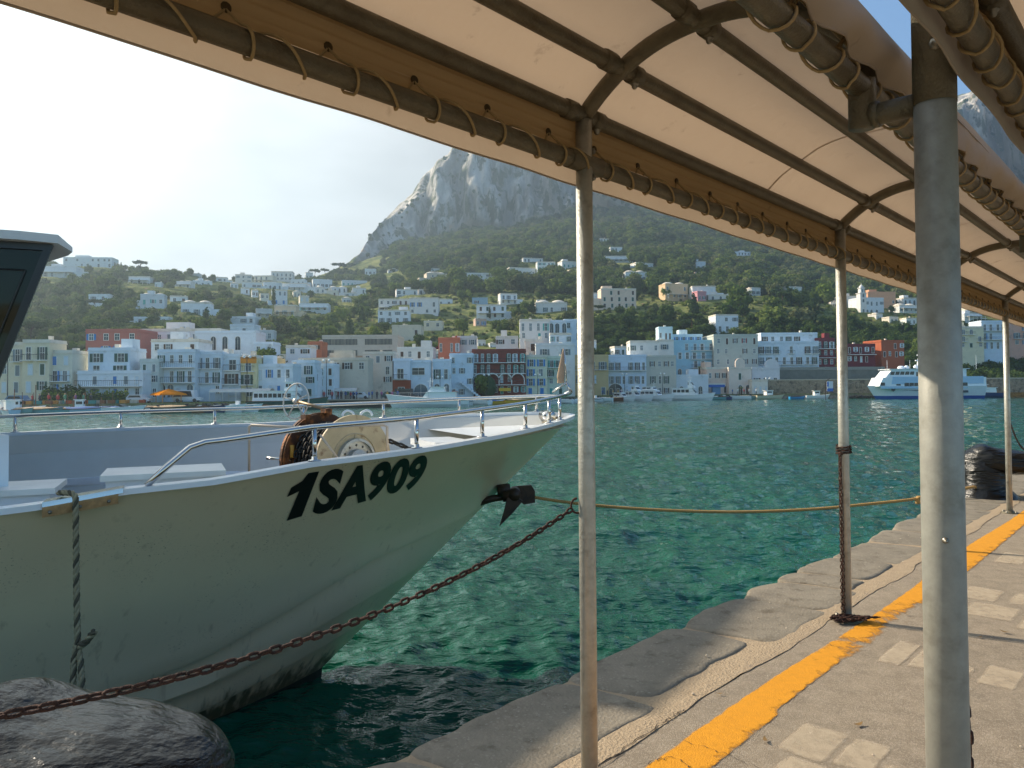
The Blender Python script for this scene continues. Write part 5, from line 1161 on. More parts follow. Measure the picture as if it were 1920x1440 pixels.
Bd('white flat house with a solar roof under the green slope', 432, 478, 596, 609, None, 'c6d4dc', 1, 3, 'w', 'y')
Bd('pale blue rooftop house left of the olive tree', 476, 512, 646, 668, 158, 'c3d8ea', 1, 2, 'w', 'y', chim=0)
Bd('white low house with a row of roof posts beside the terracotta one', 536, 582, 652, 668, 165, 'd3dbe2', 1, 2, 'w', 'n')
Bd('small terracotta coloured house left of the concrete block', 577, 604, 645, 660, 172, 'a8694e', 1, 1, 'w', 'n')
Bd('long low beige wall house under the concrete block', 560, 690, 676, 700, 158, 'c2b49c', 1, 5, 'w', 'n', depth=6, blank=.5, lit=0)
r_, wv_, H_, d_ = Bd('raw concrete block with louvred openings above the beige houses', 604, 746, 632, 672, 205, 'bbb2a0', 2, 0, 'w', 'n', cat='building', depth=12, name='apartment_block', chim=3, lit=0)
lou = MB()
lou.box(-2.0, -.02, 0, 2.0, 0, 1.6, 1)
for k in range(11): lou.box(-2.0 + k * .38, -.10, 0, -1.86 + k * .38, -.02, 1.6, 0)
lme = lou.mesh('louvre', [flatm('louvre_slats', '8c8676'), glass_t])
for x in (-.43, -.28, -.13, .16, .33):
    for r in (0, 1): put('louvre', lme, r_, (wv_ * x, 0, H_ * (.12 + .52 * r)))
Bd('grey white house wing with a leafy terrace right of the concrete block', 745, 812, 655, 676, 180, 'c6c6c2', 1, 4, 'w', 'n')
Bd('beige hillside house with two tall chimneys over green terraces', 735, 790, 612, 632, None, 'c9bda4', 1, 3, 'w', 'n', chim=2)
Bd('small beige house on the terraces below the white manor', 795, 830, 604, 616, None, 'd3c3a6', 1, 2, 'w', 'n')
Bd('salmon house with open terrace above the waterfront', 822, 862, 637, 660, 196, 'c9775a', 1, 4, 'd', 'nw')
Bd('white garden house right of the salmon one', 858, 894, 634, 652, 198, 'cfcac4', 1, 2, 'w', 'y')
Bd('small white house with a chimney and rounded shed above the dark red house', 930, 972, 634, 650, 200, 'dcd6ce', 1, 2, 'w', 'n', dome=0)
Bd('large white stepped complex with turquoise shutters above the yellow houses', 975, 1032, 602, 640, 212, 'd9d6d2', 2, 4, 'wd', 't', perg=0, cat='villa', name='villa')
Bd('pale blue white wing of the stepped complex with an arched loggia', 1028, 1064, 604, 645, 214, 'c3d3e2', 2, 3, 'wa', 't')
Bd('tall white end wing of the stepped complex beside the near pole', 1058, 1094, 602, 640, 218, 'cdd8e6', 2, 2, 'ww', 'y')
Bd('low white house with green shutters in front of the stepped complex', 1032, 1072, 628, 646, 204, 'dbe3ea', 1, 4, 'w', 'tg', chim=0)
Bd('blank white and blue block behind the pale green house', 1005, 1078, 648, 674, 190, 'cfd6d8', 1, 2, 'w', 'y', blank=.5)
Bd('small white pink gabled house below the low white one', 985, 1018, 640, 662, 196, 'd8c3b4', 1, 1, 'w', 'n')
Bd('white house with green windows left of the blue hotel', 1182, 1236, 642, 664, 226, 'd3d2cc', 1, 4, 'w', 'gn')
Bd('white cottage with outside stair among dark trees above the grey block', 1341, 1388, 592, 622, None, 'd6e0ea', 2, 3, 'dw', 'ny', yaw=.1)
# church with bell tower
r_, wv_, H_, d_ = Bd('white church-like villa wing with arched windows behind the middle pole', 1578, 1612, 557, 582, None, 'dcd3c4', 1, 3, 'a', 'y', arch0=1, chim=0, cat='church', name='church')
r_, wv_, H_, d_ = Bd('pale villa with a lantern topped belvedere tower above the dark trees', 1610, 1664, 560, 592, None, 'cdd3dc', 2, 5, 'aw', 'y', arch0=1, chim=0, cat='villa', name='villa', yaw=.15)
tw = MB(); x_ = -wv_ * .38
tw.box(x_ - 1.7, -.8, 0, x_ + 1.7, 2.6, H_ + 2.6, 0); tw.box(x_ - 2.0, -1.1, H_ + 2.61, x_ + 2.0, 2.9, H_ + 2.95, 0); tw.box(x_ - 1.1, -.2, H_ + 2.96, x_ + 1.1, 2.0, H_ + 5.4, 0); tw.box(x_ - 1.4, -.5, H_ + 5.41, x_ + 1.4, 2.3, H_ + 5.7, 0)
tw.lathe([(1.2, 0), (1.05, .7), (.5, 1.3), (.12, 1.6), (.05, 2.6)], (x_, .9, H_ + 5.7), 12); tw.build('tower', [plaster('d9d6d2')], r_)
for z in (1.6, H_ - 2, H_ + .6): put('window', win_mesh('a', .9, 1.8, 'n'), r_, (x_, -.8, z))
put('window', win_mesh('a', .8, 1.7, 'n'), r_, (x_, -.2, H_ + 3.2))
Bd('peach palazzo behind the belvedere tower', 1630, 1682, 549, 578, None, 'cf9f7e', 1, 5, 'w', 'y', depth=10)
# ---- hillside houses: measured outlines, described by where they stand
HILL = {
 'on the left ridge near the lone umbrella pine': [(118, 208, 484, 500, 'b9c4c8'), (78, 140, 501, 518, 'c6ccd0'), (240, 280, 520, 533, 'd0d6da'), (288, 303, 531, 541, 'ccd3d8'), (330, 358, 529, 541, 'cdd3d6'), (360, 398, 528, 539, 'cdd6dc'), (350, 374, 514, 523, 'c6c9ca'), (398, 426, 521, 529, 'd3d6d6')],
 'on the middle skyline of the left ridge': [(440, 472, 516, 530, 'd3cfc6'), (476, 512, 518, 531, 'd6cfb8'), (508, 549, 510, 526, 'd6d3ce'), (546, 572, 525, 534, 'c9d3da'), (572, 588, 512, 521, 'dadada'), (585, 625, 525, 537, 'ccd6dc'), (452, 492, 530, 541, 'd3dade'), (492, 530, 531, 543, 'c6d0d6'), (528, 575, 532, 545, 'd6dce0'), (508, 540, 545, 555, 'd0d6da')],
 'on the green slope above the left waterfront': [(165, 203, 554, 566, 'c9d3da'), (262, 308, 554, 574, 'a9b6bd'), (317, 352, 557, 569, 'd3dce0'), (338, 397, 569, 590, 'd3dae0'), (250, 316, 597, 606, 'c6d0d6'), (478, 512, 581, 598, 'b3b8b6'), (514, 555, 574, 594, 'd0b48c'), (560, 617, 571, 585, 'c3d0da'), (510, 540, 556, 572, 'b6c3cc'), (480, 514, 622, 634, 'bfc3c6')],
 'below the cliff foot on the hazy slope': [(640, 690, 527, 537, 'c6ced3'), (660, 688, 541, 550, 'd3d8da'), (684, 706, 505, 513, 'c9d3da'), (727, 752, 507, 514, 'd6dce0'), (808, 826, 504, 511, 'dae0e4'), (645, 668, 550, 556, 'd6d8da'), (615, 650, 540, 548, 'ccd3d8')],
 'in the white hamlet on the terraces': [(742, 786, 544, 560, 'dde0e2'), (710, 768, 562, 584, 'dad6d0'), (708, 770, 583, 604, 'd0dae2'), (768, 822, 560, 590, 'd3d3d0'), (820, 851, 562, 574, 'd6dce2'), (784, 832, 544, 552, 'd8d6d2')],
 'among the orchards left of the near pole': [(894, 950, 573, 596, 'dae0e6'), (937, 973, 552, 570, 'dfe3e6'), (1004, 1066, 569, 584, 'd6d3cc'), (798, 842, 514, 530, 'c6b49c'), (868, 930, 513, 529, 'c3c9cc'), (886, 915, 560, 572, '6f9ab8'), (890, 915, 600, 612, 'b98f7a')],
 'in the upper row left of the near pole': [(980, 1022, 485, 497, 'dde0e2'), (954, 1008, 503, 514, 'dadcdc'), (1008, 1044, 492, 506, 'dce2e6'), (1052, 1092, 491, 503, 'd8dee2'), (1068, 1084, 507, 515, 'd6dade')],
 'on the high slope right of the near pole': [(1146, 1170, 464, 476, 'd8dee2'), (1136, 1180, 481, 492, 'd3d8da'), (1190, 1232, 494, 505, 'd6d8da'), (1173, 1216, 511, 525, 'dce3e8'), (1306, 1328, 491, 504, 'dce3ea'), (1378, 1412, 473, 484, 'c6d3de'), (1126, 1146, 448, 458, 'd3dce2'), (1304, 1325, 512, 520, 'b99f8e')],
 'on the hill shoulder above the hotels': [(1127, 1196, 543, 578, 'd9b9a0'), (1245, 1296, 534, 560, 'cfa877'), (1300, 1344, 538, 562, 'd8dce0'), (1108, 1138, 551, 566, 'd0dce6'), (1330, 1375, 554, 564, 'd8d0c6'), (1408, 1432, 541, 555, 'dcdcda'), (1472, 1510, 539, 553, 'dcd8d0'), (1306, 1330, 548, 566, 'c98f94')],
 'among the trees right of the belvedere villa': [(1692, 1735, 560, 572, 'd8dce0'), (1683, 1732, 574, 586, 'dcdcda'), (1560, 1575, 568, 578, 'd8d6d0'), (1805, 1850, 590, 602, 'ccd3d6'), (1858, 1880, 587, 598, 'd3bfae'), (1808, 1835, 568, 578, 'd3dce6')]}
ORD = ['first', 'second', 'third', 'fourth', 'fifth', 'sixth', 'seventh', 'eighth', 'ninth', 'tenth', 'eleventh']
def cname(h):
    r, g_, b_ = (int(h[i:i + 2], 16) for i in (0, 2, 4))
    if r - b_ > 45: return 'ochre' if g_ > 160 and r - g_ > 30 else ('beige' if g_ > 170 else 'pinkish')
    if r - b_ > 18: return 'cream'
    if b_ - r > 30: return 'blue'
    return 'white' if (r + g_ + b_) > 590 else 'grey'
hr2 = random.Random(12)
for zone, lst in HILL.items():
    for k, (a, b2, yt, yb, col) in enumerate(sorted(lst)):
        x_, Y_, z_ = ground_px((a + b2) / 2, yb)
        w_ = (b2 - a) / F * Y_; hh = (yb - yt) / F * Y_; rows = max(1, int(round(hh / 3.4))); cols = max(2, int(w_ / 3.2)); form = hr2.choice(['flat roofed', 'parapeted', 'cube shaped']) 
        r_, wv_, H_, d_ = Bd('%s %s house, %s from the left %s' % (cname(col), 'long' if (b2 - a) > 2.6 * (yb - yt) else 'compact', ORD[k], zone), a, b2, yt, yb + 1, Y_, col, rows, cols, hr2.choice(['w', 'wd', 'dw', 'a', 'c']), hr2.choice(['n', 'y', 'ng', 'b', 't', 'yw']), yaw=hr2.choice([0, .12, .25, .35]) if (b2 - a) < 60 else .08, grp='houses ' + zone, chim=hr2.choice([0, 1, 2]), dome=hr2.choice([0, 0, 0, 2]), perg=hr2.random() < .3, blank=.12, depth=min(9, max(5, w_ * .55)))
        if hr2.random() < .5 and w_ > 8:       # lower wing beside it
            s_ = hr2.choice([-1, 1]); m = MB(); m.box(s_ * wv_ / 2 if s_ > 0 else -wv_ / 2 - wv_ * .35, .6, -4, (s_ * wv_ / 2 + wv_ * .35) if s_ > 0 else -wv_ / 2, d_ * .8, H_ * .55, 0); m.build('side_wing', [plaster(col)], r_)
# more of the settlement: small cubes packed along the ridge and behind the first row
FILL = {'in the packed white cluster on the middle skyline': [(450, 468, 541, 551), (470, 486, 545, 556), (486, 506, 552, 561), (548, 566, 548, 557), (560, 582, 556, 566), (590, 612, 540, 549), (612, 634, 546, 555), (430, 448, 532, 541), (640, 660, 560, 569)],
 'in the packed roofs behind the left waterfront': [(420, 446, 634, 652), (478, 500, 664, 678), (505, 540, 668, 684), (590, 612, 664, 684), (700, 726, 652, 668), (748, 776, 660, 678), (780, 806, 662, 680), (812, 838, 660, 676), (268, 290, 660, 678), (240, 262, 668, 690)],
 'between the stepped complex and the first row': [(892, 915, 640, 656), (916, 934, 646, 660), (1000, 1026, 630, 646), (1050, 1076, 652, 668), (1098, 1120, 640, 656), (1150, 1178, 652, 668)],
 'scattered on the far right slope': [(1640, 1662, 590, 602), (1666, 1690, 596, 608), (1700, 1722, 598, 610), (1814, 1836, 578, 588), (1846, 1866, 574, 584), (1880, 1905, 588, 600)]}
for zone, lst in FILL.items():
    for k, (a, b2, yt, yb) in enumerate(sorted(lst)):
        x_, Y_, z_ = ground_px((a + b2) / 2, yb); col = hr2.choice(['d9dcde', 'dcd8cf', 'd3dae0', 'd6cdb8', 'dfdcd6']); hh = (yb - yt) / F * Y_
        Bd('%s cube house, %s from the left %s' % (cname(col), ORD[k], zone), a, b2, yt, yb + 1, Y_, col, max(1, int(round(hh / 3.2))), 2, hr2.choice(['w', 'wd', 'c']), hr2.choice(['n', 'y', 'g', 'w']), yaw=hr2.choice([.1, .25, .4]), grp='houses ' + zone, chim=hr2.choice([0, 1]), dome=hr2.choice([0, 0, 1]), blank=.1)
# ---- waterfront walls, sheds, tents
brk = mat('breakwater_stone', '9c8c74', .95, var=.3, vscale=1.1, col2='5f5443', patch=(.8, .48, .62, .8), bump=1, bscale=3)
orb = mat('ochre_quay_base', '96682f', .95, var=.35, vscale=1.0, col2='4a3a24', patch=(.7, .5, .65, .8), bump=1, bscale=3)
def wallseg(label, px0, px1, Y0, Y1, zt, z0, th, mats, name='sea_wall', cap=None, cat='wall'):
    a = np.array([(px0 - 960) / F * Y0, Y0, 0]); b2 = np.array([(px1 - 960) / F * Y1, Y1, 0]); d = b2 - a; L_ = np.linalg.norm(d); root = thing(name, (a[0], a[1], z0), label, cat, math.atan2(d[1], d[0]))
    m = MB(); m.box(0, 0, 0, L_, th, zt - z0, 0); m.build('wall_body', mats[:1], root)
    n = int(L_ / 2.2)
    m = MB(); m.box(-.1, -.12, zt - z0 + .003, L_ + .1, th + .12, zt - z0 + .35, 0); m.build('coping', mats[1:2], root); return root, L_
bw, Lb = wallseg('long stone breakwater wall behind the ferry', 1440, 2050, 229, 222, 5.6, -.5, 2.5, [brk, mat('pale_coping', 'b8ab94', .9)], 'breakwater')
m = MB(); m.box(0, -3.2, 0, Lb, -.01, 2.0, 0); m.build('lower_quay', [orb], bw)
rr_ = random.Random(8); rockm = mat('wet_boulders', '3c342a', .8, var=.4, vscale=2, bump=1, bscale=4)
def rockmesh(seed):
    r3 = random.Random(seed); bm_ = bmesh.new(); bmesh.ops.create_icosphere(bm_, subdivisions=2, radius=.7)
    for v in bm_.verts: v.co *= 1 + r3.uniform(-.22, .22); v.co.z *= .75
    me = bpy.data.meshes.new('boulder'); bm_.to_mesh(me); bm_.free(); me.materials.append(rockm); return me
rks = [rockmesh(k) for k in range(4)]
for k in range(46):
    px = rr_.choice([rr_.uniform(1590, 1640), rr_.uniform(1835, 1925)]); p = atZ(px, 744, 0); o = put('boulder', rks[k % 4], None, ((px - 960) / F * 223.5 + 0, 223.5 - rr_.uniform(0, 1.5), rr_.uniform(-.1, .5)), rr_.uniform(0, 6), rr_.uniform(.6, 1.25))
    tag(o, 'dark wet boulder among those at the foot of the breakwater', 'boulder', 'boulders at the foot of the breakwater')
# arched road viaduct under the hotels
a = atY(1484, 720, 236); b2 = atY(1652, 690, 240); vd = thing('road_viaduct', (a[0], 235.5, 1.5), 'grey arched retaining wall carrying the road below the blue hotel', 'wall', math.atan2(2, b2[0] - a[0])); Lv = b2[0] - a[0]
m = MB(); hv = atY(1520, 694, 236)[2] - 1.5; m.box(-8, 0, -1, Lv, 3, hv, 0); m.build('wall_body', [mat('grey_viaduct_stone', '77776c', .95, var=.2, vscale=.8)], vd)
m = MB(); m.box(-8, -.15, hv + .003, Lv, .1, hv + 1.0, 0); m.build('road_parapet', [mat('grey_viaduct_stone2', '8a8a80', .95)], vd)
for k in range(4):
    me = MB(); me.extr([(x, -.03, z) for x, z in arch_poly(3.4, 3.2, 10)], (0, .03, 0)); o = me.build('blind_arch', [glass_t if False else mat('painted_arch_shade', '3e4038', .95)], vd); o.location = (1.5 + k * 5.3, 0, .6)  # flat dark plates; the shade inside the arches is put into their colour
# pier on the left-centre
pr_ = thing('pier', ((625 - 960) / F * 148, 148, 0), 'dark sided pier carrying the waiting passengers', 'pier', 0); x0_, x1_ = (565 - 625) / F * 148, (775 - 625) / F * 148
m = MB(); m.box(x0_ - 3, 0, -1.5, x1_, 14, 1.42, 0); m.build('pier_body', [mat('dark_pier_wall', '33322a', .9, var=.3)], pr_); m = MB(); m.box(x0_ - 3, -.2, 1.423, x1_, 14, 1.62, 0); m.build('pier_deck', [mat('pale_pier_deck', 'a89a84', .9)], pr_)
def name_pier(px): return 560 < px < 780
def shelter(label, px0, px1, py, Y, zb, d=3.0):
    Y = Y if name_pier(px0) else max(Y, shore(px0) + 2); x0, x1 = (px0 - 960) / F * Y, (px1 - 960) / F * Y; zt = atY((px0 + px1) / 2, py, Y)[2]; root = thing('boarding_shelter', ((x0 + x1) / 2, Y, zb), label, 'shelter'); L_ = x1 - x0; H = zt - zb
    m = MB(); m.grid(np.array([[(x, d / 2 - d / 2 * math.cos(a), H - .5 + .55 * math.sin(a)) for x in np.linspace(-L_ / 2, L_ / 2, 12)] for a in np.linspace(0, math.pi, 9)])); m.build('roof', [cloth('white_shelter_fabric', 'dcd8cf', .25)], root, True)
    m = MB(); m.box(-L_ / 2, -.02, H - .62, L_ / 2, .02, H - .45, 0); m.build('valance', [wht], root)
    for k in range(int(L_ / 2.4) + 1):
        for y in (0.05, d - .05): m = MB(); x = -L_ / 2 + min(k * 2.4, L_ - .1); m.box(x, y - .04, 0, x + .08, y + .04, H - .5, 0); m.build('post', [wht], root)
    return root
shelter('long white passenger shelter left of the cabin boat', 392, 506, 729, 134, 1.55); shelter('rounded white passenger shelter on the pier', 578, 668, 728, 152, 1.62)
for k, (px, py, Y, col, w, lab) in enumerate([(316, 729, 128, 'e08a1c', 3.0, 'bright orange market tent on the left waterfront'), (842, 727, 176, 'c8452c', 3.0, 'red parasol beside the tall pale blue house'), (350, 731, 138, 'b04038', 2.2, 'small red awning tent behind the white van')]):
    Y = max(Y, shore(px) + 2.5); zt = atY(px, py, Y)[2]; root = thing('market_tent' if k != 1 else 'parasol', ((px - 960) / F * Y, Y, 1.55), lab, 'tent' if k != 1 else 'parasol'); H = zt - 1.55
    m = MB(); m.lathe([(w * 1.1, H - 1.1), (w, H - .85), (w * .5, H - .4), (.05, H)], (0, 0, 0), 8 if k == 1 else 4); m.build('tent_roof', [cloth('tent_' + col, col, .3)], root)
    for a in range(4): m = MB(); x, y = w * .72 * math.cos(a * math.pi / 2), w * .72 * math.sin(a * math.pi / 2); m.box(x - .05, y - .05, 0, x + .05, y + .05, H - 1.0, 0); m.build('tent_pole', [flatm('tent_poles', 'c98a4a')], root)
# blue awning kiosk near customs house
root = thing('harbour_kiosk', ((1344 - 960) / F * 223, 223, 1.55), 'blue awning kiosk in front of the customs house', 'kiosk')
m = MB(); m.box(-2.4, 0, 2.1, 2.4, 2.4, 2.9, 0); m.box(-2.5, -.1, 2.91, 2.5, 2.5, 3.2, 1); m.build('awning', [flatm('blue_awning', '1f5fae'), wht], root); m = MB(); m.box(-1.2, .4, 0, 1.2, 2, 2.1, 0); m.build('booth', [flatm('booth_blue', '5b86a8')], root)
root = thing('notice_board', ((1556 - 960) / F * 221, 221, 1.6), 'blue and white board on the breakwater quay left of the middle pole', 'board'); m = MB(); m.box(-.9, 0, .8, .9, .1, 3.6, 0); m.build('panel', [flatm('board_white', 'cfd6dc')], root); m = MB(); m.box(-.9, -.03, .6, .9, .0, 1.5, 0); m.box(-.9, -.03, 2.0, -.4, .0, 3.4, 0); m.build('blue_field', [flatm('board_blue', '2a6cc0')], root); m = MB(); m.box(-.8, .02, 0, -.7, .08, .8, 0); m.box(.7, .02, 0, .8, .08, .8, 0); m.build('legs', [iron], root)
# street lamps with globes
def lamp(px, py, Y, label, two=True):
    Y = max(Y, shore(px) + 2.5)
    zt = atY(px, py, Y)[2]; root = thing('street_lamp', ((px - 960) / F * Y, Y, 1.55), label, 'street lamp', group='harbour street lamps'); H = zt - 1.55
    m = MB(); m.tube([(0, 0, 0), (0, 0, H)], .06, 6, radii=[.09, .05]); m.build('pole', [iron], root)
    for s_ in ((-1, 1) if two else (0,)):
        m = MB(); m.lathe([(.28 * math.cos(a), .28 * math.sin(a)) for a in np.linspace(-1.5, 1.5, 7)], (s_ * .55, 0, H - .1), 10); m.build('globe', [flatm('lamp_globe', 'e6e6e0', .2)], root, True)
for px, py, Y, lab in [(463, 668, 137, 'tall thin street lamp before the yellow house'), (612, 675, 145, 'tall street lamp before the stepped white house'), (912, 702, 174, 'twin globe street lamp before the dark red house'), (1008, 702, 175, 'twin globe street lamp before the blue shuttered house'), (1171, 701, 199, 'twin globe street lamp before the pale blue gateway house'), (1242, 700, 202, 'street lamp before the grey beige house'), (1440, 709, 212, 'street lamp at the landward end of the breakwater'), (14, 655, 124, 'tall street lamp before the cream house at the left edge'), (825, 706, 168, 'twin globe lamp left of the green arched door')]: lamp(px, py, Y, lab)
# ================================================================== VEGETATION
LV = {'dark': leafmat('leaves_dark', (.030, .062, .018), (.085, .125, .034)), 'mid': leafmat('leaves_mid', (.055, .10, .026), (.16, .20, .05)), 'olive': leafmat('leaves_olive', (.07, .095, .04), (.17, .18, .08)), 'light': leafmat('leaves_light', (.08, .14, .025), (.21, .25, .05)), 'pine': leafmat('leaves_pine', (.028, .058, .022), (.08, .12, .038))}
bark = mat('bark', '4a3a2a', .95, var=.2, vscale=3)
def crown_mesh(name, seed, kind, n_leaf, ls, matl):
    r = np.random.default_rng(seed); vs, fs = [], []
    lobes = []
    if kind == 'round':
        for k in range(9): a = r.uniform(0, 6.28); q_ = r.uniform(0, .55); lobes.append((math.cos(a) * q_, math.sin(a) * q_, r.uniform(.55, 1.35), r.uniform(.32, .52)))
        lobes.append((0, 0, .85, .6))
    elif kind == 'umbrella':
        for k in range(11): a = r.uniform(0, 6.28); q_ = r.uniform(.1, .78); lobes.append((math.cos(a) * q_, math.sin(a) * q_, 1.62 + r.uniform(-.03, .08) - q_ * .05, r.uniform(.26, .36)))
    elif kind == 'cypress':
        for k in range(12): z = k / 11; lobes.append((r.uniform(-.03, .03), r.uniform(-.03, .03), .25 + z * 2.5, .30 * (1 - z) ** .5 * (.6 + .8 * min(1, z * 4)) * .75 + .05))
    elif kind == 'conifer':
        for k in range(10): z = k / 9; lobes.append((r.uniform(-.1, .1), r.uniform(-.1, .1), .4 + z * 1.9, .50 * (1 - z) + .12))
    elif kind == 'bush':
        for k in range(6): a = r.uniform(0, 6.28); q_ = r.uniform(0, .55); lobes.append((math.cos(a) * q_, math.sin(a) * q_, r.uniform(.1, .45), r.uniform(.3, .5)))
    vol = np.array([l[3] ** 2 for l in lobes]); vol /= vol.sum(); m = MB()
    idx = r.choice(len(lobes), n_leaf, p=vol); N = r.normal(size=(n_leaf, 3)); N /= np.linalg.norm(N, axis=1)[:, None]; rad = 1 - r.random(n_leaf) ** 2 * .45
    squ = .55 if kind == 'umbrella' else 1.0
    for i in range(n_leaf):
        l = lobes[idx[i]]; c = np.array(l[:3]) + N[i] * l[3] * rad[i] * np.array([1, 1, squ]) * (1 + .15 * r.normal())
        nn = N[i] + r.normal(size=3) * .55; nn /= np.linalg.norm(nn); a = np.cross(nn, r.normal(size=3)); a /= np.linalg.norm(a) + 1e-9; b_ = np.cross(nn, a); s_ = ls * r.uniform(.6, 1.5)
        m.add([c - a * s_ - b_ * s_ * .5, c + a * s_ * .2 - b_ * s_, c + a * s_ + b_ * s_ * .3, c - a * s_ * .1 + b_ * s_], [(0, 1, 2, 3)])
    for l in lobes:                              # dark inner masses so that the crown is not see-through everywhere
        bm_ = bmesh.new(); bmesh.ops.create_icosphere(bm_, subdivisions=1, radius=l[3] * .74)
        m.add([(v.co.x + l[0] + .04 * r.normal(), v.co.y + l[1] + .04 * r.normal(), v.co.z * squ + l[2]) for v in bm_.verts], [tuple(v.index for v in f.verts) for f in bm_.faces]); bm_.free()
    return m.mesh(name, [matl])
def trunk_mesh(h, r_=.05, lean=.05, limbs=3, seed=0, top=None):
    rr = random.Random(seed); m = MB(); m.tube([(0, 0, -.25), (lean * .3, 0, h * .5), (lean, 0, h)], r_, 6, radii=[r_ * 1.3, r_, r_ * .7])
    for k in range(limbs): a = rr.uniform(0, 6.28); m.tube([(lean * .8, 0, h * .8), (lean + .2 * math.cos(a), .2 * math.sin(a), h + .15), (lean + (top or .35) * math.cos(a), (top or .35) * math.sin(a), h + .38)], r_ * .5, 5, radii=[r_ * .6, r_ * .45, r_ * .25])
    return m.mesh('trunk', [bark], True)
CR_ = {}
for kk, n_, ls in (('round', 620, .085), ('umbrella', 620, .075), ('cypress', 420, .06), ('conifer', 520, .08), ('bush', 260, .10)):
    for lm in LV:
        if (kk in ('umbrella', 'cypress', 'conifer') and lm not in ('pine', 'dark')) : continue
        CR_[(kk, lm)] = [crown_mesh('crown', hash((kk, lm, s_)) % 1000 if False else s_ * 17 + len(kk) * 5 + len(lm), kk, n_, ls, LV[lm]) for s_ in range(2)]
TRK = {'round': trunk_mesh(.6, .05), 'umbrella': trunk_mesh(1.42, .035, .08, 6, 4, .55), 'cypress': trunk_mesh(.5, .03, 0, 0), 'conifer': trunk_mesh(.6, .04, 0, 0), 'bush': None}
def tree(X, Y, z, R, kind, lm, label, group=None, name=None, rz=None, sz=1.0):
    nm = name or {'round': 'broadleaf_tree', 'umbrella': 'umbrella_pine', 'cypress': 'cypress', 'conifer': 'conifer', 'bush': 'shrub'}[kind]
    root = thing(nm, (X, Y, z), label, 'shrub' if kind == 'bush' else 'tree', rnd.uniform(0, 6.28) if rz is None else rz, group); root.scale = (R, R, R * sz)
    put('crown', CR_[(kind, lm)][rnd.randrange(2)], root)
    if TRK[kind]: put('trunk', TRK[kind], root)
    return root
def hidden_by_house(X, Y, z, R, extra=0):
    p = proj([X, Y, z + R * .8]); rp_ = R / Y * F
    for (a, b2, yt, yb, HY_) in RECTS:
        if a - rp_ * .7 < p[0] < b2 + rp_ * .7 and yt - rp_ * .3 < p[1] < yb + rp_ * .5 and HY_ - 60 - extra < Y < HY_ + 14: return True
    return False
# named individual trees read off the photo
def tpx(px, py_base, py_top, kind, lm, label, wr=1.0, group=None, Y=None):
    if Y is None: X, Y, z = ground_px(px, py_base)
    else: X, z = (px - 960) / F * Y, atY(px, py_base, Y)[2]
    hgt = (py_base - py_top) / F * Y; tot = {'round': 1.75, 'umbrella': 1.95, 'cypress': 2.85, 'conifer': 2.5, 'bush': .9}[kind]; R = hgt / tot * wr
    o = tree(X, Y, z - .3, R, kind, lm, label, group, sz=1 / wr); return o
tpx(262, 505, 477, 'umbrella', 'pine', 'lone tall umbrella pine standing on the left ridge', 1.0)
tpx(296, 512, 499, 'umbrella', 'pine', 'wide low umbrella pine just right of the lone tall one', 1.5)
tpx(316, 532, 502, 'round', 'pine', 'big dark rounded pine on the ridge right of the umbrella pines', 1.2); tpx(271, 530, 502, 'round', 'pine', 'dark pine below the lone umbrella pine', 1.1)
for k, (px, a, b2) in enumerate([(214, 512, 490), (226, 512, 489)]): tpx(px, a, b2, 'cypress', 'dark', ['left', 'right'][k] + ' cypress of the pair behind the ridge villa at far left', 1)
tpx(513, 575, 534, 'cypress', 'dark', 'tall dark cypress below the middle skyline houses')
tpx(919, 597, 573, 'cypress', 'dark', 'dark cypress in front of the white orchard house'); tpx(973, 604, 568, 'conifer', 'dark', 'dark conifer left of the stepped white complex')
for k, (px, a, b2, w) in enumerate([(636, 515, 492, 1.5), (660, 508, 492, 1.3), (590, 525, 503, 1.1), (610, 520, 502, 1.2), (960, 506, 491, 1.5)]): tpx(px, a, b2, 'umbrella', 'pine', ['umbrella pine on the saddle, second from the right in its row', 'umbrella pine on the saddle closest to the cliff foot', 'umbrella pine at the left end of the saddle row', 'umbrella pine second from the left in the saddle row', 'flat topped umbrella pine beside the upper white villas'][k], w)
for k, (px, a, b2, kd, lm, w) in enumerate([(860, 548, 498, 'round', 'mid', .9), (845, 552, 512, 'cypress', 'dark', 1.6), (930, 556, 518, 'round', 'mid', 1.2), (965, 552, 515, 'round', 'olive', 1.3), (945, 625, 597, 'round', 'mid', 1.2), (785, 648, 622, 'round', 'dark', 1.0), (722, 622, 600, 'round', 'dark', 1.3), (508, 700, 650, 'round', 'mid', 1.1), (982, 668, 628, 'round', 'olive', .9), (1000, 585, 558, 'conifer', 'dark', 1.2)]):
    tpx(px, a, b2, kd, lm, ['tall rounded tree on the knoll left of the near pole', 'narrow dark tree left of the rounded knoll tree', 'dense round tree right of the knoll', 'olive green tree among the orchards below the upper villas', 'broad tree below the white orchard houses', 'rounded tree right of the concrete block', 'broad dark tree below the white hamlet', 'big shaggy tree between the pale rooftop house and the low white one', 'leafy tree in front of the stepped white complex', 'dark conifer above the stepped complex'][k], w, Y={7: 157}.get(k))
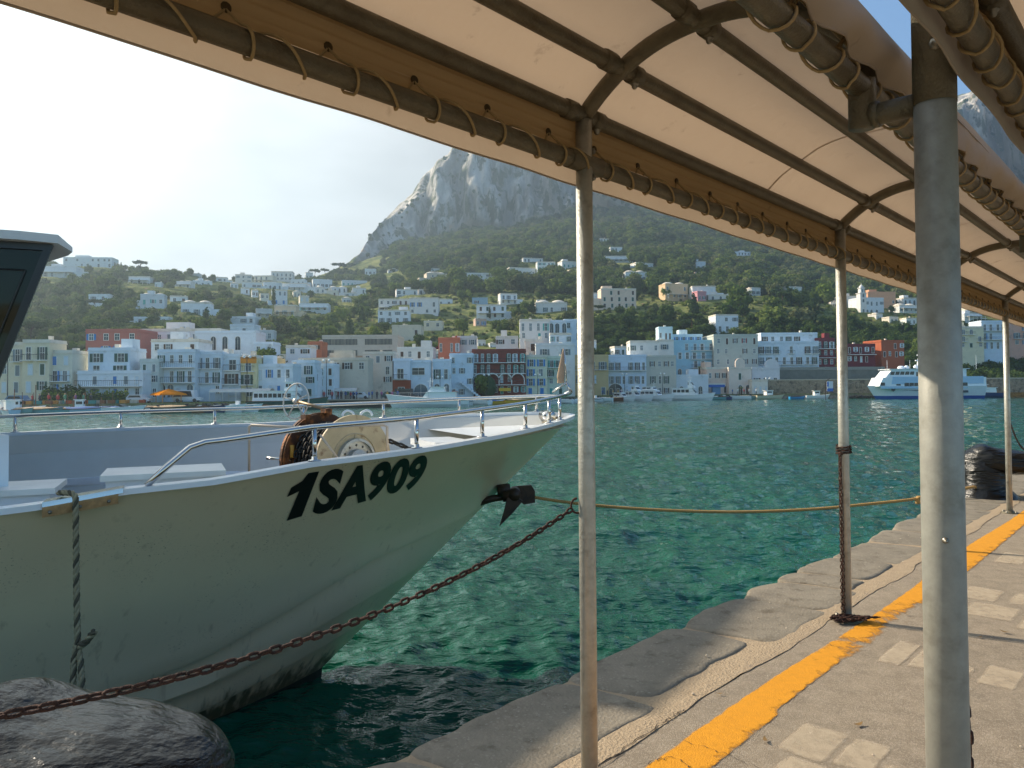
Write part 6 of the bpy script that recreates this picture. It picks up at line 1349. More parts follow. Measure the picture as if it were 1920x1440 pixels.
for k, (px, a, b2, kd, lm, w) in enumerate([(1480, 585, 528, 'conifer', 'pine', .9), (1512, 590, 530, 'conifer', 'pine', .8), (1530, 590, 534, 'conifer', 'dark', .8), (1545, 570, 528, 'round', 'light', 1.1), (1390, 590, 532, 'round', 'mid', .9), (1442, 622, 570, 'round', 'mid', 1.2), (1650, 560, 548, 'round', 'light', 1), (1700, 632, 600, 'round', 'dark', 1.2), (1510, 620, 575, 'round', 'olive', 1.1), (1250, 560, 540, 'round', 'light', 1)]):
    tpx(px, a, b2, kd, lm, ['dark conifer left of the tallest two near the middle pole', 'tall dark conifer near the middle pole, centre of three', 'dark conifer right of the centre one near the middle pole', 'bright green tree touching the middle pole', 'large brownish green tree above the white stair cottage', 'broad brown green tree right of the stair cottage', 'small bright tree beside the belvedere tower', 'dark tree above the orange red house', 'olive tree in the dark wood left of the middle pole', 'small tree beside the ochre hill house'][k], w)
for k, (px, py) in enumerate([(1432, 512), (1336, 688), (1390, 737)]):       # palms
    X, Y, z = ground_px(px, py + 18) if k == 0 else ((px - 960) / F * (216 if k > 0 else 0), 216 if k == 2 else 231, 1.6 if k == 2 else atY(px, 700, 231)[2]); root = thing('palm_tree', (X, Y, z), ['brownish palm on the wooded slope', 'small palm between the hotels and the customs house', 'small palm at the customs house quay'][k], 'tree')
    hh = 22 / F * Y * (1 if k == 0 else .55); m = MB(); m.tube([(0, 0, -1), (0, 0, hh)], .25, 7); m.build('trunk', [bark], root)
    m = MB(); r3 = random.Random(k)
    for a in range(16):
        th = a * .393 + r3.uniform(-.2, .2); el_ = r3.uniform(-.2, 1.1); L_ = hh * .45
        pts = [np.array([math.cos(th) * L_ * u * math.cos(el_), math.sin(th) * L_ * u * math.cos(el_), hh + L_ * u * math.sin(el_) - L_ * .7 * u * u]) for u in np.linspace(0, 1, 5)]; s_ = np.array([-math.sin(th), math.cos(th), 0]) * L_ * .10
        m.grid(np.array([[p - s_ * (1 - u) , p + UP * .05, p + s_ * (1 - u)] for p, u in zip(pts, np.linspace(0, 1, 5))]))
    m.build('fronds', [LV['light']], root)
# individual trees over the lower slopes
ZL = [((-60, 480), (505, 650), 'tree on the hazy slope above the left waterfront', ['olive', 'mid', 'dark', 'mid']), ((480, 760), (505, 650), 'tree on the terraces behind the concrete block', ['olive', 'mid', 'light']), ((700, 1090), (505, 640), 'tree among the orchards left of the near pole', ['olive', 'mid', 'light', 'mid']), ((1100, 1560), (520, 600), 'tree on the slope above the hotels', ['mid', 'dark', 'light', 'olive']), ((1110, 1570), (590, 680), 'dark tree of the wood right behind the hotels', ['dark', 'dark', 'mid']), ((1570, 1930), (560, 690), 'tree on the wooded slope right of the middle pole', ['dark', 'mid', 'dark'])]
cnt = 0
LM = [(60, 'behind the wheelhouse'), (160, 'above the cream houses'), (260, 'above the pink villa'), (360, 'above the long white row house'), (440, 'above the vaulted house'), (520, 'below the tall cypress'), (610, 'left of the concrete block'), (700, 'above the concrete block'), (770, 'around the white hamlet'), (850, 'below the knoll tree'), (930, 'around the white orchard houses'), (1010, 'above the stepped white complex'), (1090, 'just left of the near pole'), (1200, 'by the pinkish shoulder house'), (1290, 'by the ochre shoulder house'), (1390, 'above the stair cottage'), (1480, 'above the long pale blue hotel'), (1570, 'beside the middle pole'), (1660, 'around the belvedere villa'), (1760, 'above the ferry'), (2000, 'at the right edge')]
def tlab(w_, kd, R, px, py, lab):
    where = next(n for x, n in LM if px < x); size = 'small' if R < 2.9 else 'large'; hgt = 'high' if py < 560 else ('halfway up' if py < 610 else 'low')
    l = '%s %s %s, %s %s' % (size, w_, {'round': 'rounded tree', 'umbrella': 'flat topped pine', 'conifer': 'pointed conifer'}[kd], hgt, where)
    return l, 'trees: ' + l
tr_ = random.Random(31)
for (xa_, xb_), (ya_, yb_), lab, lms in ZL:
    nT = {0: 74, 1: 38, 2: 54, 3: 44, 4: 62, 5: 52}[[z[2] for z in ZL].index(lab)]; tries = 0; k = 0
    while k < nT and tries < nT * 12:
        tries += 1; px, py = tr_.uniform(xa_, xb_), tr_.uniform(ya_, yb_); X, Y, z = ground_px(px, py)
        if Y > 560: continue
        R = tr_.uniform(1.9, 3.9) * (1.15 if 'dark' in lab else 1) * (1 + .0006 * Y); z = gz_at(X, Y)
        if hidden_by_house(X, Y, z, R): continue
        lm = tr_.choice(lms); kd = tr_.choices(['round', 'umbrella', 'conifer'], [.86, .08, .06])[0]
        if kd != 'round': lm = 'pine'
        w_ = {'dark': 'dark green', 'mid': 'mid green', 'olive': 'olive green', 'light': 'light green', 'pine': 'dark pine green'}[lm]
        tree(X, Y, z - .2, R, kd, lm, *tlab(w_, kd, R, px, py, lab)); k += 1; cnt += 1
# scatter of scrub and forest: one object each, instanced
protoC = bpy.data.collections.new('plant_sources'); 
def gn_scatter(name, pts, scl, col_name, meshes, label, cat):
    c = bpy.data.collections.new(col_name)
    for me in meshes: o = bpy.data.objects.new(col_name + '_source', me); c.objects.link(o)
    me = bpy.data.meshes.new(name); me.from_pydata([tuple(p) for p in pts], [], []); a = me.attributes.new('sc', 'FLOAT', 'POINT'); a.data.foreach_set('value', np.array(scl, np.float32))
    o = put(name, me); ng = bpy.data.node_groups.new(name, 'GeometryNodeTree'); ng.interface.new_socket('Geometry', in_out='INPUT', socket_type='NodeSocketGeometry'); ng.interface.new_socket('Geometry', in_out='OUTPUT', socket_type='NodeSocketGeometry')
    gi, go = N_(ng, 'NodeGroupInput'), N_(ng, 'NodeGroupOutput'); ip = N_(ng, 'GeometryNodeInstanceOnPoints'); ci = N_(ng, 'GeometryNodeCollectionInfo'); ci.inputs['Collection'].default_value = c; ci.inputs['Separate Children'].default_value = True; ci.inputs['Reset Children'].default_value = True
    ip.inputs['Pick Instance'].default_value = True; na = N_(ng, 'GeometryNodeInputNamedAttribute', data_type='FLOAT'); na.inputs['Name'].default_value = 'sc'; rv = N_(ng, 'FunctionNodeRandomValue', data_type='FLOAT_VECTOR'); rv.inputs[1].default_value = (.25, .25, 6.28)
    ri = N_(ng, 'FunctionNodeRandomValue', data_type='INT'); ri.inputs[4].default_value = 0; ri.inputs[5].default_value = len(meshes) - 1
    ng.links.new(gi.outputs[0], ip.inputs['Points']); ng.links.new(ci.outputs[0], ip.inputs['Instance']); ng.links.new(rv.outputs[0], ip.inputs['Rotation']); ng.links.new(na.outputs[0], ip.inputs['Scale']); ng.links.new(ri.outputs[2], ip.inputs['Instance Index']); ng.links.new(ip.outputs[0], go.inputs[0])
    md = o.modifiers.new('scatter', 'NODES'); md.node_group = ng; return tag(o, label, cat, kind='stuff')
def slope_pts(n, seed, px_rng, ktest):
    r = np.random.default_rng(seed); out_ = []
    while len(out_) < n:
        px = r.uniform(*px_rng); i = int((px + 700) / 5); K = ktest(r, i)
        if K is None: continue
        j = int(K); f = K - j; Y = CY[i][j] * (1 - f) + CY[i][j + 1] * f; X = (px - 960) / F * Y
        out_.append((X, Y, gz_at(X, Y)))
    return out_
def kf(lo, hi):                              # uniform in distance between two control rows
    def f(r, i):
        Y = r.uniform(CY[i][lo], CY[i][hi]); return float(np.interp(Y, CY[i][:hi + 1], np.arange(hi + 1)))
    return f
fo = [p for p in slope_pts(9000, 5, (560, 2000), kf(6, 9))]
def keepf(p): return not hidden_by_house(p[0], p[1], p[2], 4, 30)
fo = [p for p in fo if p[1] > 380 and keepf(p) and not (p[0] / p[1] * F + 960 < 705 + 25 * rnd.random() and p[1] > 735)]
fr_ = np.random.default_rng(2)
gn_scatter('forest', [(p[0], p[1], p[2] - 1) for p in fo], [fr_.uniform(3.2, 6.2) * (.75 + p[1] / 1400) * (.6 if p[0] / p[1] * F + 960 < 740 else 1) for p in fo], 'forest_tree', CR_[('round', 'dark')][:1] + CR_[('round', 'mid')] + CR_[('round', 'pine')][:1] + CR_[('round', 'olive')][:1], 'dense green forest covering the slope below the cliff', 'forest')
le = [p for p in slope_pts(2600, 9, (-200, 600), kf(5, 10)) if keepf(p)]
gn_scatter('woodland', [(p[0], p[1], p[2] - .6) for p in le], [fr_.uniform(1.6, 3.6) for p in le], 'wood_tree', CR_[('round', 'mid')] + CR_[('round', 'olive')][:1] + CR_[('round', 'dark')][:1], 'hazy woodland over the upper left hill', 'woodland')
sb = [p for p in slope_pts(11000, 15, (-200, 2000), kf(2, 7)) if p[1] < 560 and not hidden_by_house(p[0], p[1], p[2], 1.2)]
gn_scatter('scrub', [(p[0], p[1], p[2] - .1) for p in sb], [fr_.uniform(.8, 2.0) for p in sb], 'scrub_plant', CR_[('bush', 'mid')] + CR_[('bush', 'olive')] + CR_[('bush', 'light')], 'low scrub, vines and garden shrubs on the terraces', 'scrub')
dw = [p for p in slope_pts(2200, 25, (1095, 2000), kf(2, 5)) if not hidden_by_house(p[0], p[1], p[2], 2.5) and (p[0] / p[1] * F + 960 > 1560 or p[1] > 255)]
gn_scatter('dark_wood', [(p[0], p[1], p[2] - .4) for p in dw], [fr_.uniform(1.6, 3.4) for p in dw], 'dark_wood_tree', CR_[('round', 'dark')] + CR_[('round', 'pine')][:1], 'dark evergreen thicket behind the hotels', 'wood')
# the cliff carries bushes on its ledges and rim
cb_ = []
r = np.random.default_rng(77)
for _ in range(2600):
    i = r.integers(0, GYr.shape[1]); rowsel = np.where((KR[:, i] > 8.9) & (KR[:, i] < 10.3))[0]; j = r.choice(rowsel); px = CPX[i]
    if px < 690: continue
    if KR[j, i] < 9.85 and r.random() > .22: continue
    Yp, Xp, Zp = GY2[j, i], GXr[j, i] * GY2[j, i] / GYr[j, i], GZ2[j, i]; cb_.append((Xp, Yp - 1.5, Zp))
gn_scatter('cliff_bushes', cb_, [r.uniform(1.8, 5.5) for _ in cb_], 'ledge_bush', CR_[('bush', 'dark')] if ('bush', 'dark') in CR_ else CR_[('bush', 'mid')], 'bushes clinging to the ledges and rim of the cliff', 'bushes')
# hedges and planting at the left waterfront
for k, (a, b2, py, Y, lm, lab) in enumerate([(82, 158, 735, 127, 'dark', 'dark hedge before the cream houses at the left waterfront'), (75, 150, 745, 124, 'light', 'light green hedge behind the small boats at far left'), (145, 240, 745, 125, 'light', 'second light green hedge behind the small boats'), (1640, 1730, 705, 238, 'dark', 'ivy bank above the breakwater behind the ferry')]):
    Y = max(Y, float(np.interp((a + b2) / 2, CPX, CY[:, 0])) + 5); x0, x1 = (a - 960) / F * Y, (b2 - 960) / F * Y; root = thing('hedge', ((x0 + x1) / 2, Y, 1.5), lab, 'hedge'); m = MB(); r3 = np.random.default_rng(k); n = int((x1 - x0) * 70); hh = (atY(a, py - 8, Y)[2] - 1.5)
    for i in range(n):
        c = np.array([r3.uniform(-(x1 - x0) / 2, (x1 - x0) / 2), r3.uniform(-.6, .6), hh * r3.uniform(.0, 1.0) ** .7 + .3 * r3.normal()]); a_ = r3.normal(size=3); a_ /= np.linalg.norm(a_); b_ = np.cross(a_, r3.normal(size=3)); b_ /= np.linalg.norm(b_); m.add([c - a_ * .25, c - b_ * .2, c + a_ * .25, c + b_ * .2], [(0, 1, 2, 3)])
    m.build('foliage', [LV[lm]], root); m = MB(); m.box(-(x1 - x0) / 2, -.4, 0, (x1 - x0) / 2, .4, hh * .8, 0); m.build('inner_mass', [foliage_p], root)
tpx(905, 742, 700, 'round', 'mid', 'small leafy tree before the dark red house', .9, Y=175)
for k, (px, py) in enumerate([(858, 637), (820, 655)]):
    X, Y, z = ground_px(px, py); o = tree(X, Y, z, 1.8, 'bush', 'light', 'red flowering bougainvillea bush ' + ['above the salmon house', 'left of the salmon house'][k], name='bougainvillea'); o.children[0].data = o.children[0].data.copy(); o.children[0].data.materials[0] = leafmat('bougainvillea_flowers', (.32, .02, .05), (.45, .04, .08))
# ================================================================== BOATS OF THE FAR HARBOUR
wb_ = flatm('boat_white', 'f2f1ec', .35); gl_ = flatm('boat_window', '141c24', .15); wood = flatm('varnished_wood', '6f4424', .5); bluc = flatm('blue_boat_cover', '2a5c96', .7); tanc = flatm('tan_boat_cover', 'b89a74', .8); eng = flatm('black_outboard', '15171a', .4); grt = flatm('grey_tube', 'b3b6b4', .6)
BHULL = {k: flatm('hull_' + k, v, .4) for k, v in {'white': 'eeeeea', 'turquoise': '6fa3a0', 'pale blue': '9dbcc9', 'green': '1f5246', 'dark blue': '23406b', 'yellow': 'd9a51e', 'brown': '7a4a2c', 'bright blue': '2c8fc4', 'cream': 'd3c9a8', 'black': '22242a'}.items()}
def hull_mesh(L_, Bm, H, colr, bowr=.5, sheer=.25):
    m = MB(); ns = 13; G = []
    for i in range(ns):
        u = i / (ns - 1); x = -L_ / 2 + L_ * u; w = Bm / 2 * (1 - max(0, (u - .45) / .55) ** 2.2) * (.82 + .18 * min(1, u * 3)); zt = H + sheer * max(0, u - .4) ** 2 * 3; x2 = x + bowr * max(0, u - .6) ** 2
        row = []
        for (a, b_) in ((0, -.12), (.55, -.06), (.85, .35), (1.0, 1.0)): row.append((x + (x2 - x) * b_, w * a, zt * b_ if b_ > 0 else b_))
        G.append([(p[0], -p[1], p[2]) for p in reversed(row)] + row[1:])
    m.grid(np.array(G), 0, flip=True); m.add(G[0], [tuple(range(len(G[0])))]); 
    # gunwale and inner floor
    rim = [g[0] for g in G] + [g[-1] for g in reversed(G)]; m.tube(rim, .05, 5, 1)
    fl = MB(); m.grid(np.array([[(g[0][0], g[0][1] * .9, H * .55), (g[-1][0], g[-1][1] * .9, H * .55)] for g in G]), 2)
    return m.mesh('hull', [colr, wood if colr.name != 'hull_white' else wb_, flatm('boat_floor', 'a3937a', .8)], False)
HM = {}
def small_boat(X, Y, rz, kind, hc, label, L_=5.0, group='small boats moored along the harbour'):
    name = {'row': 'rowing_boat', 'cover': 'fishing_boat', 'motor': 'motorboat', 'cab': 'cabin_boat', 'rib': 'inflatable_boat', 'gozzo': 'fishing_boat'}[kind]
    root = thing(name, (X, Y, 0), label, 'boat', rz, group); key = (hc, round(L_, 0)); sc = 1
    if key not in HM: HM[key] = hull_mesh(L_, L_ * .36, L_ * .13 + .15, BHULL[hc], L_ * .8, .3)
    put('hull', HM[key], root); H = L_ * .13 + .15; Bm = L_ * .36
    if kind == 'row':
        for x in (-.2, .1): m = MB(); m.box(L_ * x - .12, -Bm * .42, H * .75, L_ * x + .12, Bm * .42, H * .82, 0); m.build('thwart', [wood], root)
    if kind in ('cover', 'gozzo'):
        m = MB(); m.grid(np.array([[(L_ * u, Bm * .46 * v * (1 - max(0, u - .1) * 1.6), H + .35 * (1 - v * v) * (1 - abs(u)) + .02) for v in np.linspace(-1, 1, 7)] for u in np.linspace(-.42, .36, 8)])); m.build('cover', [bluc if hc in ('white', 'pale blue') else tanc], root)
    if kind == 'gozzo': m = MB(); m.tube([(L_ * .1, 0, H), (L_ * .1, 0, H + 2.6)], .05, 6); m.build('mast', [wood], root)
    if kind == 'motor':
        m = MB(); m.extr([(L_ * .10, -Bm * .38, H), (L_ * .22, -Bm * .38, H), (L_ * .08, -Bm * .38, H + .55), (L_ * .02, -Bm * .38, H + .55)], (0, Bm * .76, 0)); m.build('windscreen', [gl_], root)
        m = MB(); m.grid(np.array([[(L_ * u, Bm * .46 * v * (1 - max(0, u - .15) * 2.2), H + .12 * (1 - v * v)) for v in np.linspace(-1, 1, 5)] for u in np.linspace(.12, .46, 6)])); m.build('foredeck', [wb_], root)
        m = MB(); m.box(-L_ * .52, -.2, H * .4, -L_ * .44, .2, H + .55, 0); m.build('outboard_motor', [eng], root)
        m = MB(); m.box(-L_ * .3, -Bm * .35, H * .5, -L_ * .05, Bm * .35, H * 1.05, 0); m.build('seat', [wb_], root)
    if kind == 'cab':
        m = MB(); m.box(-L_ * .12, -Bm * .3, H * .6, L_ * .12, Bm * .3, H + 1.35, 0); m.box(-L_ * .17, -Bm * .34, H + 1.36, L_ * .15, Bm * .34, H + 1.45, 0); m.build('cabin', [wb_], root)
        m = MB(); m.box(-L_ * .09, -Bm * .302 - .01, H + .7, L_ * .09, -Bm * .3 - .002, H + 1.15, 0); m.box(L_ * .121, -Bm * .22, H + .7, L_ * .126, Bm * .22, H + 1.15, 0); m.build('cabin_window', [gl_], root)
    if kind == 'rib':
        m = MB()
        for s_ in (-1, 1): m.tube([(-L_ * .45, s_ * Bm * .45, H), (L_ * .15, s_ * Bm * .45, H), (L_ * .42, s_ * Bm * .2, H + .12), (L_ * .5, 0, H + .18)], .22, 8)
        m.build('tube', [grt], root, True); m = MB(); m.box(-.3, -.3, H * .5, .3, .3, H + .9, 0); m.build('console', [wb_], root)
    return root
bo = random.Random(44)
KL = {'row': 'open rowing boat', 'cover': 'covered boat', 'motor': 'open motorboat', 'cab': 'small cabin boat', 'rib': 'inflatable boat', 'gozzo': 'masted fishing boat'}
def rowof(lst, zone, rowoff=.5):
    for k, (px, py, kind, hc, L_, rz) in enumerate(sorted(lst)):
        Yb = min(atZ(px, py, 0)[1] + .8, shore(px) - L_ * .45 - rowoff); p = [(px - 960) / F * Yb]; small_boat(p[0], Yb, rz, kind, hc, '%s %s, %s from the left %s' % (hc + ' hulled' if hc != 'white' else 'white', KL[kind], (ORD + ['twelfth', 'thirteenth', 'fourteenth', 'fifteenth', 'sixteenth', 'seventeenth', 'eighteenth'])[k], zone), L_, 'small boats ' + zone)
rowof([(18, 777, 'cab', 'pale blue', 5.5, 2.4), (38, 777, 'gozzo', 'turquoise', 5.5, -.5), (72, 776, 'cover', 'turquoise', 6, .2), (102, 775, 'cover', 'turquoise', 5.2, .3), (133, 774, 'row', 'turquoise', 5.2, .25), (160, 773, 'cover', 'pale blue', 5.8, .3), (186, 772, 'row', 'black', 4.5, .1), (222, 770, 'motor', 'white', 6.5, .1), (262, 768, 'row', 'green', 5, .4), (292, 767, 'motor', 'white', 5, .3), (322, 767, 'cover', 'green', 6, .2), (352, 766, 'row', 'brown', 5.5, .1), (385, 766, 'motor', 'dark blue', 6, .05), (415, 767, 'motor', 'white', 6, 0), (446, 767, 'rib', 'white', 6, 0), (482, 768, 'row', 'turquoise', 6, 0)], 'in the left front row', 5.5)
rowof([(5, 766, 'cab', 'white', 5, 2.6), (30, 764, 'cab', 'white', 5.5, .3), (56, 763, 'gozzo', 'white', 5, .5), (90, 763, 'motor', 'white', 5, .2), (120, 762, 'gozzo', 'pale blue', 5, .4), (150, 762, 'cab', 'white', 5, .3), (176, 761, 'cover', 'white', 5, .4), (205, 761, 'gozzo', 'white', 5, .2), (238, 760, 'row', 'cream', 5, .5), (270, 760, 'cover', 'brown', 5, .4), (300, 759, 'motor', 'white', 5, .3), (335, 759, 'cover', 'cream', 5, .2), (368, 759, 'row', 'white', 5, .2), (400, 759, 'motor', 'white', 5.5, .1), (432, 760, 'cover', 'cream', 5, .1), (466, 761, 'row', 'brown', 5, .1)], 'in the left second row')
rowof([(866, 751, 'rib', 'white', 5, .3), (895, 753, 'motor', 'white', 5.5, 2.6), (922, 749, 'cover', 'white', 5, .4), (941, 756, 'row', 'yellow', 5.2, .2), (973, 755, 'cover', 'yellow', 6.5, .15), (1002, 748, 'motor', 'white', 5, .3), (1026, 751, 'rib', 'white', 5, .3), (1048, 751, 'motor', 'white', 5.5, 2.8), (1070, 752, 'motor', 'white', 5, .2)], 'before the dark red house')
rowof([(1126, 751, 'motor', 'white', 6, 2.8), (1152, 749, 'gozzo', 'brown', 5.5, .2), (1215, 750, 'motor', 'white', 6, .2), (1348, 748, 'row', 'turquoise', 6, .3), (1362, 747, 'motor', 'dark blue', 5, .3), (1384, 747, 'motor', 'white', 7, 2.9), (1398, 746, 'gozzo', 'turquoise', 6, .1), (1493, 746, 'row', 'bright blue', 4.5, .1), (1530, 747, 'cab', 'white', 6.5, 0), (1440, 746, 'cab', 'cream', 8, .15), (1116, 746, 'rib', 'white', 5, .3), (1330, 746, 'motor', 'white', 5, .4)], 'between the near and middle poles')
def cruiser(px, py, L_, rz, label, decks, hullc='white', wheel=.55, name='motor_yacht', stripe=None, flip=1, prof='yacht'):
    Yb = min(atZ(px, py, 0)[1], shore(px) - L_ * .2 - 2); Yb = 145 if name == 'speedboat' else Yb; root = thing(name, ((px - 960) / F * Yb, Yb, 0), label, 'boat', rz); H = L_ * .10 + .3; Bm = L_ * .27
    me = hull_mesh(L_, Bm, H, BHULL[hullc], L_ * .5, L_ * .05); put('hull', me, root); z = H * .9; x0, x1 = -L_ * .42, L_ * .22
    if stripe: m = MB(); m.box(-L_ * .49, -Bm / 2 * 1.0 - .01, .02, -L_ * .05, -Bm / 2 * .8, .3, 0); m.build('boot_stripe', [BHULL[stripe]], root)
    for k, (a, b2, h, wn) in enumerate(decks):
        xa, xb = L_ * a, L_ * b2; wd = Bm * (.40 - .05 * k); m = MB()
        m.extr([(xa, -wd, z), (xb, -wd, z), (xb - h * .75, -wd, z + h), (xa + h * .15, -wd, z + h)], (0, 2 * wd, 0)); m.box(xa - .2, -wd - .15, z + h + .003, xb - h * .7, wd + .15, z + h + .10, 0); m.build('deckhouse', [wb_], root)
        n = max(2, int((xb - xa) / wn)); 
        for i in range(n): xx = xa + h * .2 + (xb - xa - h * 1.2) * i / n; m = MB(); m.box(xx, -wd - .012, z + h * .42, xx + (xb - xa - h * 1.2) / n * .82, -wd - .002, z + h * .80, 0); m.build('window', [gl_], root)
        m = MB(); c = h * .75; m.extr([(xb - c * .38 + .01, -wd * .85, z + h * .40), (xb - c * .38 + .03, -wd * .85, z + h * .40), (xb - c * .82 + .03, -wd * .85, z + h * .82), (xb - c * .82 + .01, -wd * .85, z + h * .82)], (0, wd * 1.7, 0)); m.build('windscreen', [gl_], root)
        z += h + .1
    m = MB(); m.tube([(0, 0, z), (-.1, 0, z + L_ * .12)], .05, 6); m.box(-.7, -.06, z + L_ * .07, .5, .06, z + L_ * .07 + .08, 0); m.build('radar_mast', [wb_], root)
    m = MB(); q_ = [(x, -Bm / 2 * .92 * (1 - max(0, (x / L_ + .05) / .55) ** 2.2), H + .75 + L_ * .02) for x in np.linspace(L_ * .0, L_ * .47, 8)]; m.tube(q_, .03, 5); m.tube([(a, -b_, c) for a, b_, c in q_], .03, 5)
    for a, b_, c in q_[::2]:
        for s_ in (-1, 1): m.tube([(a, s_ * b_, H), (a, s_ * b_, c)], .025, 5)
    m.build('rail', [iron if False else flatm('boat_rail', 'a8aaa8', .3)], root); return root
cruiser(1192, 749, 10, -.75, 'white motor yacht, leftmost of the three larger yachts right of the near pole', [(-.3, .1, 1.5, 1.6), (-.1, .12, 1.3, 1.2)])
cruiser(1226, 748, 11, -.7, 'sleek white motor yacht in the middle of the three larger yachts', [(-.35, .2, 1.6, 1.6), (-.3, .05, .9, 2)])
cruiser(1294, 748, 12, -.45, 'broad white excursion boat with dark windows, right of the three larger yachts', [(-.42, .18, 2.1, 1.6), (-.05, .12, 1.9, 1.3)])
cruiser(1166, 748, 8, -.8, 'smaller white cruiser beside the leftmost yacht', [(-.3, .15, 1.3, 1.3)])
cruiser(535, 768, 13, .1, 'white cabin boat with dark windows and green hull at the left pier', [(-.42, .25, 1.9, 1.0), (.0, .22, 1.5, 1.2)], 'green', name='passenger_boat')
cruiser(806, 758, 15, 3.12, 'white high speed boat with a pale blue stern moored at the dark pier', [(-.35, .1, 1.3, 1.8), (-.2, .02, .9, 2)], 'white', name='speedboat', stripe='pale blue')
# the big ferry on the right, bow to the left
fp_ = atZ(1700, 745, 0); fL = 31.0; fy = 208.0
ferry = thing('ferry', ((1755 - 960) / F * fy, fy, 0), 'large white and blue passenger ferry moored before the breakwater, bow to the left', 'ferry', math.pi)
fxl = (1625 - 1755) / F * fy
# local +x points to picture left
Lb_ = -fxl; Ls_ = 12.0
def fx(px): return -((px - 960) / F * fy - (1755 - 960) / F * fy)
def fz(py, px=1700): return atY(px, py, fy)[2]
zdeck = fz(724); m = MB(); G = []
for u in np.linspace(0, 1, 22):
    x = -Ls_ + (Lb_ + Ls_) * u; w = 3.6 * (1 - max(0, (u - .55) / .45) ** 2.0); rake = 2.6 * max(0, u - .86) / .14
    G.append([(x - rake * (1 - k), s_ * w * (0.62 + .38 * k), -.3 + (zdeck + .3 + (.5 * max(0, u - .6))) * k) for s_, k in [(-1, 1), (-1, .6), (-1, .30), (-1, .1), (-1, 0), (1, 0), (1, .1), (1, .30), (1, .6), (1, 1)]])
m.grid(np.array(G), 0, flip=True); nc = 9
m.m = [(1 if (k % nc) in (2, 3, 4, 5, 6) else 0) for k in range(len(m.f))]
m.add(G[0], [tuple(range(10))]); m.grid(np.array([[g[0], g[-1]] for g in G]), 0)
m.build('hull', [flatm('ferry_white', 'e6eaec', .35), flatm('ferry_blue', '1c4f9c', .4)], ferry)
m = MB(); m.extr([(fx(1668), -3.62, zdeck - 1.0), (fx(1800), -3.66, zdeck - 1.25), (fx(1800), -3.66, zdeck - 1.9)], (0, .05, 0)); m.build('swoosh_stripe', [flatm('ferry_dark_stripe', '1a2a3a', .4)], ferry)
def fdeck(pxa, pxb, pya, pyb, rk, wd, nm, mt):
    m = MB(); za, zb_ = fz(pyb), fz(pya); xf, xb2 = fx(pxa), fx(pxb); m.extr([(xf, -wd, za), (xb2, -wd, za), (xb2, -wd, zb_), (xf - rk, -wd, zb_)], (0, 2 * wd, 0)); return m.build(nm, [mt], ferry)
fw_ = MATS['ferry_white']; lb = flatm('ferry_pale_blue', 'a9c6dd', .4)
fdeck(1637, 1835, 708, 724.2, 1.2, 3.3, 'main_deckhouse', fw_); fdeck(1660, 1830, 706.5, 720, .4, 3.34, 'blue_side_panel', lb)
fdeck(1650, 1800, 693, 707.8, 1.9, 3.0, 'upper_deckhouse', fw_)
m = MB(); m.box(fx(1805), -3.3, fz(693), fx(1657), 3.3, fz(692), 0); m.build('top_deck', [fw_], ferry)
for k in range(5): a = 1659 + k * 9; m = MB(); m.extr([(fx(a), -3.02, fz(703)), (fx(a + 7.5), -3.02, fz(703)), (fx(a + 9), -3.02, fz(697)), (fx(a + 1.5), -3.02, fz(697))], (0, .03, 0)); m.build('bridge_window', [gl_], ferry)
for k in range(9): a = 1707 + k * 9; m = MB(); m.box(fx(a + 8), -3.03, fz(706), fx(a), -2.98, fz(698), 0); m.build('window', [gl_], ferry)
for k in range(13): a = 1684 + k * 9; m = MB(); m.box(fx(a + 8), -3.37, fz(726), fx(a), -3.30, fz(718), 0); m.build('window', [gl_], ferry)
for a in (1640, 1669): m = MB(); m.box(fx(a + 8), -3.33, fz(723), fx(a), -3.28, fz(717), 0); m.build('window', [gl_], ferry)
m = MB(); m.box(fx(1800), -3.45, fz(728.5), fx(1640), -3.35, fz(724.4), 0); m.build('side_band', [lb], ferry)
m = MB(); m.lathe([(.3 * 3, 0), (1.0, .5), (.5, .9)], (fx(1690), 0, fz(692)), 12); m.lathe([(.5, 0), (.7, .6), (.3, 1.0)], (fx(1700), 0, fz(692)), 12); m.build('life_rafts', [fw_], ferry, True)
m = MB(); mx_ = fx(1725); m.extr([(mx_ - .9, -.3, fz(692)), (mx_ + .9, -.3, fz(692)), (mx_ + .3, -.3, fz(668)), (mx_ - .3, -.3, fz(668))], (0, .6, 0)); m.box(mx_ - 1.5, -.2, fz(677), mx_ + 1.2, .2, fz(675), 0); m.box(mx_ - .6, -.2, fz(667), mx_ + .7, .2, fz(665), 0); m.lathe([(.5, 0), (.6, .4), (.2, .9)], (mx_ + 1.2, 0, fz(690)), 10); m.build('mast', [fw_], ferry)
for a in (1667, 1710, 1835): m = MB(); m.tube([(fx(a), 1, fz(693)), (fx(a), 1, fz(675 if a < 1800 else 693) + (0 if a < 1800 else 4))], .04, 5); m.build('antenna', [fw_], ferry)
m = MB(); m.lathe([(.55, -.05), (.5, .08)], (fx(1664), -3.15, zdeck - .9), 12, 0, (0, -1, 0)); m.build('anchor_pocket', [eng], ferry)
m = MB(); m.tube([(fx(a), -2.6, fz(720)) for a in (1634, 1650, 1664)], .03, 5); m.build('bow_rail', [fw_], ferry)
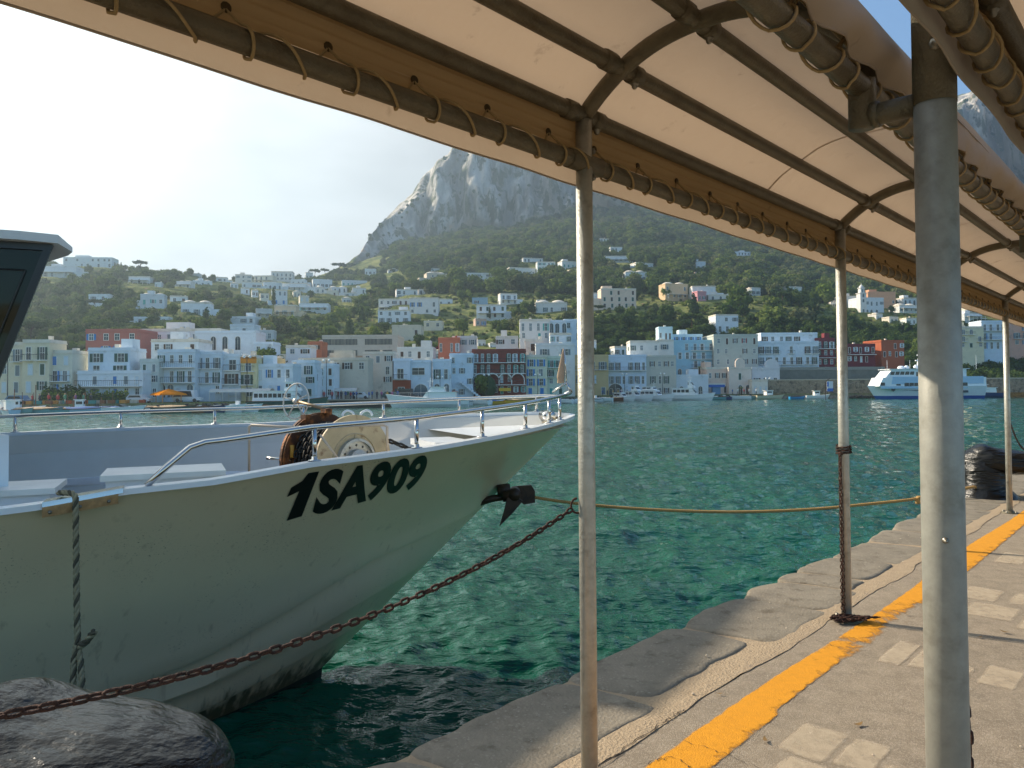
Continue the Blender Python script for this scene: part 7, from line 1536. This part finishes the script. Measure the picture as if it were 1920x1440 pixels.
tc_ = bpy.data.curves.new('ferry_name', 'FONT'); tc_.body = 'N'; tc_.size = 2.0; tc_.shear = .3; tc_.offset = .02; to = bpy.data.objects.new('t', tc_); COL.objects.link(to); bpy.context.view_layer.update(); tme = bpy.data.meshes.new_from_object(to.evaluated_get(bpy.context.evaluated_depsgraph_get())); bpy.data.objects.remove(to); tme.materials.append(flatm('ferry_letter_blue', '1a4c8c'))
o = put('ferry_letter', tme, ferry); o.rotation_euler = (math.pi / 2, 0, 0); o.location = (fx(1724), 0, 0)
o.matrix_local = Matrix(((-1, 0, 0, fx(1724)), (0, 0, 1, -3.36), (0, 1, 0, fz(719)), (0, 0, 0, 1)))
# the ferry root is turned half round; its near side is local +y, so mirror every part across the keel
for ch in ferry.children:
    ch.data.transform(ch.matrix_local) if ch.name.startswith('ferry_letter') else None
    if ch.name.startswith('ferry_letter'): ch.matrix_local = Matrix.Identity(4)
    for v in ch.data.vertices: v.co.y = -v.co.y
    ch.data.flip_normals()
cruiser(1848, 745, 12, 3.14, 'dark blue and white workboat behind the ferry, left of the thin right pole', [(-.2, .2, 1.6, 1.4)], 'dark blue', name='workboat')
# buoys
for k, (px, py, c) in enumerate([(1426, 746, 'e0562a'), (1461, 744, 'c9c9c0')]):
    p = atZ(px, py, 0); o = MB(); o.lathe([(.1, -.2), (.45, 0), (.5, .35), (.3, .75), (.08, .95)], (0, 0, 0), 12); q_ = o.build('buoy', [flatm('buoy_' + c, c, .5)], None, True); q_.location = (p[0], p[1] + .5, 0); tag(q_, ['orange mooring buoy by the cream cabin boat', 'round white fender buoy right of the cream cabin boat'][k], 'buoy')
# ---- vehicles and people on the left quay and the pier
def car(px, Y, z, colr, label, van=False, rz=0.0):
    Y = Y if 560 < px < 780 else max(Y, shore(px) + 3); root = thing('parked_van' if van else 'parked_car', ((px - 960) / F * Y, Y, z), label, 'van' if van else 'car', rz); L_, Wd, H = (4.8, 1.9, 2.1) if van else (3.9, 1.7, 1.45); cm_ = flatm('car_' + colr, colr, .3)
    pr = [(-L_ / 2, .3), (L_ / 2, .3), (L_ / 2, .75), (L_ / 2 - .9, .9), (L_ / 2 - (1.3 if not van else 1.1), H), (-L_ / 2 + (.5 if not van else .05), H), (-L_ / 2, .9)]
    m = MB(); m.extr([(x, -Wd / 2, z_) for x, z_ in pr], (0, Wd, 0)); m.build('body', [cm_], root)
    m = MB(); m.extr([(L_ / 2 - 1.35, -Wd / 2 - .01, .95), (L_ / 2 - 1.6, -Wd / 2 - .01, H - .15), (-L_ / 2 + .6, -Wd / 2 - .01, H - .15), (-L_ / 2 + .3, -Wd / 2 - .01, .95)], (0, .02, 0)); m.build('side_window', [gl_], root)
    for x in (-L_ * .3, L_ * .3):
        for y in (-Wd / 2, Wd / 2): m = MB(); m.lathe([(.32, -.1), (.32, .1)], (x, y, .32), 12, 0, (0, 1, 0)); m.build('wheel', [eng], root)
car(38, 121, 1.5, '5b7896', 'pale blue car parked behind the boats at far left'); car(352, 131, 1.55, 'd6dade', 'white van parked beside the orange market tent', True, .1); car(262, 127, 1.5, 'c3c6c8', 'white car parked left of the orange market tent'); car(735, 156, 1.62, '2f5a58', 'dark green car on the pier beside the rust red house'); car(676, 156, 1.62, 'd3d6d6', 'white car at the right end of the pier shelter'); car(762, 157, 1.62, '2b3236', 'black van near the speedboat', True)
def body_mesh(seed):
    r3 = random.Random(seed); m = MB(); sw = r3.uniform(.05, .16)
    m.lathe([(.02, .78), (.17, .80), (.15, 1.0), (.19, 1.30), (.20, 1.42), (.07, 1.50), (.055, 1.54), (.09, 1.60), (.105, 1.68), (.08, 1.77), (.02, 1.80)], (0, 0, 0), 10, 0)
    for s_ in (-1, 1): m.tube([(s_ * .09, 0, .86), (s_ * .10, -sw * s_ * .5, .46), (s_ * .10, sw * s_, .04)], .07, 7, 1, radii=[.10, .07, .05]); m.tube([(s_ * .19, 0, 1.42), (s_ * .26, 0, 1.12), (s_ * .22, -.12, .86)], .045, 6, 0, radii=[.055, .045, .035])
    return m
pc = ['b03a3a', '2d5a9a', 'd8d8d8', '3a3a40', 'c9a04a', '4a8a6a', '7a4a7a', 'e0e0da']; SK = flatm('skin', 'b98a6a', .6)
pr2 = random.Random(9); BMM = []
for k in range(8): mm = body_mesh(k); mm.m = [2 if min(mm.v[i][2] for i in f) > 1.53 else x for f, x in zip(mm.f, mm.m)]; BMM.append(mm.mesh('body', [flatm('shirt_' + pc[k], pc[k]), flatm('trousers_' + str(k % 3), ['23283a', '5a5348', 'a09a8c'][k % 3]), SK], True))
PW = ['red', 'blue', 'light', 'dark', 'mustard', 'green', 'purple', 'white']
spots = [(585 + k * 5.6, 149 + pr2.uniform(2, 7), 1.62, 'under the white shelter on the pier') for k in range(16)] + [(400 + k * 7.5, 146 + pr2.uniform(1, 5), 1.55, 'under the long shelter at the left waterfront') for k in range(13)] + [(690 + k * 9, 149 + pr2.uniform(1, 7), 1.62, 'on the open part of the pier') for k in range(7)] + [(1372 + k * 11, 212, 1.5, 'on the quay before the customs house') for k in range(5)] + [(60 + k * 16, 121, 1.5, 'behind the small boats at far left') for k in range(8)] + [(1130 + k * 9, 210, 1.5, 'before the gateway house') for k in range(6)]
for k, (px, Y, z, where) in enumerate(spots):
    i = pr2.randrange(8); Y = max(Y, shore(px) + 1.2 + (k % 5) * .5) if not 560 < px < 780 else Y; X = (px + pr2.uniform(-2, 2) - 960) / F * Y; o = put('person', BMM[i], None, (X, Y, z), pr2.uniform(0, 6.28), pr2.uniform(.93, 1.05)); tag(o, 'person in a %s top standing %s' % (PW[i], where), 'person', 'people in a %s top %s' % (PW[i], where))
# crates, baskets and poles on the left quay
for k in range(26):
    px = 40 + k * 9 + pr2.uniform(-3, 3); Y = shore(px) + 1.0 + pr2.uniform(0, 1.5); c = pr2.choice(['b8542c', 'c98a3c', '8a5a3a', '3f8a86', 'b9b0a0']); nm = {'b8542c': 'orange red', 'c98a3c': 'ochre', '8a5a3a': 'brown', '3f8a86': 'turquoise', 'b9b0a0': 'grey'}[c]
    m = MB(); s_ = pr2.uniform(.3, .6); m.box(-s_, -.3, 0, s_, .3, .5, 0); m.box(-s_ - .03, -.33, .5, s_ + .03, .33, .56, 0); m.box(-s_ - .02, -.32, .18, s_ + .02, .32, .22, 0); o = m.build('crate', [flatm('crate_' + c, c, .8)], None); o.location = ((px - 960) / F * Y, Y, 1.5); tag(o, nm + ' fishing crate stacked on the quay behind the left boats', 'crate', nm + ' fishing crates on the left quay')
for k, (px, top) in enumerate([(67, 722), (27, 730), (160, 735), (96, 742), (138, 742), (190, 745)]):
    Y = shore(px) - 1.5; m = MB(); m.tube([(0, 0, -1.4), (0, 0, atY(px, top, Y)[2])], .07, 6); o = m.build('mooring_pole', [wood], None); o.location = ((px - 960) / F * Y, Y, 0); tag(o, 'wooden mooring pole, %s tallest among the left boats' % ORD[k], 'pole')
# dark mooring posts by the breakwater
m = MB(); m.tube([(0, 0, -1), (0, 0, 4.6), (.4, 0, 5.4), (1.4, 0, 5.9)], .09, 8); o = m.build('davit', [rust], None); p = atZ(1551, 749, 0); o.location = (p[0], p[1] + 1, 0); tag(o, 'dark curved iron davit at the breakwater left of the middle pole', 'davit')
# ================================================================== HAZE
hz = MB(); hz.box(-3500, -40, -8, 3500, 2400, 620)
hzm = bpy.data.materials.new('haze'); hzm.use_nodes = True; t = hzm.node_tree; t.nodes.clear(); o_ = N_(t, 'ShaderNodeOutputMaterial'); pv = N_(t, 'ShaderNodeVolumePrincipled')
pv.inputs['Color'].default_value = (.62, .82, 1.0, 1); pv.inputs['Density'].default_value = 0.00038; pv.inputs['Anisotropy'].default_value = 0.62
t.links.new(pv.outputs[0], o_.inputs['Volume'])
tag(hz.build('haze', [hzm]), 'thin sea haze', kind='stuff')
